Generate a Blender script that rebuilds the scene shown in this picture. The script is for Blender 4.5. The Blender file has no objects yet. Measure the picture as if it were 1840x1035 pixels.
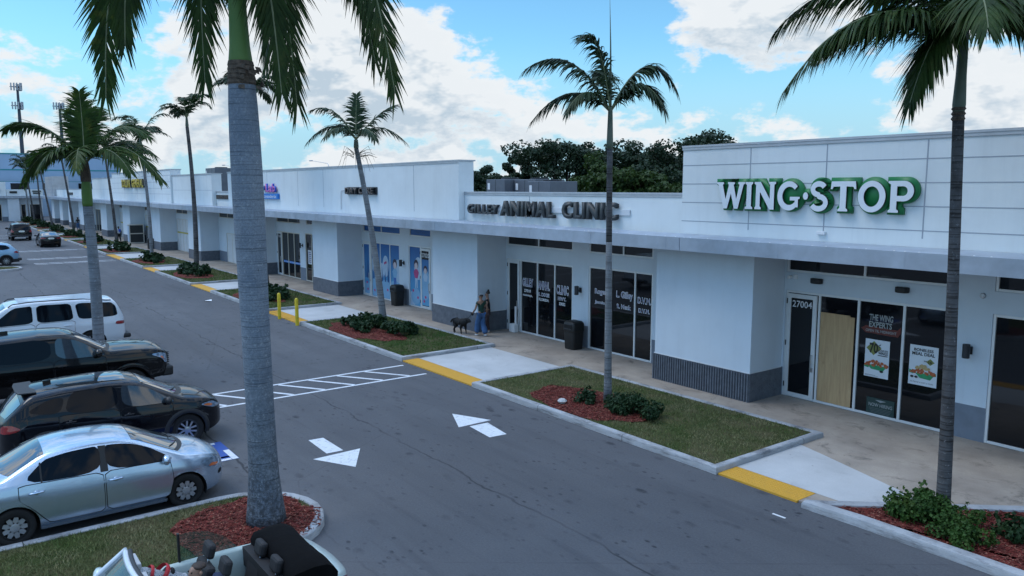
import bpy, bmesh, math, random
from mathutils import Vector, Matrix
R = math.radians
PI = math.pi
C = bpy.context.scene.collection
scene = bpy.context.scene
rnd = random.Random(7)

# ------------------------------------------------------------------ camera, world, sun, exposure
cam_d = bpy.data.cameras.new('camera')
cam = bpy.data.objects.new('camera', cam_d)
C.objects.link(cam)
cam_d.sensor_fit = 'HORIZONTAL'
cam_d.sensor_width = 36.0
cam_d.lens = 36.0 * 1403.45 / 1840.0
cam_d.clip_start = 0.1
cam_d.clip_end = 5000
YAW, PITCH, CAMH = R(36.937), R(7.276), 5.7
fwd = Vector((-math.cos(YAW) * math.cos(PITCH), math.sin(YAW) * math.cos(PITCH), -math.sin(PITCH)))
cam.location = (0, 0, CAMH)
cam.rotation_euler = fwd.to_track_quat('-Z', 'Y').to_euler()
scene.camera = cam

SUN_AZ = Vector((-0.70, -0.72))            # horizontal direction towards the sun
SUN_EL = R(56)
sun_d = bpy.data.lights.new('sun', 'SUN')
sun_d.energy = 1.2
sun_d.angle = R(30)
sun_d.color = (1.0, 0.95, 0.86)
sun = bpy.data.objects.new('sun', sun_d)
C.objects.link(sun)
h = SUN_AZ.normalized()
sdir = Vector((h.x * math.cos(SUN_EL), h.y * math.cos(SUN_EL), math.sin(SUN_EL)))
sun.rotation_euler = (-sdir).to_track_quat('-Z', 'Y').to_euler()
sun.location = (0, 0, 60)

scene.view_settings.view_transform = 'Standard'
scene.view_settings.look = 'None'
scene.view_settings.exposure = 0.0
scene.view_settings.gamma = 1.0

world = bpy.data.worlds.new('World')
scene.world = world
world.use_nodes = True
def build_world():
    nt = world.node_tree
    nt.nodes.clear()
    N = lambda t: nt.nodes.new(t)
    L = nt.links.new
    def mth(op, a, b=None, c=None, clamp=False):
        n = N('ShaderNodeMath'); n.operation = op; n.use_clamp = clamp
        for i, v in enumerate((a, b, c)):
            if v is None: continue
            if hasattr(v, 'is_linked') or isinstance(v, bpy.types.NodeSocket): L(v, n.inputs[i])
            else: n.inputs[i].default_value = v
        return n.outputs[0]
    out = N('ShaderNodeOutputWorld')
    bg = N('ShaderNodeBackground')
    sky = N('ShaderNodeTexSky'); sky.sky_type = 'NISHITA'
    sky.sun_disc = False
    sky.sun_elevation = SUN_EL
    sky.sun_rotation = math.atan2(h.x, h.y)
    sky.air_density = 1.0; sky.dust_density = 0.05; sky.ozone_density = 2.5
    tc = N('ShaderNodeTexCoord')
    sep = N('ShaderNodeSeparateXYZ'); L(tc.outputs['Generated'], sep.inputs[0])
    X, Y, Z = sep.outputs
    # azimuth (0 = camera heading, positive to the right) and elevation, in radians
    cy, sy = math.cos(YAW), math.sin(YAW)
    f_ = mth('ADD', mth('MULTIPLY', X, -cy), mth('MULTIPLY', Y, sy))
    r_ = mth('ADD', mth('MULTIPLY', X, sy), mth('MULTIPLY', Y, cy))
    az = mth('ARCTAN2', r_, f_)
    el = mth('ARCSINE', Z)
    def density(de, detail):
        comb = N('ShaderNodeCombineXYZ')
        e2 = mth('ADD', el, de) if de else el
        L(mth('MULTIPLY', az, 5.2), comb.inputs[0]); L(mth('MULTIPLY', e2, 9.5), comb.inputs[1])
        comb.inputs[2].default_value = 3.7
        n1 = N('ShaderNodeTexNoise'); n1.noise_dimensions = '3D'
        n1.inputs['Scale'].default_value = 1.25; n1.inputs['Detail'].default_value = detail; n1.inputs['Roughness'].default_value = 0.56
        n1.inputs['Distortion'].default_value = 0.25
        L(comb.outputs[0], n1.inputs['Vector'])
        n2 = N('ShaderNodeTexNoise'); n2.inputs['Scale'].default_value = 4.5; n2.inputs['Detail'].default_value = detail; n2.inputs['Roughness'].default_value = 0.6
        L(comb.outputs[0], n2.inputs['Vector'])
        d = mth('ADD', mth('MULTIPLY', n1.outputs[0], 0.85), mth('MULTIPLY', n2.outputs[0], 0.60))
        d = mth('SUBTRACT', d, 0.225)
        # where the big cloud banks and the clear patches lie
        for (a0, e0, sa, se, w) in CLOUDS:
            da = mth('MULTIPLY', mth('SUBTRACT', az, a0), 1.0 / sa)
            dd = mth('MULTIPLY', mth('SUBTRACT', e2, e0), 1.0 / se)
            g = mth('POWER', 2.718, mth('MULTIPLY', mth('ADD', mth('MULTIPLY', da, da), mth('MULTIPLY', dd, dd)), -1.0))
            d = mth('ADD', d, mth('MULTIPLY', g, w))
        return d
    d0 = density(0, 9.0)
    d1 = density(0.035, 3.0)
    ds = density(0, 3.0)
    cov = N('ShaderNodeMapRange'); cov.interpolation_type = 'SMOOTHERSTEP'
    L(d0, cov.inputs[0]); cov.inputs[1].default_value = 0.475; cov.inputs[2].default_value = 0.625
    lit = N('ShaderNodeMapRange'); L(mth('SUBTRACT', ds, d1), lit.inputs[0])
    lit.inputs[1].default_value = -0.07; lit.inputs[2].default_value = 0.07
    thick = N('ShaderNodeMapRange'); L(d0, thick.inputs[0]); thick.inputs[1].default_value = 0.545; thick.inputs[2].default_value = 0.69
    # thin edges are white; the thick undersides go grey-blue
    shade = mth('SUBTRACT', 1.0, mth('MULTIPLY', thick.outputs[0], mth('SUBTRACT', 1.0, mth('MULTIPLY', lit.outputs[0], 0.9))), clamp=True)
    cc = N('ShaderNodeMix'); cc.data_type = 'RGBA'
    cc.inputs['A'].default_value = (3.45, 4.2, 4.9, 1); cc.inputs['B'].default_value = (5.8, 6.05, 6.25, 1)
    L(shade, cc.inputs['Factor'])
    # blue of the clear air, kept a bit deeper than the plain model near the horizon
    tint = N('ShaderNodeMix'); tint.data_type = 'RGBA'; tint.blend_type = 'MULTIPLY'; tint.inputs['Factor'].default_value = 1.0
    L(sky.outputs[0], tint.inputs['A']); tint.inputs['B'].default_value = SKY_TINT
    mix = N('ShaderNodeMix'); mix.data_type = 'RGBA'
    hz = N('ShaderNodeMapRange'); hz.interpolation_type = 'SMOOTHSTEP'; L(el, hz.inputs[0]); hz.inputs[1].default_value = 0.19; hz.inputs[2].default_value = 0.03
    hm = N('ShaderNodeMix'); hm.data_type = 'RGBA'; L(mth('MULTIPLY', hz.outputs[0], 0.9), hm.inputs['Factor']); L(tint.outputs['Result'], hm.inputs['A']); hm.inputs['B'].default_value = (2.75, 4.45, 5.6, 1)
    L(cov.outputs[0], mix.inputs['Factor']); L(hm.outputs['Result'], mix.inputs['A']); L(cc.outputs['Result'], mix.inputs['B'])
    # brighter, bluer sky overhead, above the band the camera sees
    gm = N('ShaderNodeMapRange'); gm.interpolation_type = 'SMOOTHSTEP'; L(el, gm.inputs[0]); gm.inputs[1].default_value = 0.28; gm.inputs[2].default_value = 0.95
    gc = N('ShaderNodeMix'); gc.data_type = 'RGBA'; gc.inputs['A'].default_value = (1, 1, 1, 1); gc.inputs['B'].default_value = ZENITH
    L(gm.outputs[0], gc.inputs['Factor'])
    fin = N('ShaderNodeMix'); fin.data_type = 'RGBA'; fin.blend_type = 'MULTIPLY'; fin.inputs['Factor'].default_value = 1.0
    L(mix.outputs['Result'], fin.inputs['A']); L(gc.outputs['Result'], fin.inputs['B'])
    L(fin.outputs['Result'], bg.inputs['Color'])
    bg.inputs['Strength'].default_value = 0.15
    L(bg.outputs[0], out.inputs[0])
ZENITH = (2.05, 2.2, 2.4, 1)
SKY_TINT = (0.72, 1.12, 1.2, 1)
def azel(px, py):
    v = Vector(((px - 920) / 1403.45, (517.5 - py) / 1403.45, 1)).normalized()
    up = v.y * math.cos(PITCH) - v.z * math.sin(PITCH)
    f = v.z * math.cos(PITCH) + v.y * math.sin(PITCH)
    return math.atan2(v.x, f), math.asin(up)
CLOUDS = []
for (px, py, wx, wy, w) in ((560, 110, 260, 150, .17), (790, 200, 160, 90, .12), (640, 30, 150, 60, .1), (330, 180, 160, 60, .08),
                            (1060, 100, 150, 110, -.22), (1200, 160, 90, 60, -.1), (930, 40, 60, 60, -.16),
                            (1340, 50, 120, 70, .18), (1480, 160, 60, 45, -.12),
                            (1060, 240, 150, 45, .14), (1330, 225, 100, 35, .1), (1680, 190, 150, 60, .14), (1780, 60, 90, 60, .06),
                            (120, 60, 160, 80, -.12), (40, 110, 60, 45, .16), (120, 215, 120, 40, -.06), (60, 255, 120, 22, .12), (240, 170, 60, 50, -.05)):
    a0, e0 = azel(px, py)
    CLOUDS.append((a0, e0, wx / 1403.0 * 1.1, wy / 1403.0 * 1.1, w))
CLOUDS.append((PI * 0.5, 0.9, 1.6, 0.6, .06))
build_world()

# ------------------------------------------------------------------ helpers
ORG = {}
def org_of(o):
    return ORG.get(o.name, Vector((0, 0, 0))) if o else Vector((0, 0, 0))
def tag(o, label=None, cat=None, group=None, kind=None):
    if label: o['label'] = label
    if cat: o['category'] = cat
    if group: o['group'] = group
    if kind: o['kind'] = kind
    return o
def thing(name, label, cat, loc=(0, 0, 0), group=None, rz=0.0):
    o = bpy.data.objects.new(name, None)
    C.objects.link(o)
    o.empty_display_size = 0.2
    o.location = loc
    o.rotation_euler = (0, 0, rz)
    ORG[o.name] = Vector(loc)
    return tag(o, label, cat, group)
def copy_tree(o, parent=None):
    c = o.copy(); C.objects.link(c)
    if parent is not None:
        c.parent = parent
        c.matrix_parent_inverse = o.matrix_parent_inverse.copy()
    for ch in list(o.children): copy_tree(ch, c)
    return c
class MB:
    """collects geometry in world (or given frame) coordinates; build() makes one mesh object"""
    def __init__(s): s.v = []; s.f = []; s.m = []; s.mi = 0; s.sm = []; s.smooth = False
    def vert(s, p): s.v.append(tuple(p)); return len(s.v) - 1
    def face(s, ids): s.f.append(tuple(ids)); s.m.append(s.mi); s.sm.append(s.smooth)
    def poly(s, pts): s.face([s.vert(p) for p in pts])
    def box(s, x0, x1, y0, y1, z0, z1, M=None):
        P = [(x0, y0, z0), (x1, y0, z0), (x1, y1, z0), (x0, y1, z0), (x0, y0, z1), (x1, y0, z1), (x1, y1, z1), (x0, y1, z1)]
        if M is not None: P = [M @ Vector(p) for p in P]
        b = len(s.v); s.v += [tuple(p) for p in P]
        for q in ((0, 3, 2, 1), (4, 5, 6, 7), (0, 1, 5, 4), (1, 2, 6, 5), (2, 3, 7, 6), (3, 0, 4, 7)): s.face([b + i for i in q])
        return s
    def prism(s, poly, z0, z1, M=None, cap=True):
        n = len(poly); b = len(s.v)
        lo = [Vector((p[0], p[1], z0)) for p in poly]; hi = [Vector((p[0], p[1], z1)) for p in poly]
        if M is not None: lo = [M @ p for p in lo]; hi = [M @ p for p in hi]
        s.v += [tuple(p) for p in lo + hi]
        for i in range(n):
            j = (i + 1) % n; s.face((b + i, b + j, b + n + j, b + n + i))
        if cap: s.face([b + n + i for i in range(n)]); s.face([b + i for i in reversed(range(n))])
        return s
    def tube(s, pts, rad, n=10, caps=True, M=None):
        pts = [Vector(p) for p in pts]; k = len(pts); b = len(s.v)
        if not hasattr(rad, '__len__'): rad = [rad] * k
        for i, p in enumerate(pts):
            t = (pts[min(i + 1, k - 1)] - pts[max(i - 1, 0)]).normalized()
            a = Vector((0, 0, 1)) if abs(t.z) < .9 else Vector((1, 0, 0))
            u = t.cross(a).normalized(); w = t.cross(u).normalized()
            for j in range(n):
                an = 2 * PI * j / n
                q = p + (u * math.cos(an) + w * math.sin(an)) * rad[i]
                if M is not None: q = M @ q
                s.v.append(tuple(q))
        for i in range(k - 1):
            for j in range(n):
                j2 = (j + 1) % n
                s.face((b + i * n + j, b + i * n + j2, b + (i + 1) * n + j2, b + (i + 1) * n + j))
        if caps:
            s.face([b + j for j in reversed(range(n))]); s.face([b + (k - 1) * n + j for j in range(n)])
        return s
    def lathe(s, prof, n=24, M=None, c=(0, 0, 0), cap=True):
        """profile of (radius, height) round the z axis at c"""
        b = len(s.v); k = len(prof)
        for (r, z) in prof:
            for j in range(n):
                a = 2 * PI * j / n
                q = Vector((c[0] + r * math.cos(a), c[1] + r * math.sin(a), c[2] + z))
                if M is not None: q = M @ q
                s.v.append(tuple(q))
        for i in range(k - 1):
            for j in range(n):
                j2 = (j + 1) % n
                s.face((b + i * n + j, b + i * n + j2, b + (i + 1) * n + j2, b + (i + 1) * n + j))
        if cap and prof[0][0] > 1e-5: s.face([b + j for j in reversed(range(n))])
        if cap and prof[-1][0] > 1e-5: s.face([b + (k - 1) * n + j for j in range(n)])
        return s
    def grid(s, P):
        """P[i][j] grid of points"""
        b = len(s.v); a = len(P); c = len(P[0])
        for r in P: s.v += [tuple(q) for q in r]
        for i in range(a - 1):
            for j in range(c - 1):
                s.face((b + i * c + j, b + (i + 1) * c + j, b + (i + 1) * c + j + 1, b + i * c + j + 1))
        return s
    def build(s, name, mat, parent=None, bevel=0, smooth=False, auto=None, local=False):
        me = bpy.data.meshes.new(name)
        o0 = Vector((0, 0, 0)) if local else org_of(parent)
        me.from_pydata([(p[0] - o0.x, p[1] - o0.y, p[2] - o0.z) for p in s.v], [], s.f)
        mats = mat if isinstance(mat, (list, tuple)) else [mat]
        for m in mats: me.materials.append(m)
        if len(mats) > 1: me.polygons.foreach_set('material_index', s.m)
        if smooth or any(s.sm):
            me.polygons.foreach_set('use_smooth', [True] * len(s.f) if smooth else s.sm)
        me.validate(); me.update()
        o = bpy.data.objects.new(name, me); C.objects.link(o)
        if parent is not None:
            o.parent = parent; ORG[o.name] = o0
        if bevel:
            md = o.modifiers.new('bevel', 'BEVEL'); md.width = bevel; md.segments = 2; md.limit_method = 'ANGLE'; md.angle_limit = R(40)
        if auto is not None:
            me.polygons.foreach_set('use_smooth', [True] * len(me.polygons))
            me.set_sharp_from_angle(angle=R(auto))
        return o
def single(name, mb, mat, label, cat, group=None, **k):
    return tag(mb.build(name, mat, **k), label, cat, group)
def struct(name, mb, mat, **k):
    return tag(mb.build(name, mat, **k), kind='structure')

# ------------------------------------------------------------------ materials
def pbr(name, col, rough=.6, metal=0.0, var=.12, scale=3.0, bump=0.0, bscale=80.0, spec=.5, coat=0.0, col2=None, world_pos=True, detail=4.0, alpha=1.0, trans=0.0, sheen=0.0, bdist=.01):
    m = bpy.data.materials.new(name); m.use_nodes = True
    nt = m.node_tree; b = nt.nodes['Principled BSDF']
    b.inputs['Roughness'].default_value = rough; b.inputs['Metallic'].default_value = metal
    b.inputs['Specular IOR Level'].default_value = spec
    b.inputs['Coat Weight'].default_value = coat; b.inputs['Coat Roughness'].default_value = .04
    b.inputs['Alpha'].default_value = alpha; b.inputs['Transmission Weight'].default_value = trans
    if world_pos:
        src = nt.nodes.new('ShaderNodeNewGeometry').outputs['Position']
    else:
        src = nt.nodes.new('ShaderNodeTexCoord').outputs['Object']
    c4 = (*col, 1)
    if var > 0 or col2:
        n = nt.nodes.new('ShaderNodeTexNoise'); n.inputs['Scale'].default_value = scale; n.inputs['Detail'].default_value = detail; n.inputs['Roughness'].default_value = .6
        nt.links.new(src, n.inputs['Vector'])
        r = nt.nodes.new('ShaderNodeMapRange'); nt.links.new(n.outputs[0], r.inputs[0]); r.inputs[1].default_value = .3; r.inputs[2].default_value = .7
        mx = nt.nodes.new('ShaderNodeMix'); mx.data_type = 'RGBA'
        nt.links.new(r.outputs[0], mx.inputs['Factor'])
        if col2: mx.inputs['A'].default_value = c4; mx.inputs['B'].default_value = (*col2, 1)
        else:
            mx.inputs['A'].default_value = tuple(x * (1 - var) for x in col) + (1,); mx.inputs['B'].default_value = tuple(min(1, x * (1 + var)) for x in col) + (1,)
        nt.links.new(mx.outputs['Result'], b.inputs['Base Color'])
    else:
        b.inputs['Base Color'].default_value = c4
    if bump > 0:
        n2 = nt.nodes.new('ShaderNodeTexNoise'); n2.inputs['Scale'].default_value = bscale; n2.inputs['Detail'].default_value = 5
        nt.links.new(src, n2.inputs['Vector'])
        bp = nt.nodes.new('ShaderNodeBump'); bp.inputs['Strength'].default_value = bump; bp.inputs['Distance'].default_value = bdist
        nt.links.new(n2.outputs[0], bp.inputs['Height']); nt.links.new(bp.outputs[0], b.inputs['Normal'])
    return m
class NT:
    """small node helper for the hand made materials"""
    def __init__(s, name, rough=.8, spec=.4):
        s.m = bpy.data.materials.new(name); s.m.use_nodes = True; s.nt = s.m.node_tree; s.b = s.nt.nodes['Principled BSDF']
        s.b.inputs['Roughness'].default_value = rough; s.b.inputs['Specular IOR Level'].default_value = spec
        s.pos = s.nt.nodes.new('ShaderNodeNewGeometry').outputs['Position']
    def L(s, a, b): s.nt.links.new(a, b)
    def node(s, t): return s.nt.nodes.new(t)
    def scaled(s, sx, sy, sz):
        n = s.node('ShaderNodeMapping'); n.inputs['Scale'].default_value = (sx, sy, sz); s.L(s.pos, n.inputs[0]); return n.outputs[0]
    def noise(s, scale, detail=4, rough=.6, vec=None, dist=0.0):
        n = s.node('ShaderNodeTexNoise'); n.inputs['Scale'].default_value = scale; n.inputs['Detail'].default_value = detail
        n.inputs['Roughness'].default_value = rough; n.inputs['Distortion'].default_value = dist; s.L(vec or s.pos, n.inputs['Vector']); return n.outputs[0]
    def voro(s, scale, feature='F1', vec=None, out=0, rnd_=1.0):
        n = s.node('ShaderNodeTexVoronoi'); n.feature = feature; n.inputs['Scale'].default_value = scale; n.inputs['Randomness'].default_value = rnd_
        s.L(vec or s.pos, n.inputs['Vector']); return n.outputs[out]
    def rng(s, a, lo, hi, o0=0.0, o1=1.0):
        n = s.node('ShaderNodeMapRange'); s.L(a, n.inputs[0]); n.inputs[1].default_value = lo; n.inputs[2].default_value = hi
        n.inputs[3].default_value = o0; n.inputs[4].default_value = o1; return n.outputs[0]
    def mth(s, op, a, b=0.0, clamp=False):
        n = s.node('ShaderNodeMath'); n.operation = op; n.use_clamp = clamp
        for i, v in enumerate((a, b)):
            if isinstance(v, (int, float)): n.inputs[i].default_value = v
            else: s.L(v, n.inputs[i])
        return n.outputs[0]
    def mix(s, f, a, b, mode='MIX'):
        n = s.node('ShaderNodeMix'); n.data_type = 'RGBA'; n.blend_type = mode
        for k, v in (('Factor', f), ('A', a), ('B', b)):
            if isinstance(v, (int, float)): n.inputs[k].default_value = v
            elif isinstance(v, tuple): n.inputs[k].default_value = (*v, 1) if len(v) == 3 else v
            else: s.L(v, n.inputs[k])
        return n.outputs['Result']
    def bump(s, hgt, strength=.3, dist=.01):
        n = s.node('ShaderNodeBump'); n.inputs['Strength'].default_value = strength; n.inputs['Distance'].default_value = dist
        s.L(hgt, n.inputs['Height']); s.L(n.outputs[0], s.b.inputs['Normal'])
    def done(s, col):
        s.L(col, s.b.inputs['Base Color']); return s.m

def m_asphalt():
    t = NT('asphalt', .74, .34)
    big = t.rng(t.noise(.16, 5, .62, t.scaled(.5, 1, 1)), .3, .7)
    mid = t.rng(t.noise(1.1, 6, .65), .3, .72)
    fine = t.rng(t.noise(26, 4, .8), .36, .64)
    c = t.mix(big, (.050, .052, .057), (.118, .121, .129))
    c = t.mix(t.mth('MULTIPLY', mid, .6), c, (.056, .059, .067))
    c = t.mix(t.mth('MULTIPLY', fine, .38), c, (.14, .144, .155))
    # oil drips, tyre marks and patches
    sp = t.voro(1.35, 'F1', t.scaled(1.0, 1.9, 1)); spr = t.noise(.55, 3)
    c = t.mix(t.mth('MULTIPLY', t.rng(t.mth('ADD', sp, t.mth('MULTIPLY', t.noise(7, 4), .18)), .34, .22), t.mth('MULTIPLY', t.rng(spr, .44, .60), t.rng(t.noise(2.1, 3, .6), .36, .56))), c, (.020, .021, .025))
    sp2 = t.voro(3.6, 'F1', t.scaled(1.0, 1.7, 1))
    c = t.mix(t.mth('MULTIPLY', t.rng(t.mth('ADD', sp2, t.mth('MULTIPLY', t.noise(12, 3), .2)), .36, .24), t.mth('MULTIPLY', t.rng(t.noise(.8, 2), .42, .58), t.rng(t.noise(3.3, 3, .6), .38, .56))), c, (.022, .023, .028))
    ln = t.rng(t.noise(1.0, 5, .6, t.scaled(.16, 2.4, 1)), .56, .74)
    c = t.mix(t.mth('MULTIPLY', ln, .55), c, (.042, .044, .05))
    tr = t.node('ShaderNodeSeparateXYZ'); t.L(t.pos, tr.inputs[0])
    for y0 in (6.2, 7.7, 9.6, 11.0):
        d = t.mth('ABSOLUTE', t.mth('SUBTRACT', t.mth('ADD', tr.outputs[1], t.mth('MULTIPLY', t.noise(.06, 2), 1.2)), y0 + .6))
        c = t.mix(t.mth('MULTIPLY', t.rng(d, .55, .1), t.mth('MULTIPLY', t.rng(t.noise(.5, 5, .7, t.scaled(.2, 3, 1)), .35, .65), .38)), c, (.048, .05, .056))
    pt = t.voro(.085, 'F1', None, 1); ps = t.node('ShaderNodeSeparateColor'); t.L(pt, ps.inputs[0])
    c = t.mix(t.mth('MULTIPLY', t.rng(ps.outputs[0], .0, 1.0), .30), c, (.075, .078, .086))
    # paving seams
    dx = t.node('ShaderNodeSeparateXYZ'); t.L(t.pos, dx.inputs[0])
    wob = t.mth('MULTIPLY', t.noise(.7, 3), .5)
    for s0 in (8.55, 5.2):
        d = t.mth('ABSOLUTE', t.mth('SUBTRACT', t.mth('ADD', dx.outputs[1], wob), s0))
        c = t.mix(t.mth('MULTIPLY', t.rng(d, .035, .012), t.rng(t.noise(.35, 2), .38, .55)), c, (.03, .031, .035))
    cr = t.voro(.12, 'DISTANCE_TO_EDGE', None)
    c = t.mix(t.mth('MULTIPLY', t.rng(t.mth('ADD', cr, t.mth('MULTIPLY', t.noise(2.2, 4), .012)), .0085, .006), .3), c, (.035, .036, .04))
    t.bump(t.noise(120, 3, .7), .35, .006)
    return t.done(c)
def m_concrete(name, a, b, stain, joints=None, dark=.5):
    t = NT(name, .85, .3)
    c = t.mix(t.rng(t.noise(.7, 6, .62), .3, .7), a, b)
    c = t.mix(t.mth('MULTIPLY', t.rng(t.noise(30, 4, .7), .3, .7), .3), c, tuple(x * .8 for x in a))
    c = t.mix(t.mth('MULTIPLY', t.rng(t.noise(1.5, 6, .7, None, .6), .55, .75), dark), c, stain)
    sp = t.voro(2.6, 'F1')
    c = t.mix(t.mth('MULTIPLY', t.rng(t.mth('ADD', sp, t.mth('MULTIPLY', t.noise(14, 3), .12)), .13, .09), t.rng(t.noise(.9, 2), .48, .6)), c, tuple(x * .35 for x in stain))
    t.bump(t.noise(70, 4, .7), .25, .004)
    return t.done(c)
def m_stucco(name, col, streak=.12):
    t = NT(name, .88, .25)
    c = t.mix(t.rng(t.noise(.9, 5, .6), .3, .7), tuple(x * .93 for x in col), tuple(min(.9, x * 1.03) for x in col))
    st = t.rng(t.noise(1.0, 5, .65, t.scaled(2.6, 2.6, .22)), .5, .8)
    c = t.mix(t.mth('MULTIPLY', st, streak), c, tuple(x * .55 for x in col))
    bl = t.rng(t.noise(.45, 6, .7), .52, .78)
    sx = t.node('ShaderNodeSeparateXYZ'); t.L(t.pos, sx.inputs[0])
    dr = t.rng(t.noise(1.0, 5, .75, t.scaled(2.2, 2.2, .16)), .52, .78)
    c = t.mix(t.mth('MULTIPLY', t.mth('MULTIPLY', dr, t.rng(t.noise(.35, 3), .4, .65)), streak * 2.2), c, (col[0] * .5, col[1] * .53, col[2] * .56))
    c = t.mix(t.mth('MULTIPLY', bl, streak * .9), c, (col[0] * .62, col[1] * .64, col[2] * .66))
    t.bump(t.noise(55, 5, .7), .35, .006)
    return t.done(c)
def m_kerb():
    t = NT('kerb_concrete', .85, .3)
    c = t.mix(t.rng(t.noise(1.3, 5, .6), .3, .7), (.30, .31, .32), (.44, .46, .48))
    sc = t.rng(t.noise(1.0, 6, .75, t.scaled(1.2, 1.2, 9)), .48, .64)
    c = t.mix(t.mth('MULTIPLY', sc, .75), c, (.10, .10, .105))
    c = t.mix(t.mth('MULTIPLY', t.rng(t.noise(38, 4, .7), .35, .7), .3), c, (.22, .22, .22))
    t.bump(t.noise(45, 4, .7), .4, .006)
    return t.done(c)
def m_paint(name, col, wear=.55):
    t = NT(name, .7, .4)
    w = t.rng(t.noise(9, 6, .72), .52, .70)
    w2 = t.rng(t.noise(60, 3, .7), .5, .7)
    f = t.mth('MULTIPLY', t.mth('ADD', t.mth('MULTIPLY', w, .6), t.mth('MULTIPLY', w2, .4)), wear, True)
    c = t.mix(f, col, (.09, .094, .10))
    return t.done(c)
def m_grass_soil():
    t = NT('turf', .95, .1)
    c = t.mix(t.rng(t.noise(1.0, 5, .65), .38, .62), (.05, .07, .02), (.13, .11, .06))
    c = t.mix(t.mth('MULTIPLY', t.rng(t.noise(26, 4, .75), .35, .65), .6), c, (.02, .035, .01))
    t.bump(t.noise(40, 5, .8), .8, .03)
    return t.done(c)
def m_blade(name, a, b, dry, dlo=.45):
    t = NT(name, .75, .25)
    c = t.mix(t.rng(t.noise(6, 3, .7), .35, .65), a, b)
    c = t.mix(t.rng(t.noise(.95, 5, .65), dlo, dlo + .2), c, dry)
    c = t.mix(t.mth('MULTIPLY', t.rng(t.noise(45, 2), .4, .65), .5), c, tuple(x * .5 for x in a))
    return t.done(c)
def m_mulch():
    t = NT('red_mulch', .9, .2)
    ch = t.voro(34, 'F1', t.scaled(1, 1, 1), 1)
    n = t.node('ShaderNodeSeparateColor'); t.L(ch, n.inputs[0])
    c = t.mix(n.outputs[0], (.055, .012, .010), (.20, .040, .030))
    c = t.mix(t.rng(n.outputs[1], .82, .95), c, (.30, .13, .09))
    t.bump(t.voro(34, 'F1'), 1.0, .02)
    return t.done(c)

MAT = {}
MAT['asphalt'] = m_asphalt()
MAT['walk'] = m_concrete('brown_walk_concrete', (.26, .22, .185), (.47, .405, .335), (.075, .066, .058), dark=.9)
MAT['ramp'] = m_concrete('pale_ramp_concrete', (.43, .44, .44), (.56, .57, .57), (.22, .22, .22), dark=.35)
MAT['kerb'] = m_kerb()
MAT['white_paint'] = m_paint('white_road_paint', (.66, .69, .72), .8)
MAT['old_paint'] = m_paint('worn_white_road_paint', (.55, .57, .60), 1.0)
MAT['blue_paint'] = m_paint('blue_road_paint', (.03, .09, .35), .6)
MAT['tactile'] = m_paint('yellow_tactile_paint', (.62, .33, .035), .25)
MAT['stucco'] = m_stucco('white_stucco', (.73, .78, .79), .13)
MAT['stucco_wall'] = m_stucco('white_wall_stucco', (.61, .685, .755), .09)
MAT['band'] = pbr('grey_block_paint', (.115, .13, .155), .85, bump=.9, bscale=26, bdist=.03, var=.2, scale=6)
MAT['band_flat'] = pbr('grey_wall_paint', (.16, .19, .235), .8, bump=.2, bscale=60, var=.1)
MAT['trim'] = pbr('white_metal_trim', (.66, .68, .70), .5, var=.06)
MAT['coping'] = pbr('coping_metal', (.50, .52, .545), .45, metal=.35, var=.1)
MAT['fascia'] = pbr('canopy_fascia_metal', (.38, .43, .50), .42, metal=.25, var=.16, scale=1.6)
MAT['soffit'] = pbr('soffit', (.55, .56, .58), .8, var=.08)
MAT['groove'] = pbr('joint_grey', (.33, .37, .42), .9, var=0)  # plain grey of the joints between wall panels and blocks
MAT['frame'] = pbr('white_aluminium', (.72, .74, .75), .4, metal=.2, var=.05)
MAT['frame_cream'] = pbr('cream_aluminium', (.58, .56, .50), .45, metal=.2, var=.05)
MAT['glass'] = pbr('dark_shop_glass', (.006, .007, .009), .03, spec=.55, var=0, bump=.03, bscale=1.2, bdist=.02)
MAT['steel'] = pbr('steel', (.55, .56, .58), .3, metal=.9, var=.05)
MAT['black'] = pbr('black_plastic', (.012, .012, .013), .5, var=.1)
MAT['dark_grey'] = pbr('dark_grey_metal', (.035, .038, .045), .5, metal=.3, var=.1)
MAT['white_lamp'] = pbr('white_plastic', (.75, .76, .77), .4, var=.03)
MAT['roofing'] = pbr('grey_roofing', (.12, .12, .125), .9, var=.25, scale=1)
MAT['hvac'] = pbr('grey_cabinet_metal', (.13, .145, .17), .5, metal=.3, var=.1)
MAT['hvac_light'] = pbr('pale_cabinet_metal', (.42, .44, .46), .5, metal=.2, var=.1)
MAT['turf'] = m_grass_soil()
MAT['blade'] = m_blade('grass_blades', (.085, .14, .034), (.15, .19, .058), (.28, .25, .13), .40)
MAT['blade_green'] = m_blade('green_grass_blades', (.042, .11, .016), (.075, .155, .028), (.13, .16, .045))
MAT['mulch'] = m_mulch()
# ------------------------------------------------------------------ the setting: ground, markings, walk, planters
KY, WALKZ = 12.32, 0.03
mb = MB(); mb.poly([(-1500, -1500, 0), (1500, -1500, 0), (1500, 1500, 0), (-1500, 1500, 0)])
struct('ground', mb, MAT['asphalt'])
mb = MB(); mb.box(-160, 14, 12.42, 18.8, -.05, WALKZ)
struct('pavement', mb, MAT['walk'])

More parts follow.
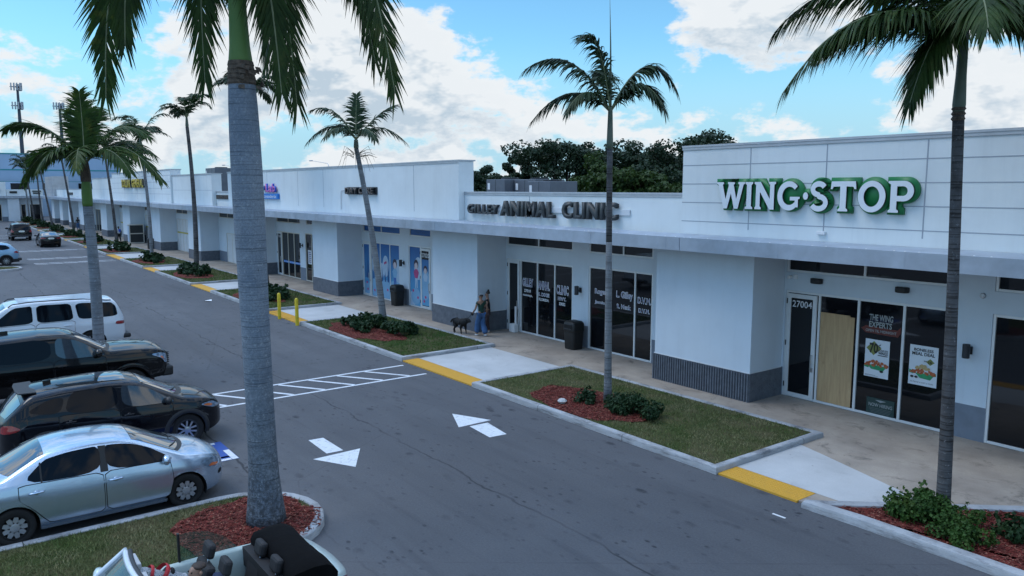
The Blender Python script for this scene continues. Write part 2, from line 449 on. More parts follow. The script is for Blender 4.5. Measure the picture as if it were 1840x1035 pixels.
def flat(mb, poly, z): mb.poly([(p[0], p[1], z) for p in poly])
def line(mb, a, b, w, z):
    a = Vector(a); b = Vector(b); d = (b - a).normalized(); n = Vector((-d.y, d.x)) * w / 2
    mb.poly([(*(a - n), z), (*(b - n), z), (*(b + n), z), (*(a + n), z)])
mb = MB()
def arrow(mb, tip, c1, c2, shaft):
    flat(mb, [tip, c1, c2], .004); flat(mb, shaft, .004)
arrow(mb, (-16.37, 10.40), (-15.31, 9.91), (-15.33, 10.87), [(-15.22, 10.16), (-14.24, 10.06), (-14.20, 10.52), (-15.20, 10.68)])
tag(mb.build('lane_arrow', MAT['white_paint']), kind='structure')
mb = MB()
arrow(mb, (-14.33, 6.74), (-15.33, 7.33), (-15.29, 6.22), [(-16.55, 6.64), (-15.46, 6.60), (-15.44, 6.98), (-16.52, 6.98)])
tag(mb.build('lane_arrow', MAT['white_paint']), kind='structure')
def crosswalk(x0, x1, y0, y1, mat, step=.92, run=.85, w=.11, name='crosswalk_paint'):
    mb = MB()
    line(mb, (x0, y0), (x0, y1), w, .004); line(mb, (x1, y0), (x1, y1), w, .004)
    y = y0
    while y + run < y1:
        a = Vector((x0 + w / 2 + .012, y)); b = Vector((x1 - w / 2 - .012, y + run))
        line(mb, a, b, w, .004); y += step
    tag(mb.build(name, mat), kind='structure')
crosswalk(-21.97, -20.52, 1.5, 12.1, MAT['white_paint'])
crosswalk(-74.1, -73.0, 6.5, 12.0, MAT['old_paint'], 1.0, .8, .16)
crosswalk(-69.3, -68.3, 6.5, 12.0, MAT['old_paint'], 1.0, .8, .16)
crosswalk(-83.8, -82.6, 6.5, 12.0, MAT['old_paint'], 1.0, .8, .16)
mb = MB()
for x in (-107, -112.5):
    line(mb, (x, 3), (x, 11.8), .2, .004)
for x in (-116, -98): flat(mb, [(x, 6.2), (x - 1.6, 7.1), (x - 1.6, 5.3)], .004)
tag(mb.build('far_lane_paint', MAT['old_paint']), kind='structure')
mb = MB()
for x in (-16.55, -22.9, -33.8, -36.6, -39.4, -42.2, -45, -71.8): line(mb, (x, -1), (x, 4.9), .1, .004)
tag(mb.build('bay_lines', MAT['white_paint']), kind='structure')
mb = MB(); flat(mb, [(-17.66, 3.66), (-16.3, 3.66), (-16.3, 5.0), (-17.66, 5.0)], .004)
tag(mb.build('blue_bay_marking', MAT['blue_paint']), kind='structure')
mb = MB()
for p in ([(-17.0, 4.86), (-16.31, 4.86), (-16.31, 4.99), (-17.0, 4.99)], [(-16.43, 3.7), (-16.31, 3.7), (-16.31, 4.85), (-16.43, 4.85)], [(-17.64, 3.7), (-17.52, 3.7), (-17.52, 4.85), (-17.64, 4.85)]):
    flat(mb, p, .008)
tag(mb.build('white_bay_marking', MAT['white_paint']), kind='structure')

# planters along the walk: kerb ring, turf, mulch
KPROF = [(0, -.05), (0.0, .115), (.012, .138), (.035, .15), (.15, .15), (.172, .138), (.18, .10)]
MAT['groove_dark'] = pbr('kerb_joint_dirt', (.05, .05, .05), .9, var=.2)
def kerb_ring(pts, prof=KPROF, name='planter_kerb', top=None, joints=True):
    n = len(pts); P = [Vector(p[:2]) for p in pts]; mb = MB(); mb.smooth = False
    rings = []
    for i in range(n):
        a = (P[i] - P[i - 1]).normalized(); b = (P[(i + 1) % n] - P[i]).normalized()
        na = Vector((-a.y, a.x)); nb = Vector((-b.y, b.x)); m = (na + nb).normalized(); s = 1 / max(.35, m.dot(na))
        zs = top[i] / .15 if top else 1
        rings.append([(P[i].x + m.x * s * o, P[i].y + m.y * s * o, z * (zs if z > 0 else 1)) for o, z in prof])
    rings.append(rings[0])
    mb.grid(rings)
    if joints:
        jb = MB()
        for i in range(n):
            a, b = P[i], P[(i + 1) % n]; L = (b - a).length
            if L < 3.4: continue
            d = (b - a) / L; nn = Vector((-d.y, d.x)); k = 1
            while k * 3.05 < L - .4:
                c = a + d * k * 3.05; s0 = [(c + nn * (o if o > 0 else -.003)) for o, z in prof]; k += 1
                zz = [z * (top[i] / .15 if top and z > 0 else 1) + (.002 if z > .1 else 0) for o, z in prof]
                jb.grid([[(*(q - d * .007), z) for q, z in zip(s0, zz)], [(*(q + d * .007), z) for q, z in zip(s0, zz)]])
        if jb.f: struct('kerb_joints', jb, MAT['groove_dark'])
    return struct(name, mb, MAT['kerb'], auto=35)
def inset(pts, d):
    n = len(pts); P = [Vector(p[:2]) for p in pts]; o = []
    for i in range(n):
        a = (P[i] - P[i - 1]).normalized(); b = (P[(i + 1) % n] - P[i]).normalized()
        na = Vector((-a.y, a.x)); nb = Vector((-b.y, b.x)); m = (na + nb).normalized(); s = 1 / max(.35, m.dot(na))
        o.append(P[i] + m * s * d)
    return o
def inside(p, poly):
    c = False; n = len(poly)
    for i in range(n):
        a, b = poly[i], poly[i - 1]
        if (a[1] > p[1]) != (b[1] > p[1]) and p[0] < (b[0] - a[0]) * (p[1] - a[1]) / (b[1] - a[1]) + a[0]: c = not c
    return c
def blob(cx, cy, rx, ry, n=22, seed=0, rough=.12, rot=0):
    r = random.Random(seed); o = []
    for i in range(n):
        a = 2 * PI * i / n; k = 1 + r.uniform(-rough, rough)
        x, y = rx * k * math.cos(a), ry * k * math.sin(a)
        o.append((cx + x * math.cos(rot) - y * math.sin(rot), cy + x * math.sin(rot) + y * math.cos(rot)))
    return o
def turf(poly, dens, mat, z=.125, hmin=.03, hmax=.075, seed=1, skip=(), wid=.006):
    r = random.Random(seed)
    mb = MB(); mb.poly([(p[0], p[1], z) for p in poly])
    xs = [p[0] for p in poly]; ys = [p[1] for p in poly]; x0, x1, y0, y1 = min(xs), max(xs), min(ys), max(ys)
    mb.mi = 1
    for k in range(int(dens * (x1 - x0) * (y1 - y0))):
        p = (r.uniform(x0, x1), r.uniform(y0, y1))
        if not inside(p, poly): continue
        if any(inside(p, s) for s in skip) and r.random() < .96: continue
        a = r.uniform(0, 2 * PI); hh = r.uniform(hmin, hmax); ln = r.uniform(.2, 1.0) * hh; w = wid * r.uniform(.6, 1.5)
        dx, dy = math.cos(a), math.sin(a); b = r.uniform(0, 2 * PI); lx, ly = math.cos(b) * ln, math.sin(b) * ln
        mb.poly([(p[0] - dx * w, p[1] - dy * w, z), (p[0] + dx * w, p[1] + dy * w, z), (p[0] + lx, p[1] + ly, z + hh)])
    return tag(mb.build('grass', [MAT['turf'], mat]), kind='stuff')
def mulch(poly, n, z=.14, seed=1, name='mulch'):
    r = random.Random(seed); mb = MB()
    mb.poly([(p[0], p[1], z) for p in poly])
    xs = [p[0] for p in poly]; ys = [p[1] for p in poly]
    for k in range(n):
        p = (r.uniform(min(xs), max(xs)), r.uniform(min(ys), max(ys)))
        if not inside(p, poly): continue
        a = r.uniform(0, 2 * PI); l = r.uniform(.02, .06); w = r.uniform(.006, .014); dx, dy = math.cos(a), math.sin(a); t = r.uniform(.002, .03)
        s = r.uniform(-.02, .02)
        mb.poly([(p[0] - dx * l - dy * w, p[1] - dy * l + dx * w, z + t - s * .4), (p[0] - dx * l + dy * w, p[1] - dy * l - dx * w, z + t - s * .4 + .004), (p[0] + dx * l + dy * w, p[1] + dy * l - dx * w, z + t + s + .004), (p[0] + dx * l - dy * w, p[1] + dy * l + dx * w, z + t + s)])
    return tag(mb.build(name, MAT['mulch']), kind='stuff')
ISL = [(-18.33, -9.58), (-31.27, -22.48), (-44.0, -35.42), (-56.8, -48.1), (-68.4, -60.6), (-81.0, -74.5), (-97.0, -86.3), (-108.0, -99.5), (-121.5, -112), (-133.5, -124.5), (-145, -136), (-156, -147)]
for i, (x0, x1) in enumerate(ISL):
    ring = [(x0, KY), (x1, KY), (x1, 16.15), (x0, 16.15)]
    kerb_ring(ring)
    bed = blob((x0 + x1) / 2 + (-.75 if i < 2 else -.2), 13.55 if i < 2 else 13.7, 1.9 if i == 0 else 2.5, 1.08, seed=i)
    bed = [(px, max(KY + .19, py)) for px, py in bed]
    inn = inset(ring, .17)
    turf(inn, (700, 420, 160, 90, 50, 30)[min(i, 5)], MAT['blade'] if i == 0 else MAT['blade_green'], seed=20 + i, skip=(bed,), wid=(.006, .008, .012, .016, .02, .03)[min(i, 5)], hmax=(.06, .07, .09)[min(i, 2)])
    mulch(bed, (3200, 1800, 500, 200)[i] if i < 4 else 60, seed=40 + i)
RAMPS = [(ISL[i + 1][1], ISL[i][0]) for i in range(len(ISL) - 1)]
mb = MB(); flat(mb, [(-9.575, 12.98), (-7.2, 12.98), (-6.25, 14.15), (-8.93, 15.05), (-9.575, 15.25)], WALKZ + .004)
for (x0, x1) in RAMPS: flat(mb, [(x0 + .003, 12.98), (x1 - .003, 12.98), (x1 - .003, 15.95), (x0 + .003, 15.95)], WALKZ + .004)
struct('ramp_slabs', mb, MAT['ramp'])
def tactile(x0, x1, domes):
    mb = MB(); mb.box(x0 + .01, x1 - .01, 12.36, 12.96, -.02, WALKZ + .008)
    if domes:
        nx = int((x1 - x0) / .07); ny = 9
        for i in range(nx):
            for j in range(ny):
                x = x0 + .04 + i * .07; y = 12.40 + j * .065
                mb.lathe([(.02, 0), (.014, .008), (0, .009)], 6, c=(x, y, WALKZ + .008))
    struct('tactile_paving', mb, MAT['tactile'])
tactile(-9.575, -7.78, True)
for i, (x0, x1) in enumerate(RAMPS): tactile(x0, x1, i < 2)

# planter at the lower right with its slanting back kerb
ringR = [(-7.62, 12.22), (-6.6, 12.27), (10, 12.36), (10, 16.2), (-4.4, 16.2), (-7.46, 12.72), (-7.68, 12.42)]
kerb_ring(ringR, prof=[(0, -.05), (.01, .10), (.03, .135), (.07, .15), (.20, .15), (.235, .138), (.245, .05)], top=[.13, .15, .15, .10, .10, .085, .11])
bedR = inset(ringR, .235)
mulch(bedR, 16000, z=.055, seed=77)
turf([(-3.6, 13.0), (3, 13.0), (3, 15.9), (-3.9, 15.9), (-4.4, 15.0)], 600, MAT['blade_green'], z=.062, seed=78, hmax=.09, wid=.008)

# rounded parking islands on the left
def cap_island(cx, yb, yc, rad, dens, mul, seed, mat):
    pts = [(cx + rad, yb)]
    for k in range(13):
        a = PI * k / 12; pts.append((cx + rad * math.cos(a), yc + rad * 1.0 * math.sin(a)))
    pts.append((cx - rad, yb))
    kerb_ring(pts, name='island_kerb')
    inn = inset(pts, .165)
    bed = blob(cx + .12, yc + .0, rad * .82, 1.18, seed=seed) if mul else None
    turf(inn, dens, mat, seed=seed, skip=(bed,) if bed else (), hmax=.06, wid=.006 if dens > 300 else .012)
    if bed: mulch(bed, mul, seed=seed + 1)
cap_island(-12.75, -6, 3.92, 1.34, 1300, 2200, 5, MAT['blade'])
cap_island(-27.75, -4, 3.9, 1.34, 120, 200, 6, MAT['blade_green'])
cap_island(-65.2, -6, 3.9, 1.5, 60, 0, 8, MAT['blade_green'])
cap_island(-93, -6, 3.2, 1.4, 30, 0, 9, MAT['blade_green'])

# ------------------------------------------------------------------ lettering
def text_mesh(s, offset=0.0, res=3, space=1.0):
    cu = bpy.data.curves.new('lettering', 'FONT'); cu.body = s; cu.offset = offset; cu.resolution_u = res; cu.fill_mode = 'FRONT' if False else 'BOTH'; cu.space_character = space
    o = bpy.data.objects.new('lettering', cu); C.objects.link(o)
    bpy.context.view_layer.update()
    me = bpy.data.meshes.new_from_object(o.evaluated_get(bpy.context.evaluated_depsgraph_get()))
    bpy.data.objects.remove(o); bpy.data.curves.remove(cu)
    return me
def curve_mesh(splines, offset=0.0):
    cu = bpy.data.curves.new('lettering', 'CURVE'); cu.dimensions = '2D'; cu.fill_mode = 'BOTH'
    for pts in splines:
        sp = cu.splines.new('POLY'); sp.points.add(len(pts) - 1)
        for q, p in zip(sp.points, pts): q.co = (p[0], p[1], 0, 1)
        sp.use_cyclic_u = True
    cu.offset = offset
    o = bpy.data.objects.new('lettering', cu); C.objects.link(o)
    bpy.context.view_layer.update()
    me = bpy.data.meshes.new_from_object(o.evaluated_get(bpy.context.evaluated_depsgraph_get()))
    bpy.data.objects.remove(o); bpy.data.curves.remove(cu)
    return me
def put_flat(me, name, mat, x0, x1, z0, z1, y, depth=0.0, parent=None, side_mat=None, fit=None, slant=0.0):
    """stand a flat lettering mesh up in the x-z plane at depth y, facing -y, filling the box given"""
    xs = [v.co.x for v in me.vertices]; ys = [v.co.y for v in me.vertices]
    if fit: ax, bx, ay, by = fit
    else: ax, bx, ay, by = min(xs), max(xs), min(ys), max(ys)
    bm = bmesh.new(); bm.from_mesh(me)
    if depth > 0:
        bmesh.ops.remove_doubles(bm, verts=bm.verts, dist=1e-6)
        g = bmesh.ops.extrude_face_region(bm, geom=bm.faces[:])
        nv = [e for e in g['geom'] if isinstance(e, bmesh.types.BMVert)]
        for v in nv: v.co.z -= 1.0
    sx = (x1 - x0) / (bx - ax); sz = (z1 - z0) / (by - ay); o0 = org_of(parent)
    for v in bm.verts:
        f, u, d = v.co.x, v.co.y, v.co.z
        zz = z0 + (u - ay) * sz
        v.co = (x0 + (f - ax) * sx + slant * (zz - z0) - o0.x, y + (depth if d < -.5 else 0) - o0.y, zz - o0.z)
    bmesh.ops.recalc_face_normals(bm, faces=bm.faces)
    out = bpy.data.meshes.new(name)
    for f in bm.faces:
        f.material_index = 1 if (side_mat and abs(f.normal.y) < .5) else 0
    bm.to_mesh(out); bm.free()
    out.materials.append(mat)
    if side_mat: out.materials.append(side_mat)
    bpy.data.meshes.remove(me)
    o = bpy.data.objects.new(name, out); C.objects.link(o)
    if parent: o.parent = parent; ORG[o.name] = o0
    return o
def text(s, name, mat, x0, x1, z0, z1, y, depth=0.0, parent=None, side_mat=None, offset=0.0, slant=0.0):
    return put_flat(text_mesh(s, offset), name, mat, x0, x1, z0, z1, y, depth, parent, side_mat, None, slant)

# ------------------------------------------------------------------ the strip mall
PY_, WY = 17.25, 18.65          # pier front, shop wall
ZC = 4.02                       # underside of the canopy
XE, XW = 14.0, -158.5
mall = thing('strip_mall', 'long white single storey shopping strip with grey base band and stepped parapets', 'building', (-20, WY, 0))
PIERS = [(-15.82, -12.43), (-28.6, -25.21), (-41.45, -38.2), (-54.2, -50.9), (-67.0, -63.5), (-80.1, -76.4), (-92.9, -89.2), (-105.8, -102.1), (-122.3, -118.6), (-132, -128.6), (-141, -137.9), (-150.3, -147.3), (-3.0, .4)]
# openings in the shop wall, per bay: (x0, x1, z0, z1, kind, divisions, extra)
OPEN = []
def op(x0, x1, z0, z1, kind, n): OPEN.append((x0, x1, z0, z1, kind, n))
op(-12.38, -8.02, WALKZ, 2.96, 'store', (1.0, 1.08, 1.15, 1.13)); op(-12.38, -8.0, 3.46, 3.86, 'transom', (1, 1)); op(-7.2, -3.05, WALKZ, 2.96, 'store', (1.1, 1, 1, 1)); op(-7.2, -3.05, 3.46, 3.86, 'transom', (1, 1))
op(-25.15, -21.15, WALKZ, 2.92, 'store', (.9, 1.05, 1.05, 1.05)); op(-25.15, -21.15, 3.44, 3.84, 'transom', (1, 1)); op(-20.3, -17.25, WALKZ, 2.98, 'store', (1.15, 1.2, .85)); op(-20.3, -17.25, 3.44, 3.84, 'transom', (.9, 1.1, .9)[1:])
op(-16.6, -15.9, 3.44, 3.84, 'transom', (1,))
op(-38.1, -34.05, WALKZ, 2.94, 'store', (.9, 1.0, 1.0, 1.0)); op(-38.0, -33.95, 3.42, 3.82, 'transom', (1, 1)); op(-33.15, -31.05, WALKZ, 2.98, 'store', (1.1, 1)); op(-33.05, -31.05, 3.42, 3.82, 'transom', (1,))
op(-50.75, -46.8, WALKZ, 2.92, 'store', (.85, 1, 1, 1)); op(-50.72, -46.7, 3.5, 3.86, 'transom', (1, 1)); op(-45.95, -43.2, WALKZ, 2.98, 'store', (1, 1, 1)); op(-45.7, -43.2, 3.5, 3.86, 'transom', (1, 1))
op(-61.5, -59.0, WALKZ, 2.3, 'blind_door', (1, 1)); op(-63.2, -59.2, 3.42, 3.82, 'transom', (1, 1))
op(-76.2, -72.2, WALKZ, 2.95, 'shutter', (1, 1, 1, 1)); op(-76.2, -72.2, 3.42, 3.82, 'transom', (1, 1))
op(-88.9, -85.4, WALKZ, 2.95, 'shutter', (1, 1, 1)); op(-88.9, -85.4, 3.42, 3.82, 'transom', (1, 1))
op(-101.9, -98.2, WALKZ, 2.95, 'shutter', (1, 1, 1)); op(-101.9, -98.2, 3.42, 3.82, 'transom', (1, 1))
op(-118.2, -111.0, WALKZ, 2.95, 'store', (1, 1, 1, 1)); op(-158, -153, WALKZ, 2.95, 'store', (1, 1))
def wall_with_openings():
    xs = sorted(set([XW, XE] + [v for o in OPEN for v in o[:2]])); zs = sorted(set([-.1, .82, 4.55] + [v for o in OPEN for v in o[2:4]]))
    def hole(x, z): return any(o[0] < x < o[1] and o[2] < z < o[3] for o in OPEN)
    up, lo = MB(), MB()
    for i in range(len(xs) - 1):
        for j in range(len(zs) - 1):
            if hole((xs[i] + xs[i + 1]) / 2, (zs[j] + zs[j + 1]) / 2): continue
            m = lo if zs[j + 1] <= .8201 else up
            m.poly([(xs[i], WY, zs[j]), (xs[i + 1], WY, zs[j]), (xs[i + 1], WY, zs[j + 1]), (xs[i], WY, zs[j + 1])])
    for (x0, x1, z0, z1, k, n) in OPEN:
        d = .16
        up.poly([(x0, WY, z0), (x0, WY + d, z0), (x0, WY + d, z1), (x0, WY, z1)]); up.poly([(x1, WY, z0), (x1, WY, z1), (x1, WY + d, z1), (x1, WY + d, z0)])
        up.poly([(x0, WY, z1), (x0, WY + d, z1), (x1, WY + d, z1), (x1, WY, z1)]); up.poly([(x0, WY, z0), (x1, WY, z0), (x1, WY + d, z0), (x0, WY + d, z0)])
    # back and ends of the block, and the roof
    up.poly([(XE, WY, -.1), (XE, 48, -.1), (XE, 48, 4.5), (XE, WY, 4.5)]); up.poly([(XW, 48, -.1), (XE, 48, -.1), (XE, 48, 4.5), (XW, 48, 4.5)])
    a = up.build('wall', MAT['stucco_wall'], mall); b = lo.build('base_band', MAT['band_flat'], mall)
    rf = MB(); rf.box(XW, XE, 17.8, 48, 4.5, 4.62); rf.build('roof', MAT['roofing'], mall)
wall_with_openings()

def frame_rect(mb, x0, x1, z0, z1, y0, y1, w):
    mb.box(x0, x0 + w, y0, y1, z0, z1); mb.box(x1 - w, x1, y0, y1, z0, z1)
    mb.box(x0 + w, x1 - w, y0, y1, z0, z0 + w); mb.box(x0 + w, x1 - w, y0, y1, z1 - w, z1)
MAT['shutter'] = pbr('white_shutter_panel', (.62, .64, .66), .5, var=.06)
MAT['yellow_strip'] = pbr('yellow_strip', (.45, .38, .06), .6, var=.1)
MAT['ply'] = None
def storefront(x0, x1, z0, z1, kind, divs):
    w = .06; y0 = WY + .015; y1 = WY + .10; tot = sum(divs); xs = [x0]
    for d in divs: xs.append(xs[-1] + (x1 - x0) * d / tot)
    fm = MAT['frame'] if x0 > -40 else MAT['frame_cream']
    mb = MB(); frame_rect(mb, x0 + .004, x1 - .004, z0 + .002, z1 - .004, y0, y1, w)
    for x in xs[1:-1]: mb.box(x - .032, x + .032, y0 + .004, y1 - .004, z0 + w, z1 - w)
    root = mb.build({'store': 'storefront_window', 'transom': 'transom_window', 'shutter': 'shuttered_window', 'blind_door': 'double_door'}[kind], fm, mall, bevel=.006)
    panes = []
    for i in range(len(xs) - 1):
        a = xs[i] + (w if i == 0 else .032); b = xs[i + 1] - (w if i == len(xs) - 2 else .032)
        if kind in ('shutter', 'blind_door'):
            p = MB(); p.box(a, b, y0 + .02, y0 + .05, z0 + w, z1 - w); p.build('panel', MAT['shutter'], root)
        else:
            p = MB(); p.poly([(a, y0 + .045, z0 + w), (b, y0 + .045, z0 + w), (b, y0 + .045, z1 - w), (a, y0 + .045, z1 - w)])
            panes.append(p.build('pane', MAT['glass'], root))
    if kind == 'shutter':
        p = MB(); p.box(x0 + .1, x1 - .1, y0 - .004, y0 + .018, z0 + 1.62, z0 + 1.75); p.build('warning_strip', MAT['yellow_strip'], root)
    return root, xs
FR = {}
for o in OPEN:
    FR[(o[0], o[2] < 1)] = storefront(*o)
def glass_door(x0, x1, z0, z1, hinge_right=False, name='door'):
    y0 = WY - .012; w = .115
    mb = MB(); frame_rect(mb, x0, x1, z0, z1, y0, y0 + .05, w)
    d = mb.build(name, MAT['frame'], mall, bevel=.006)
    p = MB(); p.poly([(x0 + w, y0 + .03, z0 + w), (x1 - w, y0 + .03, z0 + w), (x1 - w, y0 + .03, z1 - w), (x0 + w, y0 + .03, z1 - w)]); p.build('pane', MAT['glass'], d)
    hx = x0 + .07 if hinge_right else x1 - .07
    q = MB(); q.tube([(hx, y0, z0 + .88), (hx, y0 - .06, z0 + .9), (hx, y0 - .06, z0 + 1.22), (hx, y0, z0 + 1.24)], .016, 8); q.box(hx - .045, hx + .045, y0 - .02, y0 + .004, z0 + .78, z0 + .9); q.build('handle', MAT['steel'], d)
    hh = MB()
    for z in (.25, 1.4, 2.55): hh.box((x1 - .02 if hinge_right else x0 - .005), (x1 + .005 if hinge_right else x0 + .02), y0 - .018, y0, z0 + z, z0 + z + .14)
    hh.build('hinge', MAT['dark_grey'], d)
    return d
glass_door(-12.32, -11.44, WALKZ + .02, 2.88)
glass_door(-25.09, -24.32, WALKZ + .02, 2.86)
glass_door(-38.04, -37.2, WALKZ + .02, 2.88)
glass_door(-32.02, -31.12, WALKZ + .02, 2.9)
glass_door(-50.7, -49.9, WALKZ + .02, 2.86)

# piers: white shaft, grey ribbed base
for i, (x0, x1) in enumerate(PIERS):
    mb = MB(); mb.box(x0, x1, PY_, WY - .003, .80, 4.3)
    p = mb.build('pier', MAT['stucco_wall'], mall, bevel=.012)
    b = MB(); e = .03
    if i in (0, 12):
        n = int((x1 - x0 + 2 * e) / .085); bx = [x0 - e + (x1 - x0 + 2 * e) * k / n for k in range(n + 1)]
        rows = [[], []]
        for k in range(n):
            for t, dy in ((0, .012), (.16, -.04), (.60, -.04), (.76, .012)):
                x = bx[k] + (bx[k + 1] - bx[k]) * t
                rows[0].append((x, PY_ - e + dy, 0)); rows[1].append((x, PY_ - e + dy, .795))
        b.grid(rows); b.box(x0 - e, x1 + e, PY_ - e + .003, WY - .003, 0, .797)
    else:
        b.box(x0 - e, x1 + e, PY_ - e, WY - .003, 0, .797)
    b.build('pier_base', MAT['band'], mall)
    l = MB(); l.box(x0 - .012, x1 + .012, PY_ - .014, WY - .004, .80, .83); l.build('pier_trim', MAT['trim'], p)

# parapets: (x0, x1, front y, top, horizontal joints, vertical joints)
PAR = [(-14.87, XE, 17.2, 6.82, (6.33, 5.82, 5.31, 4.79), (-12.62, -10.48, -8.15, -5.8, -3.4)),
       (-26.4, -14.885, 17.48, 5.51, (), (-22.2,)),
       (-55.9, -26.42, 17.2, 6.78, (), (-29.99, -34.7, -39.62, -43.17, -48.1)),
       (-59.7, -55.92, 17.5, 5.44, (), ()),
       (-71.0, -59.72, 17.2, 6.76, (5.55,), (-65.2,)),
       (-96.3, -71.02, 17.05, 7.28, (6.8, 6.25, 5.7, 5.2), (-77, -84, -90)),
       (-110.0, -96.32, 17.2, 6.86, (5.6,), ()),
       (XW, -110.02, 17.4, 5.56, (), (-120, -130, -140))]
for (x0, x1, y, z1, hj, vj) in PAR:
    mb = MB(); mb.box(x0, x1, y, 17.92, 4.30, z1)
    p = mb.build('parapet', MAT['stucco'], mall)
    c = MB(); c.box(x0 - .03, x1 + .03 if x1 < 0 else x1, y - .035, 18.0, z1 + .002, z1 + .055); c.box(x0 - .02, x1 + .02 if x1 < 0 else x1, y - .022, y - .004, z1 - .07, z1); c.build('coping', MAT['coping'], p)
    j = MB()
    for z in hj: j.box(x0, x1, y - .004, y + .01, z - .011, z + .011)
    for x in vj: j.box(x - .013, x + .013, y - .0055, y + .01, 4.62 if hj else 4.7, z1 - .09)
    if hj or vj: j.build('panel_joint', MAT['groove'], p)
# canopy: soffit slab, fascia, drip edge, one length per shop front
CAN = [(-158.0, -110), (-109.98, -71), (-70.98, -41.5), (-41.48, -26.9), (-26.88, -14.2), (-14.18, 0), (.02, XE)]
for x0, x1 in CAN:
    mb = MB(); mb.box(x0, x1, 16.42, WY - .01, ZC + .05, ZC + .26)
    s = mb.build('canopy', MAT['soffit'], mall)
    f = MB()
    f.poly([(x0, 16.35, ZC), (x1, 16.35, ZC), (x1, 16.35, ZC + .36), (x0, 16.35, ZC + .36)])
    f.poly([(x0, 16.35, ZC), (x0, 16.35, ZC + .36), (x0, 16.42, ZC + .36), (x0, 16.42, ZC)]); f.poly([(x1, 16.35, ZC), (x1, 16.42, ZC), (x1, 16.42, ZC + .36), (x1, 16.35, ZC + .36)])
    f.poly([(x0, 16.35, ZC), (x0, 16.5, ZC), (x1, 16.5, ZC), (x1, 16.35, ZC)])
    f.poly([(x0, 16.35, ZC + .36), (x1, 16.35, ZC + .36), (x1, 17.19, ZC + .41), (x0, 17.19, ZC + .41)])
    for k in range(int((x1 - x0) / 3.05)):
        x = x0 + 3.05 * (k + 1)
        if x < x1 - .3: f.box(x - .006, x + .006, 16.346, 16.352, ZC, ZC + .355)
    f.build('fascia', MAT['fascia'], s)
    if x1 > -60:
        d = MB(); r = random.Random(int(x0))
        x = x0 + .1
        while x < x1:
            d.lathe([(.022, 0), (.018, .012), (0, .016)], 7, c=(x, 16.40, ZC + .362)); x += r.uniform(.16, .75)
        d.build('sealant_dots', MAT['white_lamp'], s)
# ------------------------------------------------------------------ cars
def paint(name, col, metal=0.0, rough=.3, spec=.3):
    return pbr(name, col, rough, metal, var=.03, scale=2, coat=.85 if col[0] < .01 else 1.0, world_pos=False, spec=spec)
MAT['silver_paint'] = paint('silver_car_paint', (.46, .565, .69), .82, .26)
MAT['black_paint'] = paint('black_car_paint', (.0025, .0025, .003), 0, .3, .05)
MAT['navy_paint'] = paint('blue_black_car_paint', (.0025, .003, .006), 0, .3, .05)
MAT['white_car'] = paint('white_car_paint', (.62, .68, .74), 0, .3)
MAT['blue_car'] = paint('light_blue_car_paint', (.20, .36, .52), .4, .3)
MAT['mint_paint'] = paint('pale_green_car_paint', (.50, .60, .58), .1, .3)
MAT['car_glass'] = pbr('tinted_car_glass', (.004, .006, .010), .02, spec=.2, var=0)
MAT['car_glass_glossy'] = pbr('car_windscreen_glass', (.02, .03, .04), .02, spec=.9, var=0, coat=1.0)  # paler base and stronger gloss than the tinted glass
MAT['seam'] = pbr('door_gap', (.004, .004, .005), .9, var=0)
MAT['tyre'] = pbr('tyre_rubber', (.012, .012, .013), .85, var=.2, scale=8, bump=.2, world_pos=False)
MAT['alloy'] = pbr('alloy_rim', (.45, .47, .50), .28, metal=.8, var=.05, world_pos=False)
MAT['hubcap'] = pbr('silver_hubcap', (.42, .44, .47), .35, metal=.6, var=.06, world_pos=False)
MAT['clad'] = pbr('dark_cladding', (.022, .023, .026), .6, var=.1)
MAT['lamp_clear'] = pbr('clear_headlamp', (.20, .28, .38), .06, metal=.3, var=.6, scale=14, coat=1, world_pos=False)
MAT['lamp_amber'] = pbr('amber_lamp', (.55, .13, .03), .12, var=.1, coat=1)
MAT['lamp_red'] = pbr('red_tail_lamp', (.25, .008, .010), .12, var=.2, scale=12, coat=1, world_pos=False)
MAT['plate'] = pbr('number_plate', (.6, .64, .6), .5, var=.12, scale=30, world_pos=False)
MAT['chrome'] = pbr('chrome', (.7, .72, .74), .12, metal=1, var=0)

def interp(tab, x):
    if x <= tab[0][0]: return tab[0][1]
    for (a, p), (b, q) in zip(tab, tab[1:]):
        if x <= b: return p + (q - p) * (x - a) / (b - a)
    return tab[-1][1]
def smooth_tab(tab, sig):
    """table -> finely sampled, gently rounded"""
    x0, x1 = tab[0][0], tab[-1][0]; n = int((x1 - x0) / .015) + 1
    xs = [x0 + (x1 - x0) * i / (n - 1) for i in range(n)]
    k = [(d, math.exp(-.5 * (d / sig) ** 2)) for d in [-2.4 * sig + 4.8 * sig * j / 16 for j in range(17)]]
    sw = sum(w for d, w in k)
    zz = []
    for x in xs:
        # shrink the kernel near the ends so that the ends stay put
        e = min(1, min(x - x0, x1 - x) / (2.4 * sig))
        zz.append(sum(w * interp(tab, x + d * e) for d, w in k) / sw)
    return list(zip(xs, zz))
class Fast:
    def __init__(s, tab): s.x0 = tab[0][0]; s.x1 = tab[-1][0]; s.z = [t[1] for t in tab]; s.n = len(tab)
    def __call__(s, x):
        t = (x - s.x0) / (s.x1 - s.x0) * (s.n - 1); t = max(0, min(s.n - 1.0001, t)); i = int(t); f = t - i
        return s.z[i] * (1 - f) + s.z[i + 1] * f
def chaikin(P, it=2, k=.2):
    for _ in range(it):
        o = []
        for i in range(len(P)):
            a, b = P[i], P[(i + 1) % len(P)]
            o.append((a[0] * (1 - k) + b[0] * k, a[1] * (1 - k) + b[1] * k)); o.append((a[0] * k + b[0] * (1 - k), a[1] * k + b[1] * (1 - k)))
        P = o
    return P
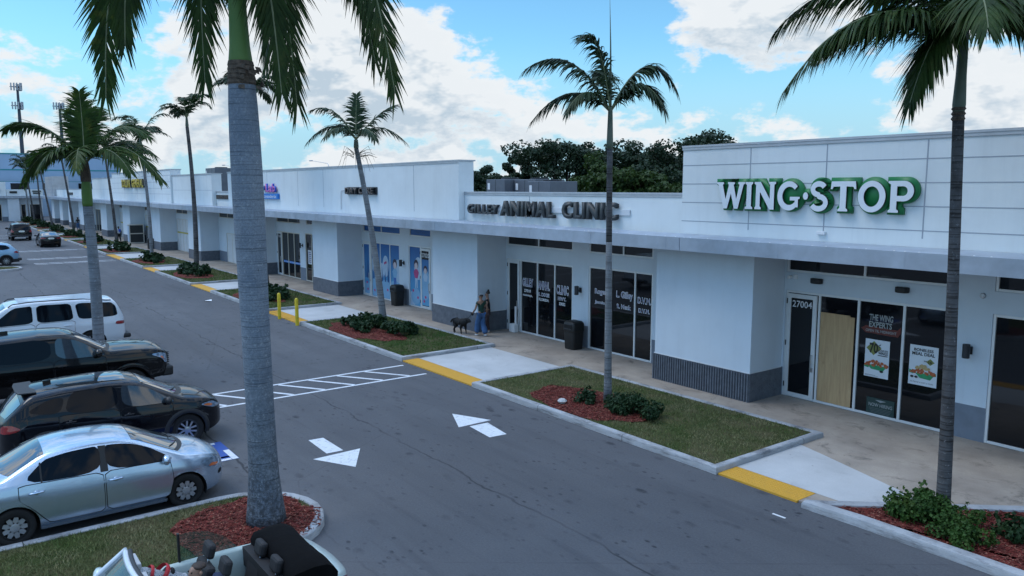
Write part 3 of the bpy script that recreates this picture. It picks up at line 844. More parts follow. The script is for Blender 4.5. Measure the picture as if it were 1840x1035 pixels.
def column(P, x):
    z = []
    n = len(P)
    for i in range(n):
        a, b = P[i], P[(i + 1) % n]
        if (a[0] <= x < b[0]) or (b[0] <= x < a[0]): z.append(a[1] + (b[1] - a[1]) * (x - a[0]) / (b[0] - a[0]))
    return (min(z), max(z)) if len(z) >= 2 else None
class Car:
    def __init__(s, name, label, cat, loc, heading, P, paintm, group=None):
        """heading: direction of the nose in degrees from +X"""
        s.P = P; s.paint = paintm
        s.root = thing(name, label, cat, loc, group, R(heading)); ORG[s.root.name] = Vector((0, 0, 0))
        s.top = Fast(smooth_tab(P['top'], P.get('sig', .07))); s.belt = Fast(smooth_tab(P['belt'], .1)); s.sill = Fast(smooth_tab(P['sill'], .06))
        s.xr, s.xf = P['top'][0][0], P['top'][-1][0]; s.W = P['W'] / 2; s.tum = P.get('tum', .3)
        s.Rf, s.Rr = P.get('Rf', .75), P.get('Rr', .5); s.nf, s.nr = P.get('nf', 2.4), P.get('nr', 3.0)
    def w(s, x):
        k = 1.0
        if x > s.xf - s.Rf: u = min(1, (x - s.xf + s.Rf) / s.Rf); k = (1 - u ** s.nf) ** (1 / s.nf) if u < 1 else 0
        if x < s.xr + s.Rr: u = min(1, (s.xr + s.Rr - x) / s.Rr); k = (1 - u ** s.nr) ** (1 / s.nr) if u < 1 else 0
        return s.W * k * (1 - s.P.get('taper', .03) * (x / s.xf) ** 2)
    def f(s, t):
        return 1 - .055 * (max(0, (.32 - t) / .32)) ** 2 - .05 * (max(0, (t - .55) / .45)) ** 2 - s.P.get('crease', .012) * math.exp(-((t - .78) / .07) ** 2) * 0 + .008 * math.exp(-((t - .80) / .06) ** 2)
    def cr(s, x):
        hgt = max(.004, s.top(x) - s.belt(x)); return min(.45 * hgt, s.P.get('crown', .07))
    def wr(s, x):
        wb = s.w(x) * s.f(1); hgt = max(.004, s.top(x) - s.belt(x)); c = s.cr(x)
        return max(wb * .3, wb - min(.02, hgt) - s.tum * max(0, hgt - c)) if wb > .02 else wb * .5
    def side(s, x, z):
        b = s.belt(x); z0 = s.sill(x)
        if z <= b: return s.w(x) * s.f(max(0, (z - z0) / max(.01, b - z0)))
        zt = s.top(x) - s.cr(x); wb = s.w(x) * s.f(1); k = min(1, (z - b) / max(.01, zt - b))
        return wb + (s.wr(x) - wb) * k
    def topz(s, x, y):
        return s.top(x) - s.cr(x) * min(1.3, abs(y) / max(.02, s.wr(x))) ** 2
    def section(s, x):
        z0, b, w = s.sill(x), s.belt(x), s.w(x); o = []
        nl = 15
        for i in range(nl): t = i / (nl - 1); o.append((w * s.f(t), z0 + (b - z0) * t))
        wb = w * s.f(1); wr = s.wr(x); c = s.cr(x); zt = s.top(x) - c
        A = Vector((wb, b)); B = Vector((wr, zt)); n2 = 5; k1 = .80
        for i in range(1, n2 + 1): o.append(tuple(A.lerp(B, k1 * i / n2)))
        p0 = A.lerp(B, k1); yk = wr * .86; p2 = Vector((yk, s.top(x) - c * .86 ** 2))
        for i in range(1, 5):
            t = i / 4; o.append(tuple((1 - t) ** 2 * p0 + 2 * t * (1 - t) * B + t * t * p2))
        for i in range(1, 7):
            y = yk * (1 - i / 6); o.append((y, s.top(x) - c * (y / max(wr, 1e-3)) ** 2))
        return o
    def build_body(s, hole=None, openx=None):
        xs = []; n = int((s.xf - s.xr) / .045)
        for i in range(n + 1):
            xs.append(s.xr + (s.xf - s.xr) * i / n)
        ext = []
        for k in (.004, .012, .025): ext += [s.xf - k, s.xr + k]
        xs = sorted(xs + ext)
        mb = MB(); rows = [s.section(x) for x in xs]; m = len(rows[0]); nl = 15
        Ra = s.P['Ra']; arch = [(xw, s.P['rw']) for xw in s.P['axles']]
        for sg in (1, -1):
            G = []
            for x, row in zip(xs, rows):
                G.append([[x, sg * y, z] for y, z in row])
            ins = set()
            for i in range(len(xs)):
                for j in range(nl):
                    x, y, z = G[i][j]
                    for xw, zw in arch:
                        dx, dz = x - xw, z - zw
                        if (dz > 0 and dx * dx + dz * dz < Ra * Ra) or (dz <= 0 and abs(dx) < Ra): ins.add((i, j, xw, zw))
            inn = {(a, b_) for a, b_, _, _ in ins}
            b0 = len(mb.v)
            keep = []
            for i in range(len(xs) - 1):
                for j in range(m - 1):
                    q = [(i, j), (i + 1, j), (i + 1, j + 1), (i, j + 1)]
                    if all(v in inn for v in q): continue
                    if openx and j >= nl + 1 and openx[0] < (xs[i] + xs[i + 1]) / 2 < openx[1]: continue
                    keep.append(q)
            for (i, j, xw, zw) in ins:
                x, y, z = G[i][j]; dx, dz = x - xw, z - zw
                if dz > 0:
                    d = math.hypot(dx, dz) or 1e-4; G[i][j][0] = xw + dx / d * Ra; G[i][j][2] = zw + dz / d * Ra
                else: G[i][j][0] = xw + (Ra if dx > 0 else -Ra)
            for r_ in G:
                for p in r_: mb.v.append(tuple(p))
            for q in keep:
                ids = [b0 + i * m + j for i, j in q]
                mb.face(ids if sg < 0 else ids[::-1])
        s.body = mb.build('body', s.paint, s.root, auto=42, local=True)
        # underside and wheel wells
        u = MB(); u.box(s.xr + .35, s.xf - .4, -s.W * .78, s.W * .78, s.sill(0) + .01, s.sill(0) + .08)
        for xw, zw in arch:
            for sg in (1, -1):
                G = []
                for k in range(17):
                    a = PI * (-.12 + 1.24 * k / 16); G.append([(xw + Ra * math.cos(a), sg * yy, zw + Ra * math.sin(a)) for yy in (s.side(xw, zw) - .012, s.W - .38)])
                u.grid(G); u.poly([g[1] for g in G])
        u.build('underbody', MAT['seam'], s.root, local=True)
    def side_patch(s, name, poly, mat, off=.004, sides=(1, -1), parent=None, round_=2, clip=True, nx=26, nz=7, k=.2, margin=.05):
        P = chaikin(poly, round_, k) if round_ else poly
        x0 = min(p[0] for p in P); x1 = max(p[0] for p in P); out = []
        for sg in sides:
            mb = MB(); G = []
            for i in range(nx + 1):
                t = i / nx; t = .5 - .5 * math.cos(PI * t) if nx > 8 else t
                x = x0 + (x1 - x0) * (.0015 + .997 * t); cz = column(P, x)
                if not cz: continue
                lo, hi = cz
                if clip and hi > s.belt(x): hi = min(hi, s.top(x) - s.cr(x) - margin); lo = min(lo, hi)
                G.append([(x, sg * (s.side(x, lo + (hi - lo) * j / nz) + off), lo + (hi - lo) * j / nz) for j in range(nz + 1)])
            if sg > 0: G = [g[::-1] for g in G]
            mb.grid(G); mb.smooth = False
            out.append(mb.build(name, mat, parent or s.root, smooth=True, local=True))
        return out
    def top_patch(s, name, mat, xb, xt, bow, inset_, off=.005, parent=None, n=14, bow_t=0.0, ny=16, spread=0.0):
        G = []
        for i in range(n + 1):
            t = i / n; r = []
            for j in range(ny + 1):
                v = -1 + 2 * j / ny
                x = (xb - bow * v * v) * (1 - t) + (xt - bow_t * v * v) * t
                y = v * max(.05, s.wr(x) - inset_)
                r.append((x, y, s.topz(x, y) + off))
            G.append(r)
        mb = MB(); mb.grid(G if xb > xt else G[::-1])
        return mb.build(name, mat, parent or s.root, smooth=True, local=True)
    def end_patch(s, name, poly, mat, rear=True, off=.006, parent=None, nx=16, nz=5, round_=1):
        """patch on the front or rear face, outline in (y, z)"""
        P = chaikin(poly, round_) if round_ else poly
        y0 = min(p[0] for p in P); y1 = max(p[0] for p in P); G = []
        Rr, n_ = (s.Rr, s.nr) if rear else (s.Rf, s.nf)
        for i in range(nx + 1):
            y = y0 + (y1 - y0) * (.002 + .996 * i / nx); c = column(P, y)
            if not c: continue
            r = []
            for j in range(nz + 1):
                z = c[0] + (c[1] - c[0]) * j / nz
                q = min(.999, abs(y) / (s.W * .955)); u = (1 - q ** n_) ** (1 / n_)
                x = (s.xr + Rr * (1 - u) - off) if rear else (s.xf - Rr * (1 - u) + off)
                # lean with the profile where the tail slopes
                if rear:
                    xx = x
                    while s.top(xx) < z and xx < s.xr + 1: xx += .01
                    x = min(xx, s.xr + 1) - (off if xx > x else 0)
                r.append((x, y, z))
            G.append(r)
        mb = MB(); mb.grid(G if not rear else G[::-1])
        return mb.build(name, mat, parent or s.root, smooth=True, local=True)
    def doors(s, polys, handles, mat=None, sides=(1, -1)):
        for poly, hd in zip(polys, handles):
            for sg in sides:
                cx = sum(p[0] for p in poly) / len(poly); cz = sum(p[1] for p in poly) / len(poly)
                d = s.side_patch('door', poly, mat or s.paint, .006, (sg,), round_=1, k=.08, clip=False)[0]
                big = [(p[0] + (.011 if p[0] > cx else -.011), p[1] + (.011 if p[1] > cz else -.011)) for p in poly]
                s.side_patch('door_gap', big, MAT['seam'], .002, (sg,), d, round_=1, k=.08, clip=False)
                if hd:
                    x, z = hd; y = sg * (s.side(x, z) + .006)
                    mb = MB(); e = sg * .028
                    mb.tube([(x - .11, y, z - .004), (x - .085, y + e, z), (x, y + e * 1.15, z + .004), (x + .085, y + e, z + .004), (x + .11, y, z + .004)], [.012, .016, .016, .016, .012], 8)
                    mb.lathe([(.045, 0), (.03, .004), (0, .005)], 12, M=Matrix.Translation((x, y - sg * .001, z - .005)) @ Matrix.Rotation(-sg * PI / 2, 4, 'X'))
                    mb.build('handle', s.P.get('handle_mat', mat or s.paint), d, smooth=True, local=True)
    def mirrors(s, x, z, mat, sides=(1, -1), sc=1.0):
        for sg in sides:
            y = s.side(x, z); mb = MB()
            M = Matrix.Translation((x, sg * (y + .13 * sc), z + .05)) @ Matrix.Rotation(sg * R(8), 4, 'Z') @ Matrix.Diagonal((.62 * sc, 1.05 * sc, .75 * sc, 1))
            mb.lathe([(0, -.11), (.06, -.1), (.105, -.05), (.115, 0), (.105, .05), (.06, .1), (0, .11)], 14, M=M)
            mb.tube([(x + .02, sg * (y - .01), z), (x + .01, sg * (y + .08), z + .02)], [.03, .025], 8)
            mb.build('mirror', mat, s.root, smooth=True, local=True)
    def wheels(s, rt, wd, rimr, spokes, style, rim_mat, sides=(1, -1)):
        """tyre radius, width, rim radius"""
        for xw in s.P['axles']:
            for sg in sides:
                yo = s.side(xw, s.P['rw'] + s.P['Ra'] + .02) - .03
                M = Matrix.Translation((xw, sg * (yo - wd), rt)) @ Matrix.Rotation(-sg * PI / 2, 4, 'X')
                t = MB(); t.lathe([(rimr - .02, wd * .1), (rt * .93, 0), (rt, wd * .12), (rt + .002, wd * .5), (rt, wd * .88), (rt * .95, wd * .985), (rt * .88, wd), (rimr + .012, wd * .985), (rimr, wd * .93)], 36, M=M, cap=False)
                ty = t.build('wheel', MAT['tyre'], s.root, smooth=True, local=True)
                r = MB()
                r.lathe([(rimr + .004, wd * .96), (rimr - .012, wd * .985), (rimr - .03, wd * .94), (rimr - .035, wd * .55), (.09, wd * .5), (0, wd * .5)], 32, M=M, cap=False)
                b = MB()
                for k in range(spokes):
                    a = 2 * PI * k / spokes
                    if style == 'cap':
                        prof = [(.05, .052), (rimr * .55, .058), (rimr - .022, .040), (rimr - .022, -.040), (rimr * .55, -.058), (.05, -.052)]
                        kk = 2 * PI * rimr / spokes / .125
                        prof = [(p[0], p[1] * min(1.0, kk) * .68) for p in prof]
                        polys = [prof]
                    else:
                        polys = []
                        for o in (-1, 1):
                            polys.append([(.05, o * .030 + .014), (rimr - .02, o * .062 + .02), (rimr - .02, o * .062 - .02), (.05, o * .030 - .014)])
                    for q in polys:
                        b.prism(q, wd * .80, wd * .93, M=M @ Matrix.Rotation(a, 4, 'Z'))
                b.lathe([(.075, wd * .78), (.07, wd * .97), (.045, wd * 1.0), (0, wd * 1.0)], 20, M=M)
                rim = b.build('rim', rim_mat, ty, local=True, auto=40)
                r.build('rim_barrel', MAT['seam'] if style == 'cap' else MAT['dark_grey'], rim, smooth=True, local=True)
    def arches(s, mat, wid=.075, sides=(1, -1)):
        Ra = s.P['Ra']; zw = s.P['rw']
        for xw in s.P['axles']:
            for sg in sides:
                G = []
                for k in range(25):
                    a = PI * (-.10 + 1.20 * k / 24); r_ = []
                    for rr, o in ((Ra - .025, -.03), (Ra - .02, .016), (Ra + wid * .5, .020), (Ra + wid, .008)):
                        x, z = xw + rr * math.cos(a), max(s.sill(xw) - .02, zw + rr * math.sin(a))
                        r_.append((x, sg * (s.side(x, min(z, s.belt(x))) + o), z))
                    G.append(r_)
                mb = MB(); mb.grid(G); mb.build('arch_trim', mat, s.root, smooth=True, local=True)
    def sill_trim(s, x0, x1, z1, mat, off=.012, name='sill_trim'):
        s.side_patch(name, [(x0, s.sill(0) - .005), (x1, s.sill(0) - .005), (x1, z1), (x0, z1)], mat, off, round_=0, clip=False)
    def wipers(s, xb, bow):
        for k, y0 in enumerate((-.05, .5)):
            mb = MB(); pts = []
            for i in range(9):
                y = y0 - i * .055 * 1.1; v = y / max(.2, s.wr(xb) - .06); x = xb - bow * v * v - .02 - i * .012
                pts.append((x, y, s.topz(x, y) + .022))
            mb.tube(pts, .008, 6); mb.build('wiper', MAT['black'], s.root, local=True)

# --- silver sedan in the nearest bay
P = dict(W=1.70, axles=(1.31, -1.31), rw=.305, Ra=.355, tum=.36, Rf=.85, Rr=.6, nf=2.3, nr=2.6, crown=.075, sig=.08,
         top=[(-2.24, .60), (-2.22, .86), (-2.10, 1.02), (-1.72, 1.07), (-1.50, 1.10), (-.86, 1.42), (-.5, 1.475), (-.1, 1.49), (.3, 1.465), (.55, 1.41), (1.33, 1.03), (1.72, .96), (1.98, .84), (2.08, .70), (2.13, .50)],
         belt=[(-2.24, .58), (-2.1, .90), (-1.6, .985), (-.8, .975), (.3, .935), (1.2, .90), (1.7, .83), (2.0, .70), (2.13, .48)],
         sill=[(-2.24, .34), (-1.9, .27), (-1.3, .20), (1.3, .20), (1.85, .21), (2.13, .28)])
c = Car('parked_car', 'silver four door sedan parked in the nearest bay beside the grass island', 'car', (-15.10, 2.11, 0), 90, P, MAT['silver_paint'])
c.build_body()
c.side_patch('side_window', [(-1.20, .985), (-.02, .955), (-.02, 1.40), (-.55, 1.40), (-.80, 1.33)], MAT['car_glass'], .004, margin=.045)
c.side_patch('side_window', [(.06, .955), (1.12, .93), (1.06, .99), (.58, 1.31), (.40, 1.385), (.06, 1.40)], MAT['car_glass'], .004, margin=.045)
c.side_patch('pillar_trim', [(-.04, .95), (.08, .95), (.08, 1.395), (-.04, 1.40)], MAT['black'], .0025, round_=0, margin=.045)
c.side_patch('pillar_trim', [(-.91, .965), (-.885, .965), (-.885, 1.29), (-.91, 1.28)], MAT['black'], .0065, round_=0, margin=.05)
wd = c.top_patch('windscreen', MAT['car_glass_glossy'], 1.34, .50, .18, .075)
c.top_patch('rear_window', MAT['car_glass_glossy'], -1.48, -.82, -.14, .09, .005)
c.top_patch('cowl', MAT['black'], 1.43, 1.345, .2, .085, .004, n=3, bow_t=.18)
c.wipers(1.36, .19)
c.doors([[(.03, .29), (1.02, .29), (1.10, .60), (1.06, .925), (.03, .945)], [(-.005, .29), (-.82, .29), (-1.02, .55), (-1.22, .74), (-1.22, .965), (-.005, .945)]], [(.18, .80), (-.98, .83)])
c.sill_trim(-.95, .98, .255, MAT['silver_paint'], .02)
c.side_patch('headlight', [(1.58, .77), (1.72, .80), (1.98, .76), (2.04, .66), (1.90, .59), (1.70, .64)], MAT['lamp_clear'], .007, round_=2)
c.side_patch('indicator', [(1.72, .655), (1.92, .615), (1.95, .65), (1.80, .70)], MAT['lamp_amber'], .011, round_=1)
c.side_patch('fog_recess', [(1.93, .42), (2.03, .42), (2.03, .50), (1.95, .50)], MAT['seam'], .006, round_=2)
c.side_patch('tail_light', [(-1.95, .72), (-2.17, .72), (-2.17, .92), (-2.0, .94)], MAT['lamp_red'], .006)
c.mirrors(.98, .93, MAT['silver_paint'])
c.wheels(.305, .19, .205, 9, 'cap', MAT['hubcap'])

# --- black compact SUV behind it
P = dict(W=1.86, axles=(1.335, -1.335), rw=.36, Ra=.415, tum=.27, Rf=.75, Rr=.55, nf=2.5, nr=2.7, crown=.075, sig=.075,
         top=[(-2.20, .62), (-2.19, .95), (-2.10, 1.12), (-1.72, 1.50), (-1.62, 1.60), (-1.0, 1.655), (-.3, 1.675), (.2, 1.65), (.5, 1.58), (1.28, 1.17), (1.75, 1.08), (2.05, .97), (2.18, .82), (2.24, .6)],
         belt=[(-2.20, .60), (-2.1, 1.02), (-1.7, 1.16), (-.8, 1.10), (.3, 1.05), (1.2, 1.02), (1.8, .95), (2.1, .80), (2.24, .58)],
         sill=[(-2.20, .45), (-1.9, .34), (-1.3, .26), (1.3, .26), (1.85, .28), (2.24, .38)])
c = Car('parked_car', 'black compact SUV with grey wheel arches parked between silver sedan and crosswalk', 'car', (-18.70, 3.02, 0), 90, P, MAT['navy_paint'])
c.build_body()
c.side_patch('side_window', [(-1.02, 1.125), (-.02, 1.085), (-.02, 1.57), (-.70, 1.57), (-.90, 1.50)], MAT['car_glass'], .004, margin=.05)
c.side_patch('side_window', [(-1.72, 1.25), (-1.10, 1.14), (-.98, 1.46), (-1.25, 1.47)], MAT['car_glass'], .004, margin=.05)
c.side_patch('side_window', [(.06, 1.08), (1.10, 1.05), (1.05, 1.10), (.55, 1.45), (.35, 1.56), (.06, 1.57)], MAT['car_glass_glossy'], .004, margin=.05)
c.top_patch('windscreen', MAT['car_glass_glossy'], 1.30, .48, .20, .085)
c.top_patch('cowl', MAT['black'], 1.42, 1.31, .22, .1, .004, n=3, bow_t=.2)
c.top_patch('rear_window', MAT['car_glass_glossy'], -2.08, -1.75, -.06, .1, .006)
c.top_patch('sunroof', MAT['car_glass_glossy'], .22, -.32, .02, .22, .004)
c.wipers(1.32, .2)
c.doors([[(.03, .36), (1.0, .36), (1.07, .70), (1.05, 1.04), (.03, 1.075)], [(-.005, .36), (-.75, .36), (-.95, .66), (-1.12, .86), (-1.12, 1.11), (-.005, 1.075)]], [(.17, .93), (-.92, .96)])
c.sill_trim(-.92, .92, .38, MAT['clad'], .016); c.arches(MAT['clad'], .08)
c.side_patch('headlight', [(1.62, .90), (1.85, .93), (2.14, .86), (2.16, .78), (1.98, .76), (1.80, .82)], MAT['lamp_clear'], .007)
c.side_patch('indicator', [(1.68, .875), (1.90, .81), (1.92, .86), (1.80, .895)], MAT['lamp_amber'], .011, round_=1)
c.side_patch('tail_light', [(-1.75, .95), (-2.14, .84), (-2.16, 1.0), (-1.95, 1.06)], MAT['lamp_red'], .008)
sp = MB(); sp.prism([(-1.45, .58), (-1.76, .54), (-1.80, .3), (-1.80, -.3), (-1.76, -.54), (-1.45, -.58)], 1.575, 1.605); sp.build('spoiler', MAT['clad'], c.root, local=True, bevel=.012)
fin = MB(); fin.prism([(-1.28, .02), (-1.13, .004), (-1.13, -.004), (-1.28, -.02)], 1.62, 1.70); fin.build('roof_antenna', MAT['navy_paint'], c.root, local=True, bevel=.005)
c.mirrors(.95, 1.07, MAT['black']); c.wheels(.36, .215, .235, 5, 'double', MAT['alloy'])

# --- black crew cab pickup
P = dict(W=2.04, axles=(1.86, -1.86), rw=.405, Ra=.50, tum=.20, Rf=.42, Rr=.3, nf=3.6, nr=4, crown=.07, sig=.06,
         top=[(-2.97, .9), (-2.95, 1.34), (-2.9, 1.37), (-1.67, 1.37), (-1.63, 1.39), (-1.47, 1.86), (-1.37, 1.94), (-.2, 1.985), (.35, 1.96), (.62, 1.88), (1.38, 1.43), (2.0, 1.415), (2.55, 1.37), (2.80, 1.27), (2.87, 1.02), (2.9, .75)],
         belt=[(-2.97, .88), (-2.9, 1.30), (-1.6, 1.30), (-.5, 1.28), (1.3, 1.28), (2.3, 1.26), (2.75, 1.16), (2.9, .72)],
         sill=[(-2.97, .6), (-2.5, .55), (-1.4, .47), (1.3, .47), (2.4, .5), (2.9, .55)])
c = Car('pickup_truck', 'black crew cab pickup truck parked next to the palm island', 'pickup truck', (-23.80, 2.35, 0), 90, P, MAT['black_paint'])
c.build_body()
c.side_patch('side_window', [(-1.38, 1.32), (.02, 1.31), (.02, 1.86), (-1.26, 1.84)], MAT['car_glass'], .004, margin=.06)
c.side_patch('side_window', [(.12, 1.30), (1.24, 1.29), (1.20, 1.34), (.70, 1.72), (.5, 1.84), (.12, 1.86)], MAT['car_glass_glossy'], .004, margin=.06)
c.top_patch('windscreen', MAT['car_glass_glossy'], 1.40, .60, .16, .085)
c.top_patch('cowl', MAT['black'], 1.50, 1.41, .16, .1, .004, n=3, bow_t=.16)
c.wipers(1.42, .16)
c.doors([[(.08, .58), (1.22, .58), (1.28, .8), (1.27, 1.27), (.08, 1.285)], [(.04, .58), (-1.15, .58), (-1.42, .95), (-1.42, 1.28), (.04, 1.285)]], [(.24, 1.13), (-1.2, 1.13)])
c.arches(MAT['black_paint'], .09)
c.side_patch('headlight', [(2.36, 1.17), (2.62, 1.20), (2.86, 1.10), (2.87, .92), (2.74, .88), (2.66, 1.04)], MAT['lamp_clear'], .008, round_=1)
c.side_patch('indicator', [(2.60, 1.08), (2.70, 1.02), (2.74, .93), (2.68, 1.10)], MAT['lamp_amber'], .012, round_=1)
bp = MB(); bp.box(2.62, 2.96, -.93, .93, .50, .78); bp.build('front_bumper', MAT['black'], c.root, local=True, bevel=.06)
gr = MB()
for k in range(6): gr.box(2.86, 2.925, -.62, .62, .82 + k * .055, .85 + k * .055)
gr.build('grille', MAT['dark_grey'], c.root, local=True, bevel=.006)
fin = MB(); fin.prism([(-1.0, .03), (-.82, .005), (-.82, -.005), (-1.0, -.03)], 1.94, 2.03); fin.build('roof_antenna', MAT['black_paint'], c.root, local=True, bevel=.006)
c.mirrors(1.08, 1.34, MAT['black_paint'], sc=1.35); c.wheels(.405, .27, .235, 6, 'double', MAT['dark_grey'])

# --- long white SUV, tail towards the lane
P = dict(W=2.08, axles=(1.56, -1.56), rw=.40, Ra=.46, tum=.20, Rf=.6, Rr=.42, nf=3.0, nr=3.2, crown=.06, sig=.06,
         top=[(-2.72, .68), (-2.70, 1.05), (-2.66, 1.22), (-2.42, 1.78), (-2.32, 1.87), (-1.2, 1.93), (0, 1.95), (.6, 1.92), (.9, 1.85), (1.55, 1.36), (2.3, 1.29), (2.62, 1.2), (2.72, .95), (2.75, .7)],
         belt=[(-2.72, .66), (-2.64, 1.16), (-2.3, 1.23), (0, 1.21), (1.5, 1.18), (2.4, 1.12), (2.65, .98), (2.75, .68)],
         sill=[(-2.72, .45), (-2.3, .40), (-1.6, .34), (1.6, .34), (2.3, .36), (2.75, .42)])
c = Car('parked_car', 'long white SUV with big dark windows backed up to the lane', 'car', (-30.95, 2.80, 0), -90, P, MAT['white_car'])
c.build_body()
for poly in ([(-2.42, 1.27), (-1.20, 1.25), (-1.12, 1.80), (-2.22, 1.76), (-2.38, 1.6)], [(-1.05, 1.25), (.02, 1.24), (.02, 1.82), (-1.0, 1.82)], [(.14, 1.24), (1.38, 1.22), (1.3, 1.28), (.75, 1.72), (.55, 1.82), (.14, 1.82)]):
    c.side_patch('side_window', poly, MAT['car_glass'], .005, margin=.07, round_=2, k=.12)
c.top_patch('windscreen', MAT['car_glass_glossy'], 1.58, .88, .15, .09)
c.top_patch('rear_window', MAT['car_glass'], -2.66, -2.40, -.04, .1, .006)
c.doors([[(.10, .46), (1.08, .46), (1.30, .8), (1.30, 1.19), (.10, 1.215)], [(.05, .46), (-.92, .46), (-1.05, .8), (-1.08, 1.22), (.05, 1.215)]], [(.26, 1.06), (-.86, 1.08)])
c.side_patch('tail_light', [(-2.30, .98), (-2.36, 1.10), (-2.68, 1.06), (-2.70, .96)], MAT['lamp_red'], .008, round_=1)
rb = MB(); rb.box(-2.82, -2.4, -.9, .9, .44, .60); rb.build('rear_bumper', MAT['clad'], c.root, local=True, bevel=.05)
for sg in (1, -1):
    rr = MB(); rr.tube([(x, sg * (c.wr(x) - .04), c.topz(x, c.wr(x) * .95) + (.055 if -2.1 < x < .7 else 0)) for x in (-2.25, -2.1, -1.4, -.6, .2, .68, .8)], .017, 6); rr.build('roof_rail', MAT['black'], c.root, local=True)
rs = MB()
for k in range(7): rs.box(-2.0, .5, -.60 + k * .2 - .03, -.60 + k * .2 + .03, 1.925, 1.945)
rs.build('roof_ribs', MAT['white_car'], c.root, local=True, bevel=.008)
c.mirrors(1.2, 1.26, MAT['white_car'], sc=1.2); c.wheels(.40, .25, .27, 6, 'double', MAT['alloy'])

# --- cars farther down the lane
P = dict(W=1.84, axles=(1.35, -1.35), rw=.36, Ra=.42, tum=.30, Rf=.7, Rr=.55, nf=2.5, nr=2.6, crown=.07, sig=.08,
         top=[(-2.28, .62), (-2.26, .95), (-2.12, 1.15), (-1.75, 1.52), (-1.6, 1.62), (-.9, 1.69), (-.2, 1.71), (.3, 1.67), (.6, 1.58), (1.35, 1.15), (1.9, 1.05), (2.2, .9), (2.35, .6)],
         belt=[(-2.28, .60), (-2.1, 1.05), (-1.5, 1.14), (.3, 1.07), (1.3, 1.02), (2.1, .85), (2.35, .58)],
         sill=[(-2.28, .42), (-1.9, .32), (-1.35, .26), (1.35, .26), (2.35, .36)])
c = Car('parked_car', 'light blue crossover with red tail light parked behind the far left kerb', 'car', (-69.35, 3.35, 0), -90, P, MAT['blue_car'])
c.build_body()
c.side_patch('side_window', [(-1.72, 1.26), (-.95, 1.14), (-.85, 1.60), (-1.35, 1.56)], MAT['car_glass'], .004); c.side_patch('side_window', [(-.8, 1.13), (.05, 1.10), (.05, 1.62), (-.72, 1.62)], MAT['car_glass'], .004)
c.side_patch('side_window', [(.15, 1.1), (1.15, 1.07), (.6, 1.5), (.4, 1.6), (.15, 1.62)], MAT['car_glass'], .004)
c.top_patch('windscreen', MAT['car_glass_glossy'], 1.36, .58, .18, .08); c.top_patch('rear_window', MAT['car_glass'], -2.10, -1.76, -.06, .1, .006)
c.side_patch('tail_light', [(-1.80, .98), (-2.2, .88), (-2.22, 1.02), (-2.0, 1.10)], MAT['lamp_red'], .012)
c.sill_trim(-2.2, -1.75, .5, MAT['clad'], .02); c.arches(MAT['clad'], .06); c.mirrors(1.0, 1.1, MAT['blue_car'])
rb = MB(); rb.box(-2.35, -1.95, -.78, .78, .36, .55); rb.build('rear_bumper', MAT['clad'], c.root, local=True, bevel=.05)
c.wheels(.36, .22, .24, 5, 'double', MAT['alloy'])

P = dict(W=2.02, axles=(1.47, -1.47), rw=.40, Ra=.46, tum=.20, Rf=.6, Rr=.40, nf=3, nr=3.4, crown=.06, sig=.06,
         top=[(-2.6, .68), (-2.58, 1.05), (-2.52, 1.2), (-2.28, 1.75), (-2.18, 1.84), (-1.2, 1.89), (0, 1.9), (.6, 1.86), (.85, 1.8), (1.5, 1.3), (2.3, 1.2), (2.55, .95), (2.6, .7)],
         belt=[(-2.6, .66), (-2.5, 1.14), (0, 1.15), (1.5, 1.12), (2.4, 1.02), (2.6, .68)], sill=[(-2.6, .46), (-2.2, .42), (-1.5, .36), (1.5, .36), (2.6, .46)])
c = Car('moving_car', 'dark full size SUV driving away down the lane', 'car', (-102.9, 8.5, 0), 180, P, MAT['black_paint'])
c.build_body(); c.side_patch('side_window', [(-2.2, 1.2), (.9, 1.18), (.6, 1.74), (-2.0, 1.70)], MAT['car_glass'], .004, margin=.06)
c.top_patch('windscreen', MAT['car_glass_glossy'], 1.5, .84, .15, .08); c.top_patch('rear_window', MAT['car_glass'], -2.55, -2.24, -.03, .12, .008)
c.side_patch('tail_light', [(-2.28, .95), (-2.55, .9), (-2.55, 1.3), (-2.4, 1.3)], MAT['lamp_red'], .015)
c.end_patch('number_plate', [(-.28, .95), (.28, .95), (.28, 1.12), (-.28, 1.12)], MAT['plate'], True, .02)
rb = MB(); rb.box(-2.68, -2.3, -.92, .92, .46, .66); rb.build('rear_bumper', MAT['clad'], c.root, local=True, bevel=.05)
ex = MB(); ex.box(-2.62, -2.4, -.6, .6, .36, .45); ex.build('tow_guard', MAT['coping'], c.root, local=True, bevel=.02)
c.mirrors(1.15, 1.2, MAT['black'], sc=1.3); c.wheels(.40, .26, .26, 6, 'double', MAT['alloy'])

P = dict(W=1.83, axles=(1.4, -1.4), rw=.33, Ra=.38, tum=.38, Rf=.85, Rr=.6, nf=2.3, nr=2.8, crown=.07, sig=.08,
         top=[(-2.42, .62), (-2.40, .98), (-2.3, 1.1), (-1.75, 1.12), (-.95, 1.39), (-.4, 1.45), (.2, 1.43), (.55, 1.35), (1.4, .98), (2.0, .88), (2.35, .7), (2.45, .5)],
         belt=[(-2.42, .60), (-2.25, 1.0), (-1.0, .98), (.3, .95), (1.3, .91), (2.1, .78), (2.45, .48)], sill=[(-2.42, .36), (-1.9, .25), (1.4, .2), (2.45, .28)])
c = Car('moving_car', 'black sedan driving away beside the planted verge', 'car', (-89.7, 9.78, 0), 180, P, MAT['black_paint'])
c.build_body(); c.side_patch('side_window', [(-1.25, 1.02), (1.0, .97), (.5, 1.3), (-.7, 1.36)], MAT['car_glass'], .004)
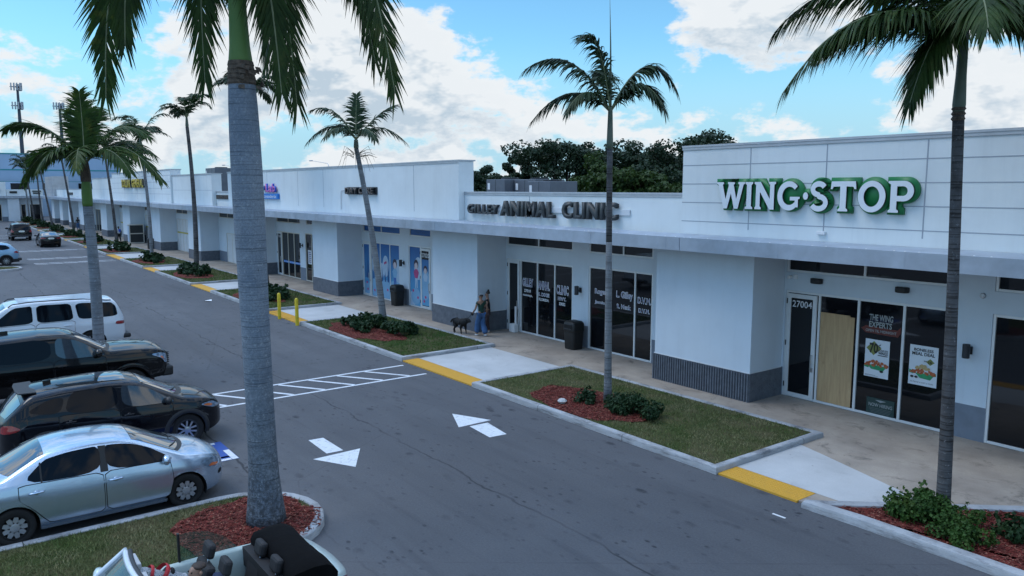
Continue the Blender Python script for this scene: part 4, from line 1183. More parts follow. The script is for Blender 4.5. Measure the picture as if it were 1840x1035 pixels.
c.top_patch('windscreen', MAT['car_glass_glossy'], 1.4, .55, .16, .09); c.top_patch('rear_window', MAT['car_glass_glossy'], -1.75, -.95, -.12, .1, .006)
c.side_patch('tail_light', [(-2.05, .86), (-2.38, .84), (-2.38, .98), (-2.1, .98)], MAT['lamp_red'], .012)
c.end_patch('number_plate', [(-.26, .80), (.26, .80), (.26, .96), (-.26, .96)], MAT['plate'], True, .02)
c.mirrors(1.0, .98, MAT['black']); c.wheels(.33, .21, .23, 5, 'double', MAT['alloy'])
# ------------------------------------------------------------------ palms
def m_trunk(name, a, b, ring, scale, dark):
    t = NT(name, .9, .2)
    c = t.mix(t.rng(t.noise(2.2, 5, .65), .3, .7), a, b)
    rg = t.noise(1.0, 4, .6, t.scaled(.5, .5, scale))
    c = t.mix(t.mth('MULTIPLY', t.rng(rg, .52, .62), ring), c, dark)
    sp = t.rng(t.noise(16, 4, .75), .60, .68)
    c = t.mix(t.mth('MULTIPLY', sp, .55), c, tuple(min(.7, x * 2.2) for x in b))
    dk = t.rng(t.noise(11, 5, .75, t.scaled(1, 1, .8)), .60, .70)
    c = t.mix(t.mth('MULTIPLY', dk, .6), c, dark)
    t.bump(t.mth('ADD', rg, t.mth('MULTIPLY', t.noise(30, 4, .7), .5)), .6, .02)
    return t.done(c)
MAT['trunk_big'] = m_trunk('royal_palm_bark', (.14, .16, .185), (.23, .255, .285), .55, 30, (.055, .055, .055))
def m_royal():
    t = NT('royal_palm_trunk_bark', .9, .2)
    c = t.mix(t.rng(t.noise(1.6, 5, .65), .3, .7), (.15, .19, .245), (.25, .29, .335))
    rg = t.noise(1.0, 3, .6, t.scaled(.5, .5, 46), .3)
    c = t.mix(t.mth('MULTIPLY', t.rng(rg, .56, .64), .75), c, (.045, .055, .07))
    c = t.mix(t.mth('MULTIPLY', t.rng(t.noise(34, 4, .8), .42, .60), .5), c, (.10, .125, .15))
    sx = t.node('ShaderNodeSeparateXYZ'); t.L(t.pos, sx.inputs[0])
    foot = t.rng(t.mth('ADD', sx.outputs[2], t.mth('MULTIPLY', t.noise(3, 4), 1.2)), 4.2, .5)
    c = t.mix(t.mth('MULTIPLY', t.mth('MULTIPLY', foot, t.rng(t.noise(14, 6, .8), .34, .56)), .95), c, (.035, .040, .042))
    c = t.mix(t.mth('MULTIPLY', t.rng(t.noise(13, 5, .78), .57, .64), .5), c, (.36, .40, .43))
    c = t.mix(t.mth('MULTIPLY', t.rng(t.noise(21, 5, .78, t.scaled(1, 1, .6)), .62, .68), .6), c, (.045, .045, .048))
    t.bump(t.mth('ADD', rg, t.mth('MULTIPLY', t.noise(30, 4, .7), .6)), .6, .02)
    return t.done(c)
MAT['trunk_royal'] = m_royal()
MAT['trunk_base'] = m_trunk('dark_palm_foot', (.055, .052, .048), (.13, .13, .125), .6, 14, (.02, .019, .018))
MAT['trunk_grey'] = m_trunk('grey_palm_bark', (.14, .15, .16), (.25, .265, .28), .6, 26, (.05, .046, .042))
MAT['trunk_dark'] = m_trunk('brown_palm_bark', (.045, .041, .039), (.13, .13, .135), .75, 30, (.018, .014, .012))
MAT['shaft_green'] = pbr('green_crownshaft', (.07, .16, .025), .55, var=.25, scale=1.5, col2=(.10, .19, .04))
MAT['shaft_grey'] = pbr('grey_green_crownshaft', (.13, .155, .125), .6, var=.2, scale=3, col2=(.085, .12, .075))
MAT['husk'] = pbr('dry_husk', (.10, .075, .055), .95, var=.4, scale=12, bump=.8, bscale=30, bdist=.03)
def m_leaf(name, a, b, dry, tr=.25, drymix=.15):
    t = NT(name, .55, .22)
    c = t.mix(t.rng(t.noise(3.0, 4, .7), .32, .68), a, b)
    c = t.mix(t.mth('MULTIPLY', t.rng(t.noise(1.7, 4, .7), .55, .72), drymix), c, dry)
    t.L(c, t.b.inputs['Base Color'])
    tl = t.node('ShaderNodeBsdfTranslucent'); mx = t.node('ShaderNodeMixShader'); mx.inputs[0].default_value = tr
    t.L(t.mix(.5, c, (a[0] * 2.2, a[1] * 2.2, a[2] * 1.2)), tl.inputs[0])
    t.L(t.b.outputs[0], mx.inputs[1]); t.L(tl.outputs[0], mx.inputs[2])
    out = [n for n in t.nt.nodes if n.type == 'OUTPUT_MATERIAL'][0]; t.L(mx.outputs[0], out.inputs[0])
    return t.m
MAT['frond'] = m_leaf('palm_leaflets', (.017, .038, .009), (.042, .080, .015), (.14, .13, .03), .25, .35)
MAT['frond_dark'] = m_leaf('dark_palm_leaflets', (.013, .031, .014), (.030, .060, .022), (.06, .06, .02), .18, .2)
MAT['frond_yellow'] = m_leaf('yellowish_palm_leaflets', (.018, .046, .010), (.048, .095, .016), (.24, .22, .03), .3, .5)
MAT['rachis'] = pbr('palm_rib', (.16, .18, .09), .6, var=.25, scale=6)
SR = Vector((math.sin(YAW), math.cos(YAW), 0))            # horizontal direction "to the right" when facing the shops
SF = Vector((-math.cos(YAW), math.sin(YAW), 0))
UP = Vector((0, 0, 1))
def bez(a, b, c, t): return a * (1 - t) ** 2 + b * 2 * t * (1 - t) + c * t * t
def frond(root, crown, phi, p1, p2, mat, r, nl=46, ll=.75, lw=.035, hang=.5, name='frond', spread=58, t0=.10, segs=3, ragged=.25, twist=0.0):
    """phi: direction in plan (degrees anticlockwise from 'right'); p1 = (out, up) of the control point, p2 = of the tip"""
    d = SR * math.cos(R(phi)) + SF * math.sin(R(phi))
    A = Vector(crown); B = A + d * p1[0] + UP * p1[1]; E = A + d * p2[0] + UP * p2[1]
    side0 = d.cross(UP).normalized()
    mb = MB(); mb.mi = 1
    N = 12; pts = [bez(A, B, E, i / N) for i in range(N + 1)]
    L = sum((pts[i + 1] - pts[i]).length for i in range(N))
    k = max(.5, min(1.3, L / 2.5))
    mb.tube(pts, [.028 * k * (1 - .85 * i / N) + .003 for i in range(N + 1)], 5)
    mb.mi = 0
    for i in range(nl):
        t = t0 + (1 - t0) * (i + r.uniform(-.3, .3)) / nl; t = max(t0 * .6, min(.999, t))
        P = bez(A, B, E, t); T = (bez(A, B, E, min(1, t + .02)) - bez(A, B, E, max(0, t - .02))).normalized()
        nrm = side0.cross(T).normalized()
        if nrm.z < 0: nrm = -nrm
        s_ = T.cross(nrm).normalized()
        if twist:
            q_ = Matrix.Rotation(R(twist) * min(1, t * 1.6), 3, T); s_ = q_ @ s_; nrm = q_ @ nrm
        prof = (.45 + .55 * min(1, t / .3)) * (1 if t < .6 else 1 - .55 * (t - .6) / .4)
        for sg in (1, -1):
            if r.random() < .04: continue
            ang = R(spread - 34 * t ** 1.5 + r.uniform(-9, 9)); lift = r.uniform(-.25, .4)
            D = (T * math.cos(ang) + s_ * sg * math.sin(ang) + nrm * lift * math.sin(ang) * .7).normalized()
            ln = ll * prof * r.uniform(1 - ragged, 1.05); w = lw * r.uniform(.75, 1.2) * (.7 + .3 * prof)
            q = P.copy(); prev = None; hg = hang * r.uniform(.6, 1.35)
            W = D.cross(nrm).normalized()
            W = (W + UP * r.uniform(-.35, .35)).normalized()
            ids = []
            for s in range(segs + 1):
                u = s / segs; ww = w * (.55 + .75 * u if u < .34 else (1.0 - (u - .3) / .7) + .03)
                ids.append((mb.vert(q - W * ww * .5), mb.vert(q + W * ww * .5)))
                DD = (D + Vector((0, 0, -1)) * hg * (.25 + u * 1.5)).normalized()
                q = q + DD * ln / segs
            for s in range(segs): mb.face((ids[s][0], ids[s][1], ids[s + 1][1], ids[s + 1][0]))
    return mb.build(name, [mat, MAT['rachis']], root)
def trunk_path(x, y, z0, z1, lean=(0, 0), bend=0.0, n=14):
    o = []
    for i in range(n + 1):
        t = i / n; o.append(Vector((x, y, z0 + (z1 - z0) * t)) + SR * (lean[0] * t + bend * 4 * t * (1 - t)) + SF * lean[1] * t)
    return o
def spear(root, crown, h, mat):
    mb = MB(); c = Vector(crown)
    mb.tube([c + UP * (h * t) + SR * (-.04 * t * t * h * .5) for t in (0, .3, .6, 1)], [.035, .028, .018, .004], 6)
    mb.build('spear_leaf', mat, root, smooth=True)

G_WALK = 'palms planted along the walk'
# the royal palm in the foreground
T = thing('palm_tree', 'stout grey royal palm with green crownshaft on the nearest island, its head out of view', 'palm tree', (-12.55, 4.25, .1))
mb = MB(); bx, by = -12.55, 4.25
def lean(z): return SR * (-.014 * z)
prof = [(.12, .335), (.3, .312), (.6, .278), (.95, .248), (1.3, .236), (2, .226), (2.8, .224), (3.6, .226), (4.3, .233), (4.9, .242), (5.4, .245), (6.0, .243), (6.6, .234), (7.0, .222), (7.35, .204), (7.52, .198)]
mb = MB(); mb.tube([Vector((bx, by, z)) + lean(z) for z, r_ in prof], [r_ for z, r_ in prof], 32)
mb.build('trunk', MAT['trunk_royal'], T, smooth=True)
mb = MB(); r_ = random.Random(3)
for k in range(5):
    z = 7.34 + k * .068
    mb.lathe([(.20 - k * .004, -.05), (.224 - k * .006 + r_.uniform(-.008, .008), .0), (.204 - k * .004, .06)], 22, c=(bx + lean(z).x, by + lean(z).y, z))
for k in range(26):
    a = r_.uniform(0, 6.28); z = r_.uniform(7.28, 7.62); q = Vector((bx + math.cos(a) * .215, by + math.sin(a) * .215, z)); tn = Vector((-math.sin(a), math.cos(a), 0))
    mb.poly([q - tn * .05, q + tn * .05, q + tn * r_.uniform(.03, .08) + Vector((math.cos(a) * .02, math.sin(a) * .02, -.07)), q - tn * .05 + Vector((math.cos(a) * .025, math.sin(a) * .025, -.05))])
mb.build('leaf_scar_husk', MAT['husk'], T)
prof = [(7.62, .178), (7.7, .178), (7.9, .155), (8.3, .138), (8.9, .125), (9.6, .10), (10.1, .06)]
mb = MB(); mb.tube([Vector((bx, by, z)) + lean(z) for z, r_ in prof], [r_ for z, r_ in prof], 20); mb.build('crownshaft', MAT['shaft_green'], T, smooth=True)
cr = Vector((bx, by, 9.75)) + lean(9.7)
rr = random.Random(11)
for phi, p1, p2, sc in ((172, (2.15, 1.5), (2.30, -2.60), 1), (195, (1.5, 1.6), (1.62, -1.9), 1), (150, (.9, 1.3), (.80, -2.35), 1), (60, (.7, 1.4), (.55, -2.1), .9),
                        (12, (.62, 1.6), (.86, -2.75), 1), (-20, (.5, 1.2), (.78, -2.6), .9), (4, (1.75, 2.3), (2.42, -2.55), 1), (16, (1.5, 2.0), (2.12, -2.0), 1), (-60, (1.2, 1.6), (1.9, -.6), 1), (110, (1.8, 1.7), (2.8, -.4), 1), (240, (1.5, 1.6), (2.2, .2), 1), (-100, (1.2, 1.9), (2.3, .6), 1)):
    frond(T, cr, phi, p1, p2, MAT['frond_yellow'] if phi in (172, 150) else MAT['frond'], rr, 190, 1.12, .052, .34, spread=52, segs=4, twist=64 if abs(math.cos(R(phi))) > .8 else 20, ragged=.4)

# palm at the lower right
T = thing('palm_tree', 'tall palm with dark brown trunk and broad crown in front of the green lettered shop', 'palm tree', (-5.86, 13.76, .05), G_WALK)
tp = trunk_path(-5.86, 13.76, .02, 6.95, (-.22, 0), .02)
mb = MB(); mb.tube(tp, [.118 - .0035 * i if i < 9 else .088 for i in range(15)], 16); mb.build('trunk', MAT['trunk_dark'], T, smooth=True)
mb = MB(); r_ = random.Random(5)
for k in range(3): mb.lathe([(.086, -.03), (.105 + r_.uniform(-.01, .01), 0), (.088, .035)], 16, c=(tp[-1].x, tp[-1].y, 6.82 + k * .08))
mb.build('leaf_scar_husk', MAT['husk'], T)
cx, cy_ = tp[-1].x, tp[-1].y
mb = MB(); mb.tube([(cx, cy_, 6.93), (cx, cy_, 7.05), (cx, cy_, 7.5), (cx, cy_, 7.9), (cx, cy_, 8.35)], [.088, .10, .08, .076, .068], 16); mb.build('crownshaft', MAT['shaft_grey'], T, smooth=True)
cr = Vector((cx, cy_, 8.22))
for phi, p1, p2 in ((178, (1.6, 1.0), (2.85, -1.0)), (165, (1.7, 1.5), (2.9, .1)), (195, (1.6, .6), (2.75, -.45)), (185, (1.3, .4), (2.4, -.4)), (205, (.65, .35), (1.15, -1.2)), (182, (1.0, 1.9), (2.3, 1.7)),
                    (2, (1.3, 1.0), (2.8, -.2)), (-14, (1.3, .5), (2.5, -.9)), (16, (1.3, 1.5), (2.7, .8)), (250, (.9, .9), (1.8, -.3)), (70, (1.0, 1.2), (2.2, .2)), (110, (.8, 1.6), (1.9, .9)), (-60, (1.0, .9), (2.0, -.4)), (30, (.4, 1.9), (.9, 2.6))):
    frond(T, cr, phi, p1, p2, MAT['frond'], rr, 150, 1.0, .060, .95, spread=56, segs=4, twist=8, ragged=.4)

# palm in front of the clinic
T = thing('palm_tree', 'slender palm with pale grey trunk and tall spear leaf in front of the clinic windows', 'palm tree', (-14.42, 13.98, .15), G_WALK)
tp = trunk_path(-14.42, 13.98, .1, 6.7, (-.05, 0), .0)
mb = MB(); mb.tube(tp[:10], [.122, .104, .096, .094, .092, .090, .086, .083, .080, .077], 16); mb.build('trunk', MAT['trunk_grey'], T, smooth=True)
mb = MB(); mb.tube(tp[9:], [.0775, .076, .075, .074, .073, .073], 16); mb.build('upper_trunk', MAT['trunk_dark'], T, smooth=True)
cx, cy_ = tp[-1].x, tp[-1].y
mb = MB(); mb.tube([(cx, cy_, 6.68), (cx, cy_, 6.8), (cx, cy_, 7.3), (cx, cy_, 7.7)], [.074, .084, .068, .055], 14); mb.build('crownshaft', MAT['shaft_grey'], T, smooth=True)
cr = Vector((cx, cy_, 7.6))
for phi, p1, p2, ll in ((183, (.95, 1.85), (2.15, 1.0), .7), (172, (1.0, 1.05), (2.0, -.25), .65), (200, (.25, 2.1), (.85, 1.75), .6), (-4, (.9, 1.95), (1.65, .45), .7), (14, (.9, 1.3), (1.5, .0), .65), (-30, (.7, 1.2), (1.35, .1), .6), (100, (.5, 1.5), (1.3, 1.0), .6), (215, (.8, .9), (1.4, -.1), .6)):
    frond(T, cr, phi, p1, p2, MAT['frond_dark'], rr, 76, ll * 1.2, .075, .95, spread=56, segs=3, ragged=.4)
spear(T, cr, 2.75, MAT['shaft_grey'])

# palm in front of the nursery
T = thing('palm_tree', 'leaning palm with curved trunk and seed sprays in front of the nursery', 'palm tree', (-28.06, 14.61, .15), G_WALK)
tp = trunk_path(-28.06, 14.61, .1, 7.25, (-.95, 0), .10)
mb = MB(); mb.tube(tp, [.16, .145, .135, .13, .128, .125, .12, .116, .112, .108, .105, .10, .097, .092, .088], 14); mb.build('trunk', MAT['trunk_grey'], T, smooth=True)
cr = tp[-1] + UP * .35
mb = MB(); mb.tube([tp[-1], tp[-1] + UP * .1, tp[-1] + UP * .35], [.09, .10, .075], 12); mb.build('crownshaft', MAT['shaft_grey'], T, smooth=True)
for phi, p1, p2 in ((180, (.9, 1.1), (1.95, -.15)), (175, (.8, 1.55), (1.75, 1.15)), (2, (.9, 1.0), (2.0, -.15)), (5, (.9, 1.15), (1.6, 1.35)), (90, (.1, 1.0), (.3, 1.75)), (230, (.8, .8), (1.5, 0)), (-50, (.8, .8), (1.5, -.1)), (135, (.8, 1.0), (1.6, .4))):
    frond(T, cr, phi, p1, p2, MAT['frond_dark'], rr, 44, .72, .085, .75, segs=3)
mb = MB(); r_ = random.Random(9)
for k in range(26):
    a = r_.uniform(0, 6.28); o = tp[-1] - UP * r_.uniform(.15, .4)
    d = SR * math.cos(a) + SF * math.sin(a)
    L = r_.uniform(.35, .75)
    mb.tube([o + d * .1, o + d * (.1 + L * .6) + UP * r_.uniform(-.05, .3), o + d * (.1 + L) + UP * r_.uniform(-.5, .2)], [.011, .009, .005], 4)
mb.build('seed_spray', pbr('dry_seed_spray', (.14, .12, .075), .9, var=.3, scale=9), T)

# palm on the far parking island
T = thing('palm_tree', 'palm with green crownshaft and yellowish fronds standing between pickup and white SUV', 'palm tree', (-27.7, 4.2, .1))
tp = trunk_path(-27.7, 4.2, .1, 5.15, (-.04, 0), .05)
mb = MB(); mb.tube(tp, [.185, .176, .17, .168, .168, .168, .167, .165, .162, .158, .155, .152, .149, .146, .143], 18); mb.build('trunk', MAT['trunk_big'], T, smooth=True)
p0 = tp[-1]; mb = MB(); mb.tube([p0 - UP * .01, p0 + UP * .1, p0 + UP * .5, p0 + UP * 1.1, p0 + UP * 1.4], [.145, .155, .15, .105, .08], 16); mb.build('crownshaft', MAT['shaft_green'], T, smooth=True)
mb = MB(); mb.tube([p0 + UP * .75, p0 + UP * 1.0, p0 + UP * 1.4], [.15, .15, .10], 12); mb.build('leaf_scar_husk', MAT['husk'], T)
cr = p0 + UP * 1.3
for phi, p1, p2 in ((178, (1.2, 1.7), (2.5, 1.05)), (186, (1.0, .95), (1.85, -.6)), (210, (.9, 1.0), (1.6, -.4)), (165, (1.1, 1.0), (2.0, -.1)), (95, (.05, 1.3), (-.05, 2.2)), (70, (.25, 1.5), (.5, 1.7)), (140, (.3, 1.5), (.8, 1.5)), (-3, (1.2, 1.3), (2.45, -.55)), (8, (1.0, 1.75), (1.95, .85)), (-22, (1.0, 1.0), (1.9, -.3)), (25, (1.0, 1.2), (2.0, .3)), (250, (.9, 1.0), (1.7, -.3)), (-70, (.9, 1.0), (1.6, -.2))):
    frond(T, cr, phi, p1, p2, MAT['frond_yellow'], rr, 80, .82, .085, .62, spread=58, segs=3, twist=25, ragged=.4)

# slimmer palms farther along: one built here, then copied
def slim_palm(loc, crown_z, lean_, label, group, seed, size=1.0, dark=False, th=.13):
    r = random.Random(seed); x, y = loc
    T = thing('palm_tree', label, 'palm tree', (x, y, .12), group)
    tp = trunk_path(x, y, .1, crown_z - .6, (lean_, 0), r.uniform(-.15, .15))
    mb = MB(); mb.tube(tp, [th * (1.15 - .45 * i / 14) for i in range(15)], 10); mb.build('trunk', MAT['trunk_dark' if dark else 'trunk_grey'], T, smooth=True)
    mb = MB(); mb.tube([tp[-1], tp[-1] + UP * .1, tp[-1] + UP * .65], [.10, .115, .07], 10); mb.build('crownshaft', MAT['shaft_grey'], T, smooth=True)
    cr = tp[-1] + UP * .6
    n = r.choice((9, 10, 11))
    for k in range(n):
        phi = 360 * k / n + r.uniform(-18, 18); e = r.uniform(.8, 2.3) * size; L = r.uniform(1.6, 2.15) * size
        frond(T, cr, phi, (L * .48, e), (L, e * .95 - r.uniform(.45, 1.15) * size), MAT['frond_dark'], r, 32, .74 * size, .14, .7, segs=2)
    return T
slim_palm((-42.17, 14.85), 10.7, -.55, 'palm half hidden behind the stout royal palm trunk', G_WALK, 21, 1.0, True, .16)
slim_palm((-57.23, 15.17), 10.5, -.15, 'very tall slender palm in front of the blank white parapet', G_WALK, 22, 1.0, True, .16)
slim_palm((-65.2, 14.0), 9.5, -.35, 'palm with its crown in front of the yellow store letters', G_WALK, 23, 1.1)
slim_palm((-81.4, 14.5), 9.3, -.6, 'palm behind the pair of yellow posts, trunk leaning left', G_WALK, 24, 1.1, True)
slim_palm((-89.0, 13.5), 9.4, -.3, 'palm hidden mostly behind the green crownshaft palm', G_WALK, 25, 1.0, True)
slim_palm((-105, 14.2), 9.6, -.9, 'palm leaning left behind the black sedan', G_WALK, 26, 1.1, True)
slim_palm((-125.7, 14.4), 9.3, -1.3, 'palm leaning left in front of the pale block tower', G_WALK, 27, 1.1, True)
slim_palm((-138, 14.6), 9.2, -.4, 'palm just left of the pale block tower', G_WALK, 28, 1.1, True)
slim_palm((-148, 14.5), 9.6, -.9, 'second palm from the far end of the row', G_WALK, 29, 1.1, True)
slim_palm((-156, 14.5), 8.8, -.35, 'last palm at the far end of the row', G_WALK, 30, 1.1)

# ------------------------------------------------------------------ shrubs in the planters
MAT['shrub'] = m_leaf('shrub_leaves', (.010, .030, .010), (.022, .055, .020), (.06, .09, .02), .12, .4)
MAT['shrub_light'] = m_leaf('bright_shrub_leaves', (.025, .06, .012), (.05, .11, .022), (.12, .15, .03), .2, .5)
MAT['twig'] = pbr('twig', (.05, .04, .03), .9, var=.2)
def leafball(mb, c, rad, n, r, ls, flat=.75):
    for k in range(n):
        v = Vector((r.gauss(0, 1), r.gauss(0, 1), r.gauss(0, 1))).normalized()
        q = Vector(c) + Vector((v.x, v.y, v.z * flat)) * rad * (r.uniform(.35, 1) ** .5)
        a = Vector((r.uniform(-1, 1), r.uniform(-1, 1), r.uniform(-.2, 1))) + v * .8; a.normalize()
        t = a.cross(Vector((r.uniform(-1, 1), r.uniform(-1, 1), r.uniform(-1, 1)))).normalized(); b = a.cross(t)
        l = ls * r.uniform(.7, 1.3); w = l * .42
        mb.poly([q - t * l * .5, q + b * w + a * .01, q + t * l * .5, q - b * w + a * .01])
def shrub(loc, rx, ry, hh, label, group, seed, mat, n=900, ls=.075, z0=.13, clumps=10):
    r = random.Random(seed); x, y = loc
    T = thing('shrub', label, 'shrub', (x, y, z0), group)
    mb = MB(); st = MB()
    for k in range(clumps):
        a = r.uniform(0, 6.28); d = math.sqrt(r.random()) * .85
        cx, cy = x + math.cos(a) * rx * d, y + math.sin(a) * ry * d
        top = hh * r.uniform(.62, 1.0) * (1 - .35 * d)
        rad = min(.30, max(.16, hh * .42)) * r.uniform(.8, 1.2)
        for zz in ([top - rad * .6] if top < .5 else [top - rad * .6, (top - rad * .6) * .45]):
            leafball(mb, (cx, cy, z0 + max(rad * .4, zz)), rad, n // clumps // (1 if top < .5 else 2), r, ls)
        st.tube([(x + (cx - x) * .4, y + (cy - y) * .4, z0 - .03), (cx, cy, z0 + top * .7)], [.012, .006], 5)
        for j in range(3): # loose shoots
            q = Vector((cx + r.uniform(-.15, .15), cy + r.uniform(-.15, .15), z0 + top)); leafball(mb, q + UP * r.uniform(0, .08), .07, 6, r, ls)
    mb.build('foliage', mat, T); st.build('stem', MAT['twig'], T)
    return T
GS = 'shrubs round the palm feet'
shrub((-13.25, 13.75),   .92, .52, .50, 'dark shrub in red mulch at the foot of the slender grey palm', GS, 1, MAT['shrub'], 3600, .068, clumps=16)
shrub((-14.9, 13.55), .42, .32, .30, 'low straggly shrub to the left of the slender grey palm foot', GS, 2, MAT['shrub'], 420, .08, clumps=6)
shrub((-28.2, 13.9), 1.7, .8, .56, 'spreading dark shrub beneath the leaning palm', GS, 3, MAT['shrub'], 2600, .11, clumps=24)
shrub((-26.0, 14.3), .85, .55, .58, 'smaller dark shrub to the right of the leaning palm', GS, 4, MAT['shrub'], 1100, .11, clumps=10)
shrub((-6.12, 13.42), .44, .38, .55, 'tall leafy shrub at the foot of the dark trunked palm', GS, 5, MAT['shrub_light'], 3200, .062, .06, clumps=12)
shrub((-5.35, 13.45), .42, .42, .40, 'light green sprouting shrub to the right of the dark trunked palm', GS, 6, MAT['shrub_light'], 1300, .058, .06, clumps=8)
shrub((-5.15, 12.95), .50, .34, .34, 'low shrub nearest the kerb in the red mulch bed', GS, 7, MAT['shrub_light'], 1300, .058, .06, clumps=8)
shrub((-4.55, 13.85), .55, .35, .36, 'low dark shrub close to the right edge in the mulch bed', GS, 8, MAT['shrub'], 800, .08, .06, clumps=8)
for i, lab in ((2, 'dark shrub behind the yellow posts by the crossing'), (3, 'broad dark shrub below the very tall slender palm'), (4, 'dark shrub below the palm beside the vending cabinet'), (5, 'dark shrub behind the two far yellow posts'), (6, 'shrub on the verge beside the black sedan'), (7, 'shrub on the verge just ahead of the black sedan'), (8, 'shrub on the verge opposite the far dark SUV'), (9, 'third shrub from the far end of the row'), (10, 'second shrub from the far end of the row'), (11, 'last shrub at the far end of the row')):
    x0, x1 = ISL[i]; m = (x0 + x1) / 2
    shrub((m, 13.9), (x1 - x0) * .28, 1.0, .8 if i < 5 else 1.0, lab, GS, 50 + i, MAT['shrub'], 1500 if i < 4 else 500, .14 if i < 4 else .24, clumps=24 if i < 4 else 12)

# ------------------------------------------------------------------ broadleaf trees behind the shops
MAT['tree_dark'] = m_leaf('dark_tree_leaves', (.011, .026, .014), (.026, .050, .022), (.05, .07, .025), .15, .3)
MAT['tree_mid'] = m_leaf('tree_leaves', (.020, .042, .010), (.042, .078, .016), (.10, .11, .02), .2, .5)
MAT['bark'] = pbr('tree_bark', (.07, .06, .05), .95, var=.3, scale=6, bump=.5, bscale=20, bdist=.03)
def tree(loc, height, spread, label, mat, seed, n=5200, ls=.30, base=.28, flat_top=False, group='trees behind the shops', name='tree'):
    r = random.Random(seed); x, y = loc
    T = thing(name, label, 'tree', (x, y, 0), group)
    tm = MB(); lm = MB()
    tm.tube([(x, y, -.1), (x + r.uniform(-.2, .2), y, height * .22), (x + r.uniform(-.4, .4), y + r.uniform(-.3, .3), height * .5)], [.36, .28, .18], 9)
    nl = int(20 + spread * 5); tips = []
    for k in range(nl):
        a = 2 * PI * k / nl + r.uniform(-.3, .3); t = r.random()
        rad = spread * (.25 + .75 * math.sqrt(r.random()))
        zf = base + (1 - base) * (1 - (rad / spread) ** 2 * .72) * r.uniform(.2, 1.0)
        if flat_top: zf = r.uniform(.74, 1.0) if r.random() < .55 else r.uniform(base, .6)
        c = Vector((x + math.cos(a) * rad, y + math.sin(a) * rad * .9, height * zf - .5)); tips.append(c)
        s = Vector((x, y, height * r.uniform(.2, .42)))
        m = s.lerp(c, .5) + Vector((0, 0, height * .06))
        tm.tube([s, m, c], [.12, .08, .025], 6)
    per = n // nl
    for c in tips:
        k3 = r.randint(3, 5)
        for k in range(k3):
            cc = c + Vector((r.gauss(0, .55), r.gauss(0, .55), r.gauss(0, .32))) * (spread / 4.0)
            leafball(lm, cc, r.uniform(.55, 1.05) * spread / 4.4, per // k3, r, ls, .62)
    tm.build('trunk', MAT['bark'], T); lm.build('crown', mat, T)
    return T
TR = [((-73.5, 50), 8.9, 3.6, 'dark bushy tree left of the rooftop cabinets beside the parapet end', 'tree_dark', 0), ((-67.5, 51), 10.3, 2.6, 'narrow dark tree rising above the rooftop cabinets', 'tree_dark', 0),
      ((-57.5, 50), 10.0, 5.2, 'wide umbrella shaped tree above the clinic sign', 'tree_dark', 1), ((-72.0, 47), 7.6, 4.4, 'low bushy tree at the foot of the tall parapet end', 'tree_dark', 0), ((-74.6, 45), 7.9, 2.8, 'small full tree filling the gap right of the long parapet end', 'tree_dark', 0), ((-70.3, 49), 8.3, 3.0, 'full dark tree left of the narrow tall tree', 'tree_dark', 0), ((-78, 53), 8.8, 4.0, 'dark tree just behind the end of the long parapet', 'tree_dark', 0), ((-63.5, 49), 7.6, 4.6, 'low rounded tree behind the rooftop cabinets', 'tree_dark', 0), ((-52.5, 52), 9.2, 3.8, 'dark tree behind the slender grey palm trunk', 'tree_dark', 1),
      ((-47.2, 47), 9.9, 4.4, 'lighter green tree right of the slender grey palm', 'tree_mid', 0), ((-46.3, 54), 12.3, 5.4, 'tallest dark tree behind the green lettered shop', 'tree_dark', 0), ((-43.0, 44), 8.0, 3.4, 'low light green tree next to the green lettered shop', 'tree_mid', 0),
      ((-127, 56), 10.6, 3.8, 'distant tree top seen over the long white parapet', 'tree_dark', 0), ((-101, 35), 7.6, 4.5, 'green tree in the gap between two parapets', 'tree_mid', 0), ((-110, 38), 8.4, 4.0, 'dark tree behind the gap between two parapets', 'tree_dark', 0), ((-142, 60), 10.3, 3.4, 'distant tree top right of the stout palm trunk', 'tree_dark', 0),
      ((-34, 56), 8.5, 4.5, 'tree hidden low behind the tallest dark tree', 'tree_mid', 0)]
for i, (loc, hgt, sp, lab, m, ft) in enumerate(TR):
    tree(loc, hgt, sp, lab, MAT[m], 300 + i, n=26000 if loc[0] > -80 else 6000, ls=.26 if loc[0] > -80 else .42, flat_top=bool(ft), base=.42)
tree((-178, 32), 9.6, 4.5, 'distant bushy tree beyond the inner corner of the strip', MAT['tree_dark'], 77, 2500, .5)
# ------------------------------------------------------------------ shop signs
MAT['sign_green'] = pbr('green_sign_backing', (.008, .17, .045), .45, var=.08)
MAT['sign_white'] = pbr('white_sign_face', (.74, .78, .82), .35, var=.03)
MAT['sign_side'] = pbr('dark_letter_side', (.02, .024, .026), .5, var=.1)
MAT['sign_dark'] = pbr('dark_letter_face', (.045, .05, .05), .5, var=.2, scale=8)
MAT['sign_brown'] = pbr('brown_letter_face', (.10, .075, .06), .55, var=.25, scale=6)
MAT['sign_yellow'] = pbr('yellow_letter_face', (.62, .45, .02), .45, var=.08)
MAT['sign_blue'] = pbr('blue_letter_face', (.03, .10, .55), .4, var=.1)
MAT['sign_pink'] = pbr('pink_letter_face', (.62, .16, .45), .4, var=.1)
MAT['sign_red'] = pbr('red_sign_panel', (.55, .06, .06), .4, var=.1)
MAT['sign_bluep'] = pbr('blue_sign_panel', (.02, .20, .62), .35, var=.1)
MAT['raceway'] = pbr('white_raceway', (.62, .65, .68), .5, var=.06)

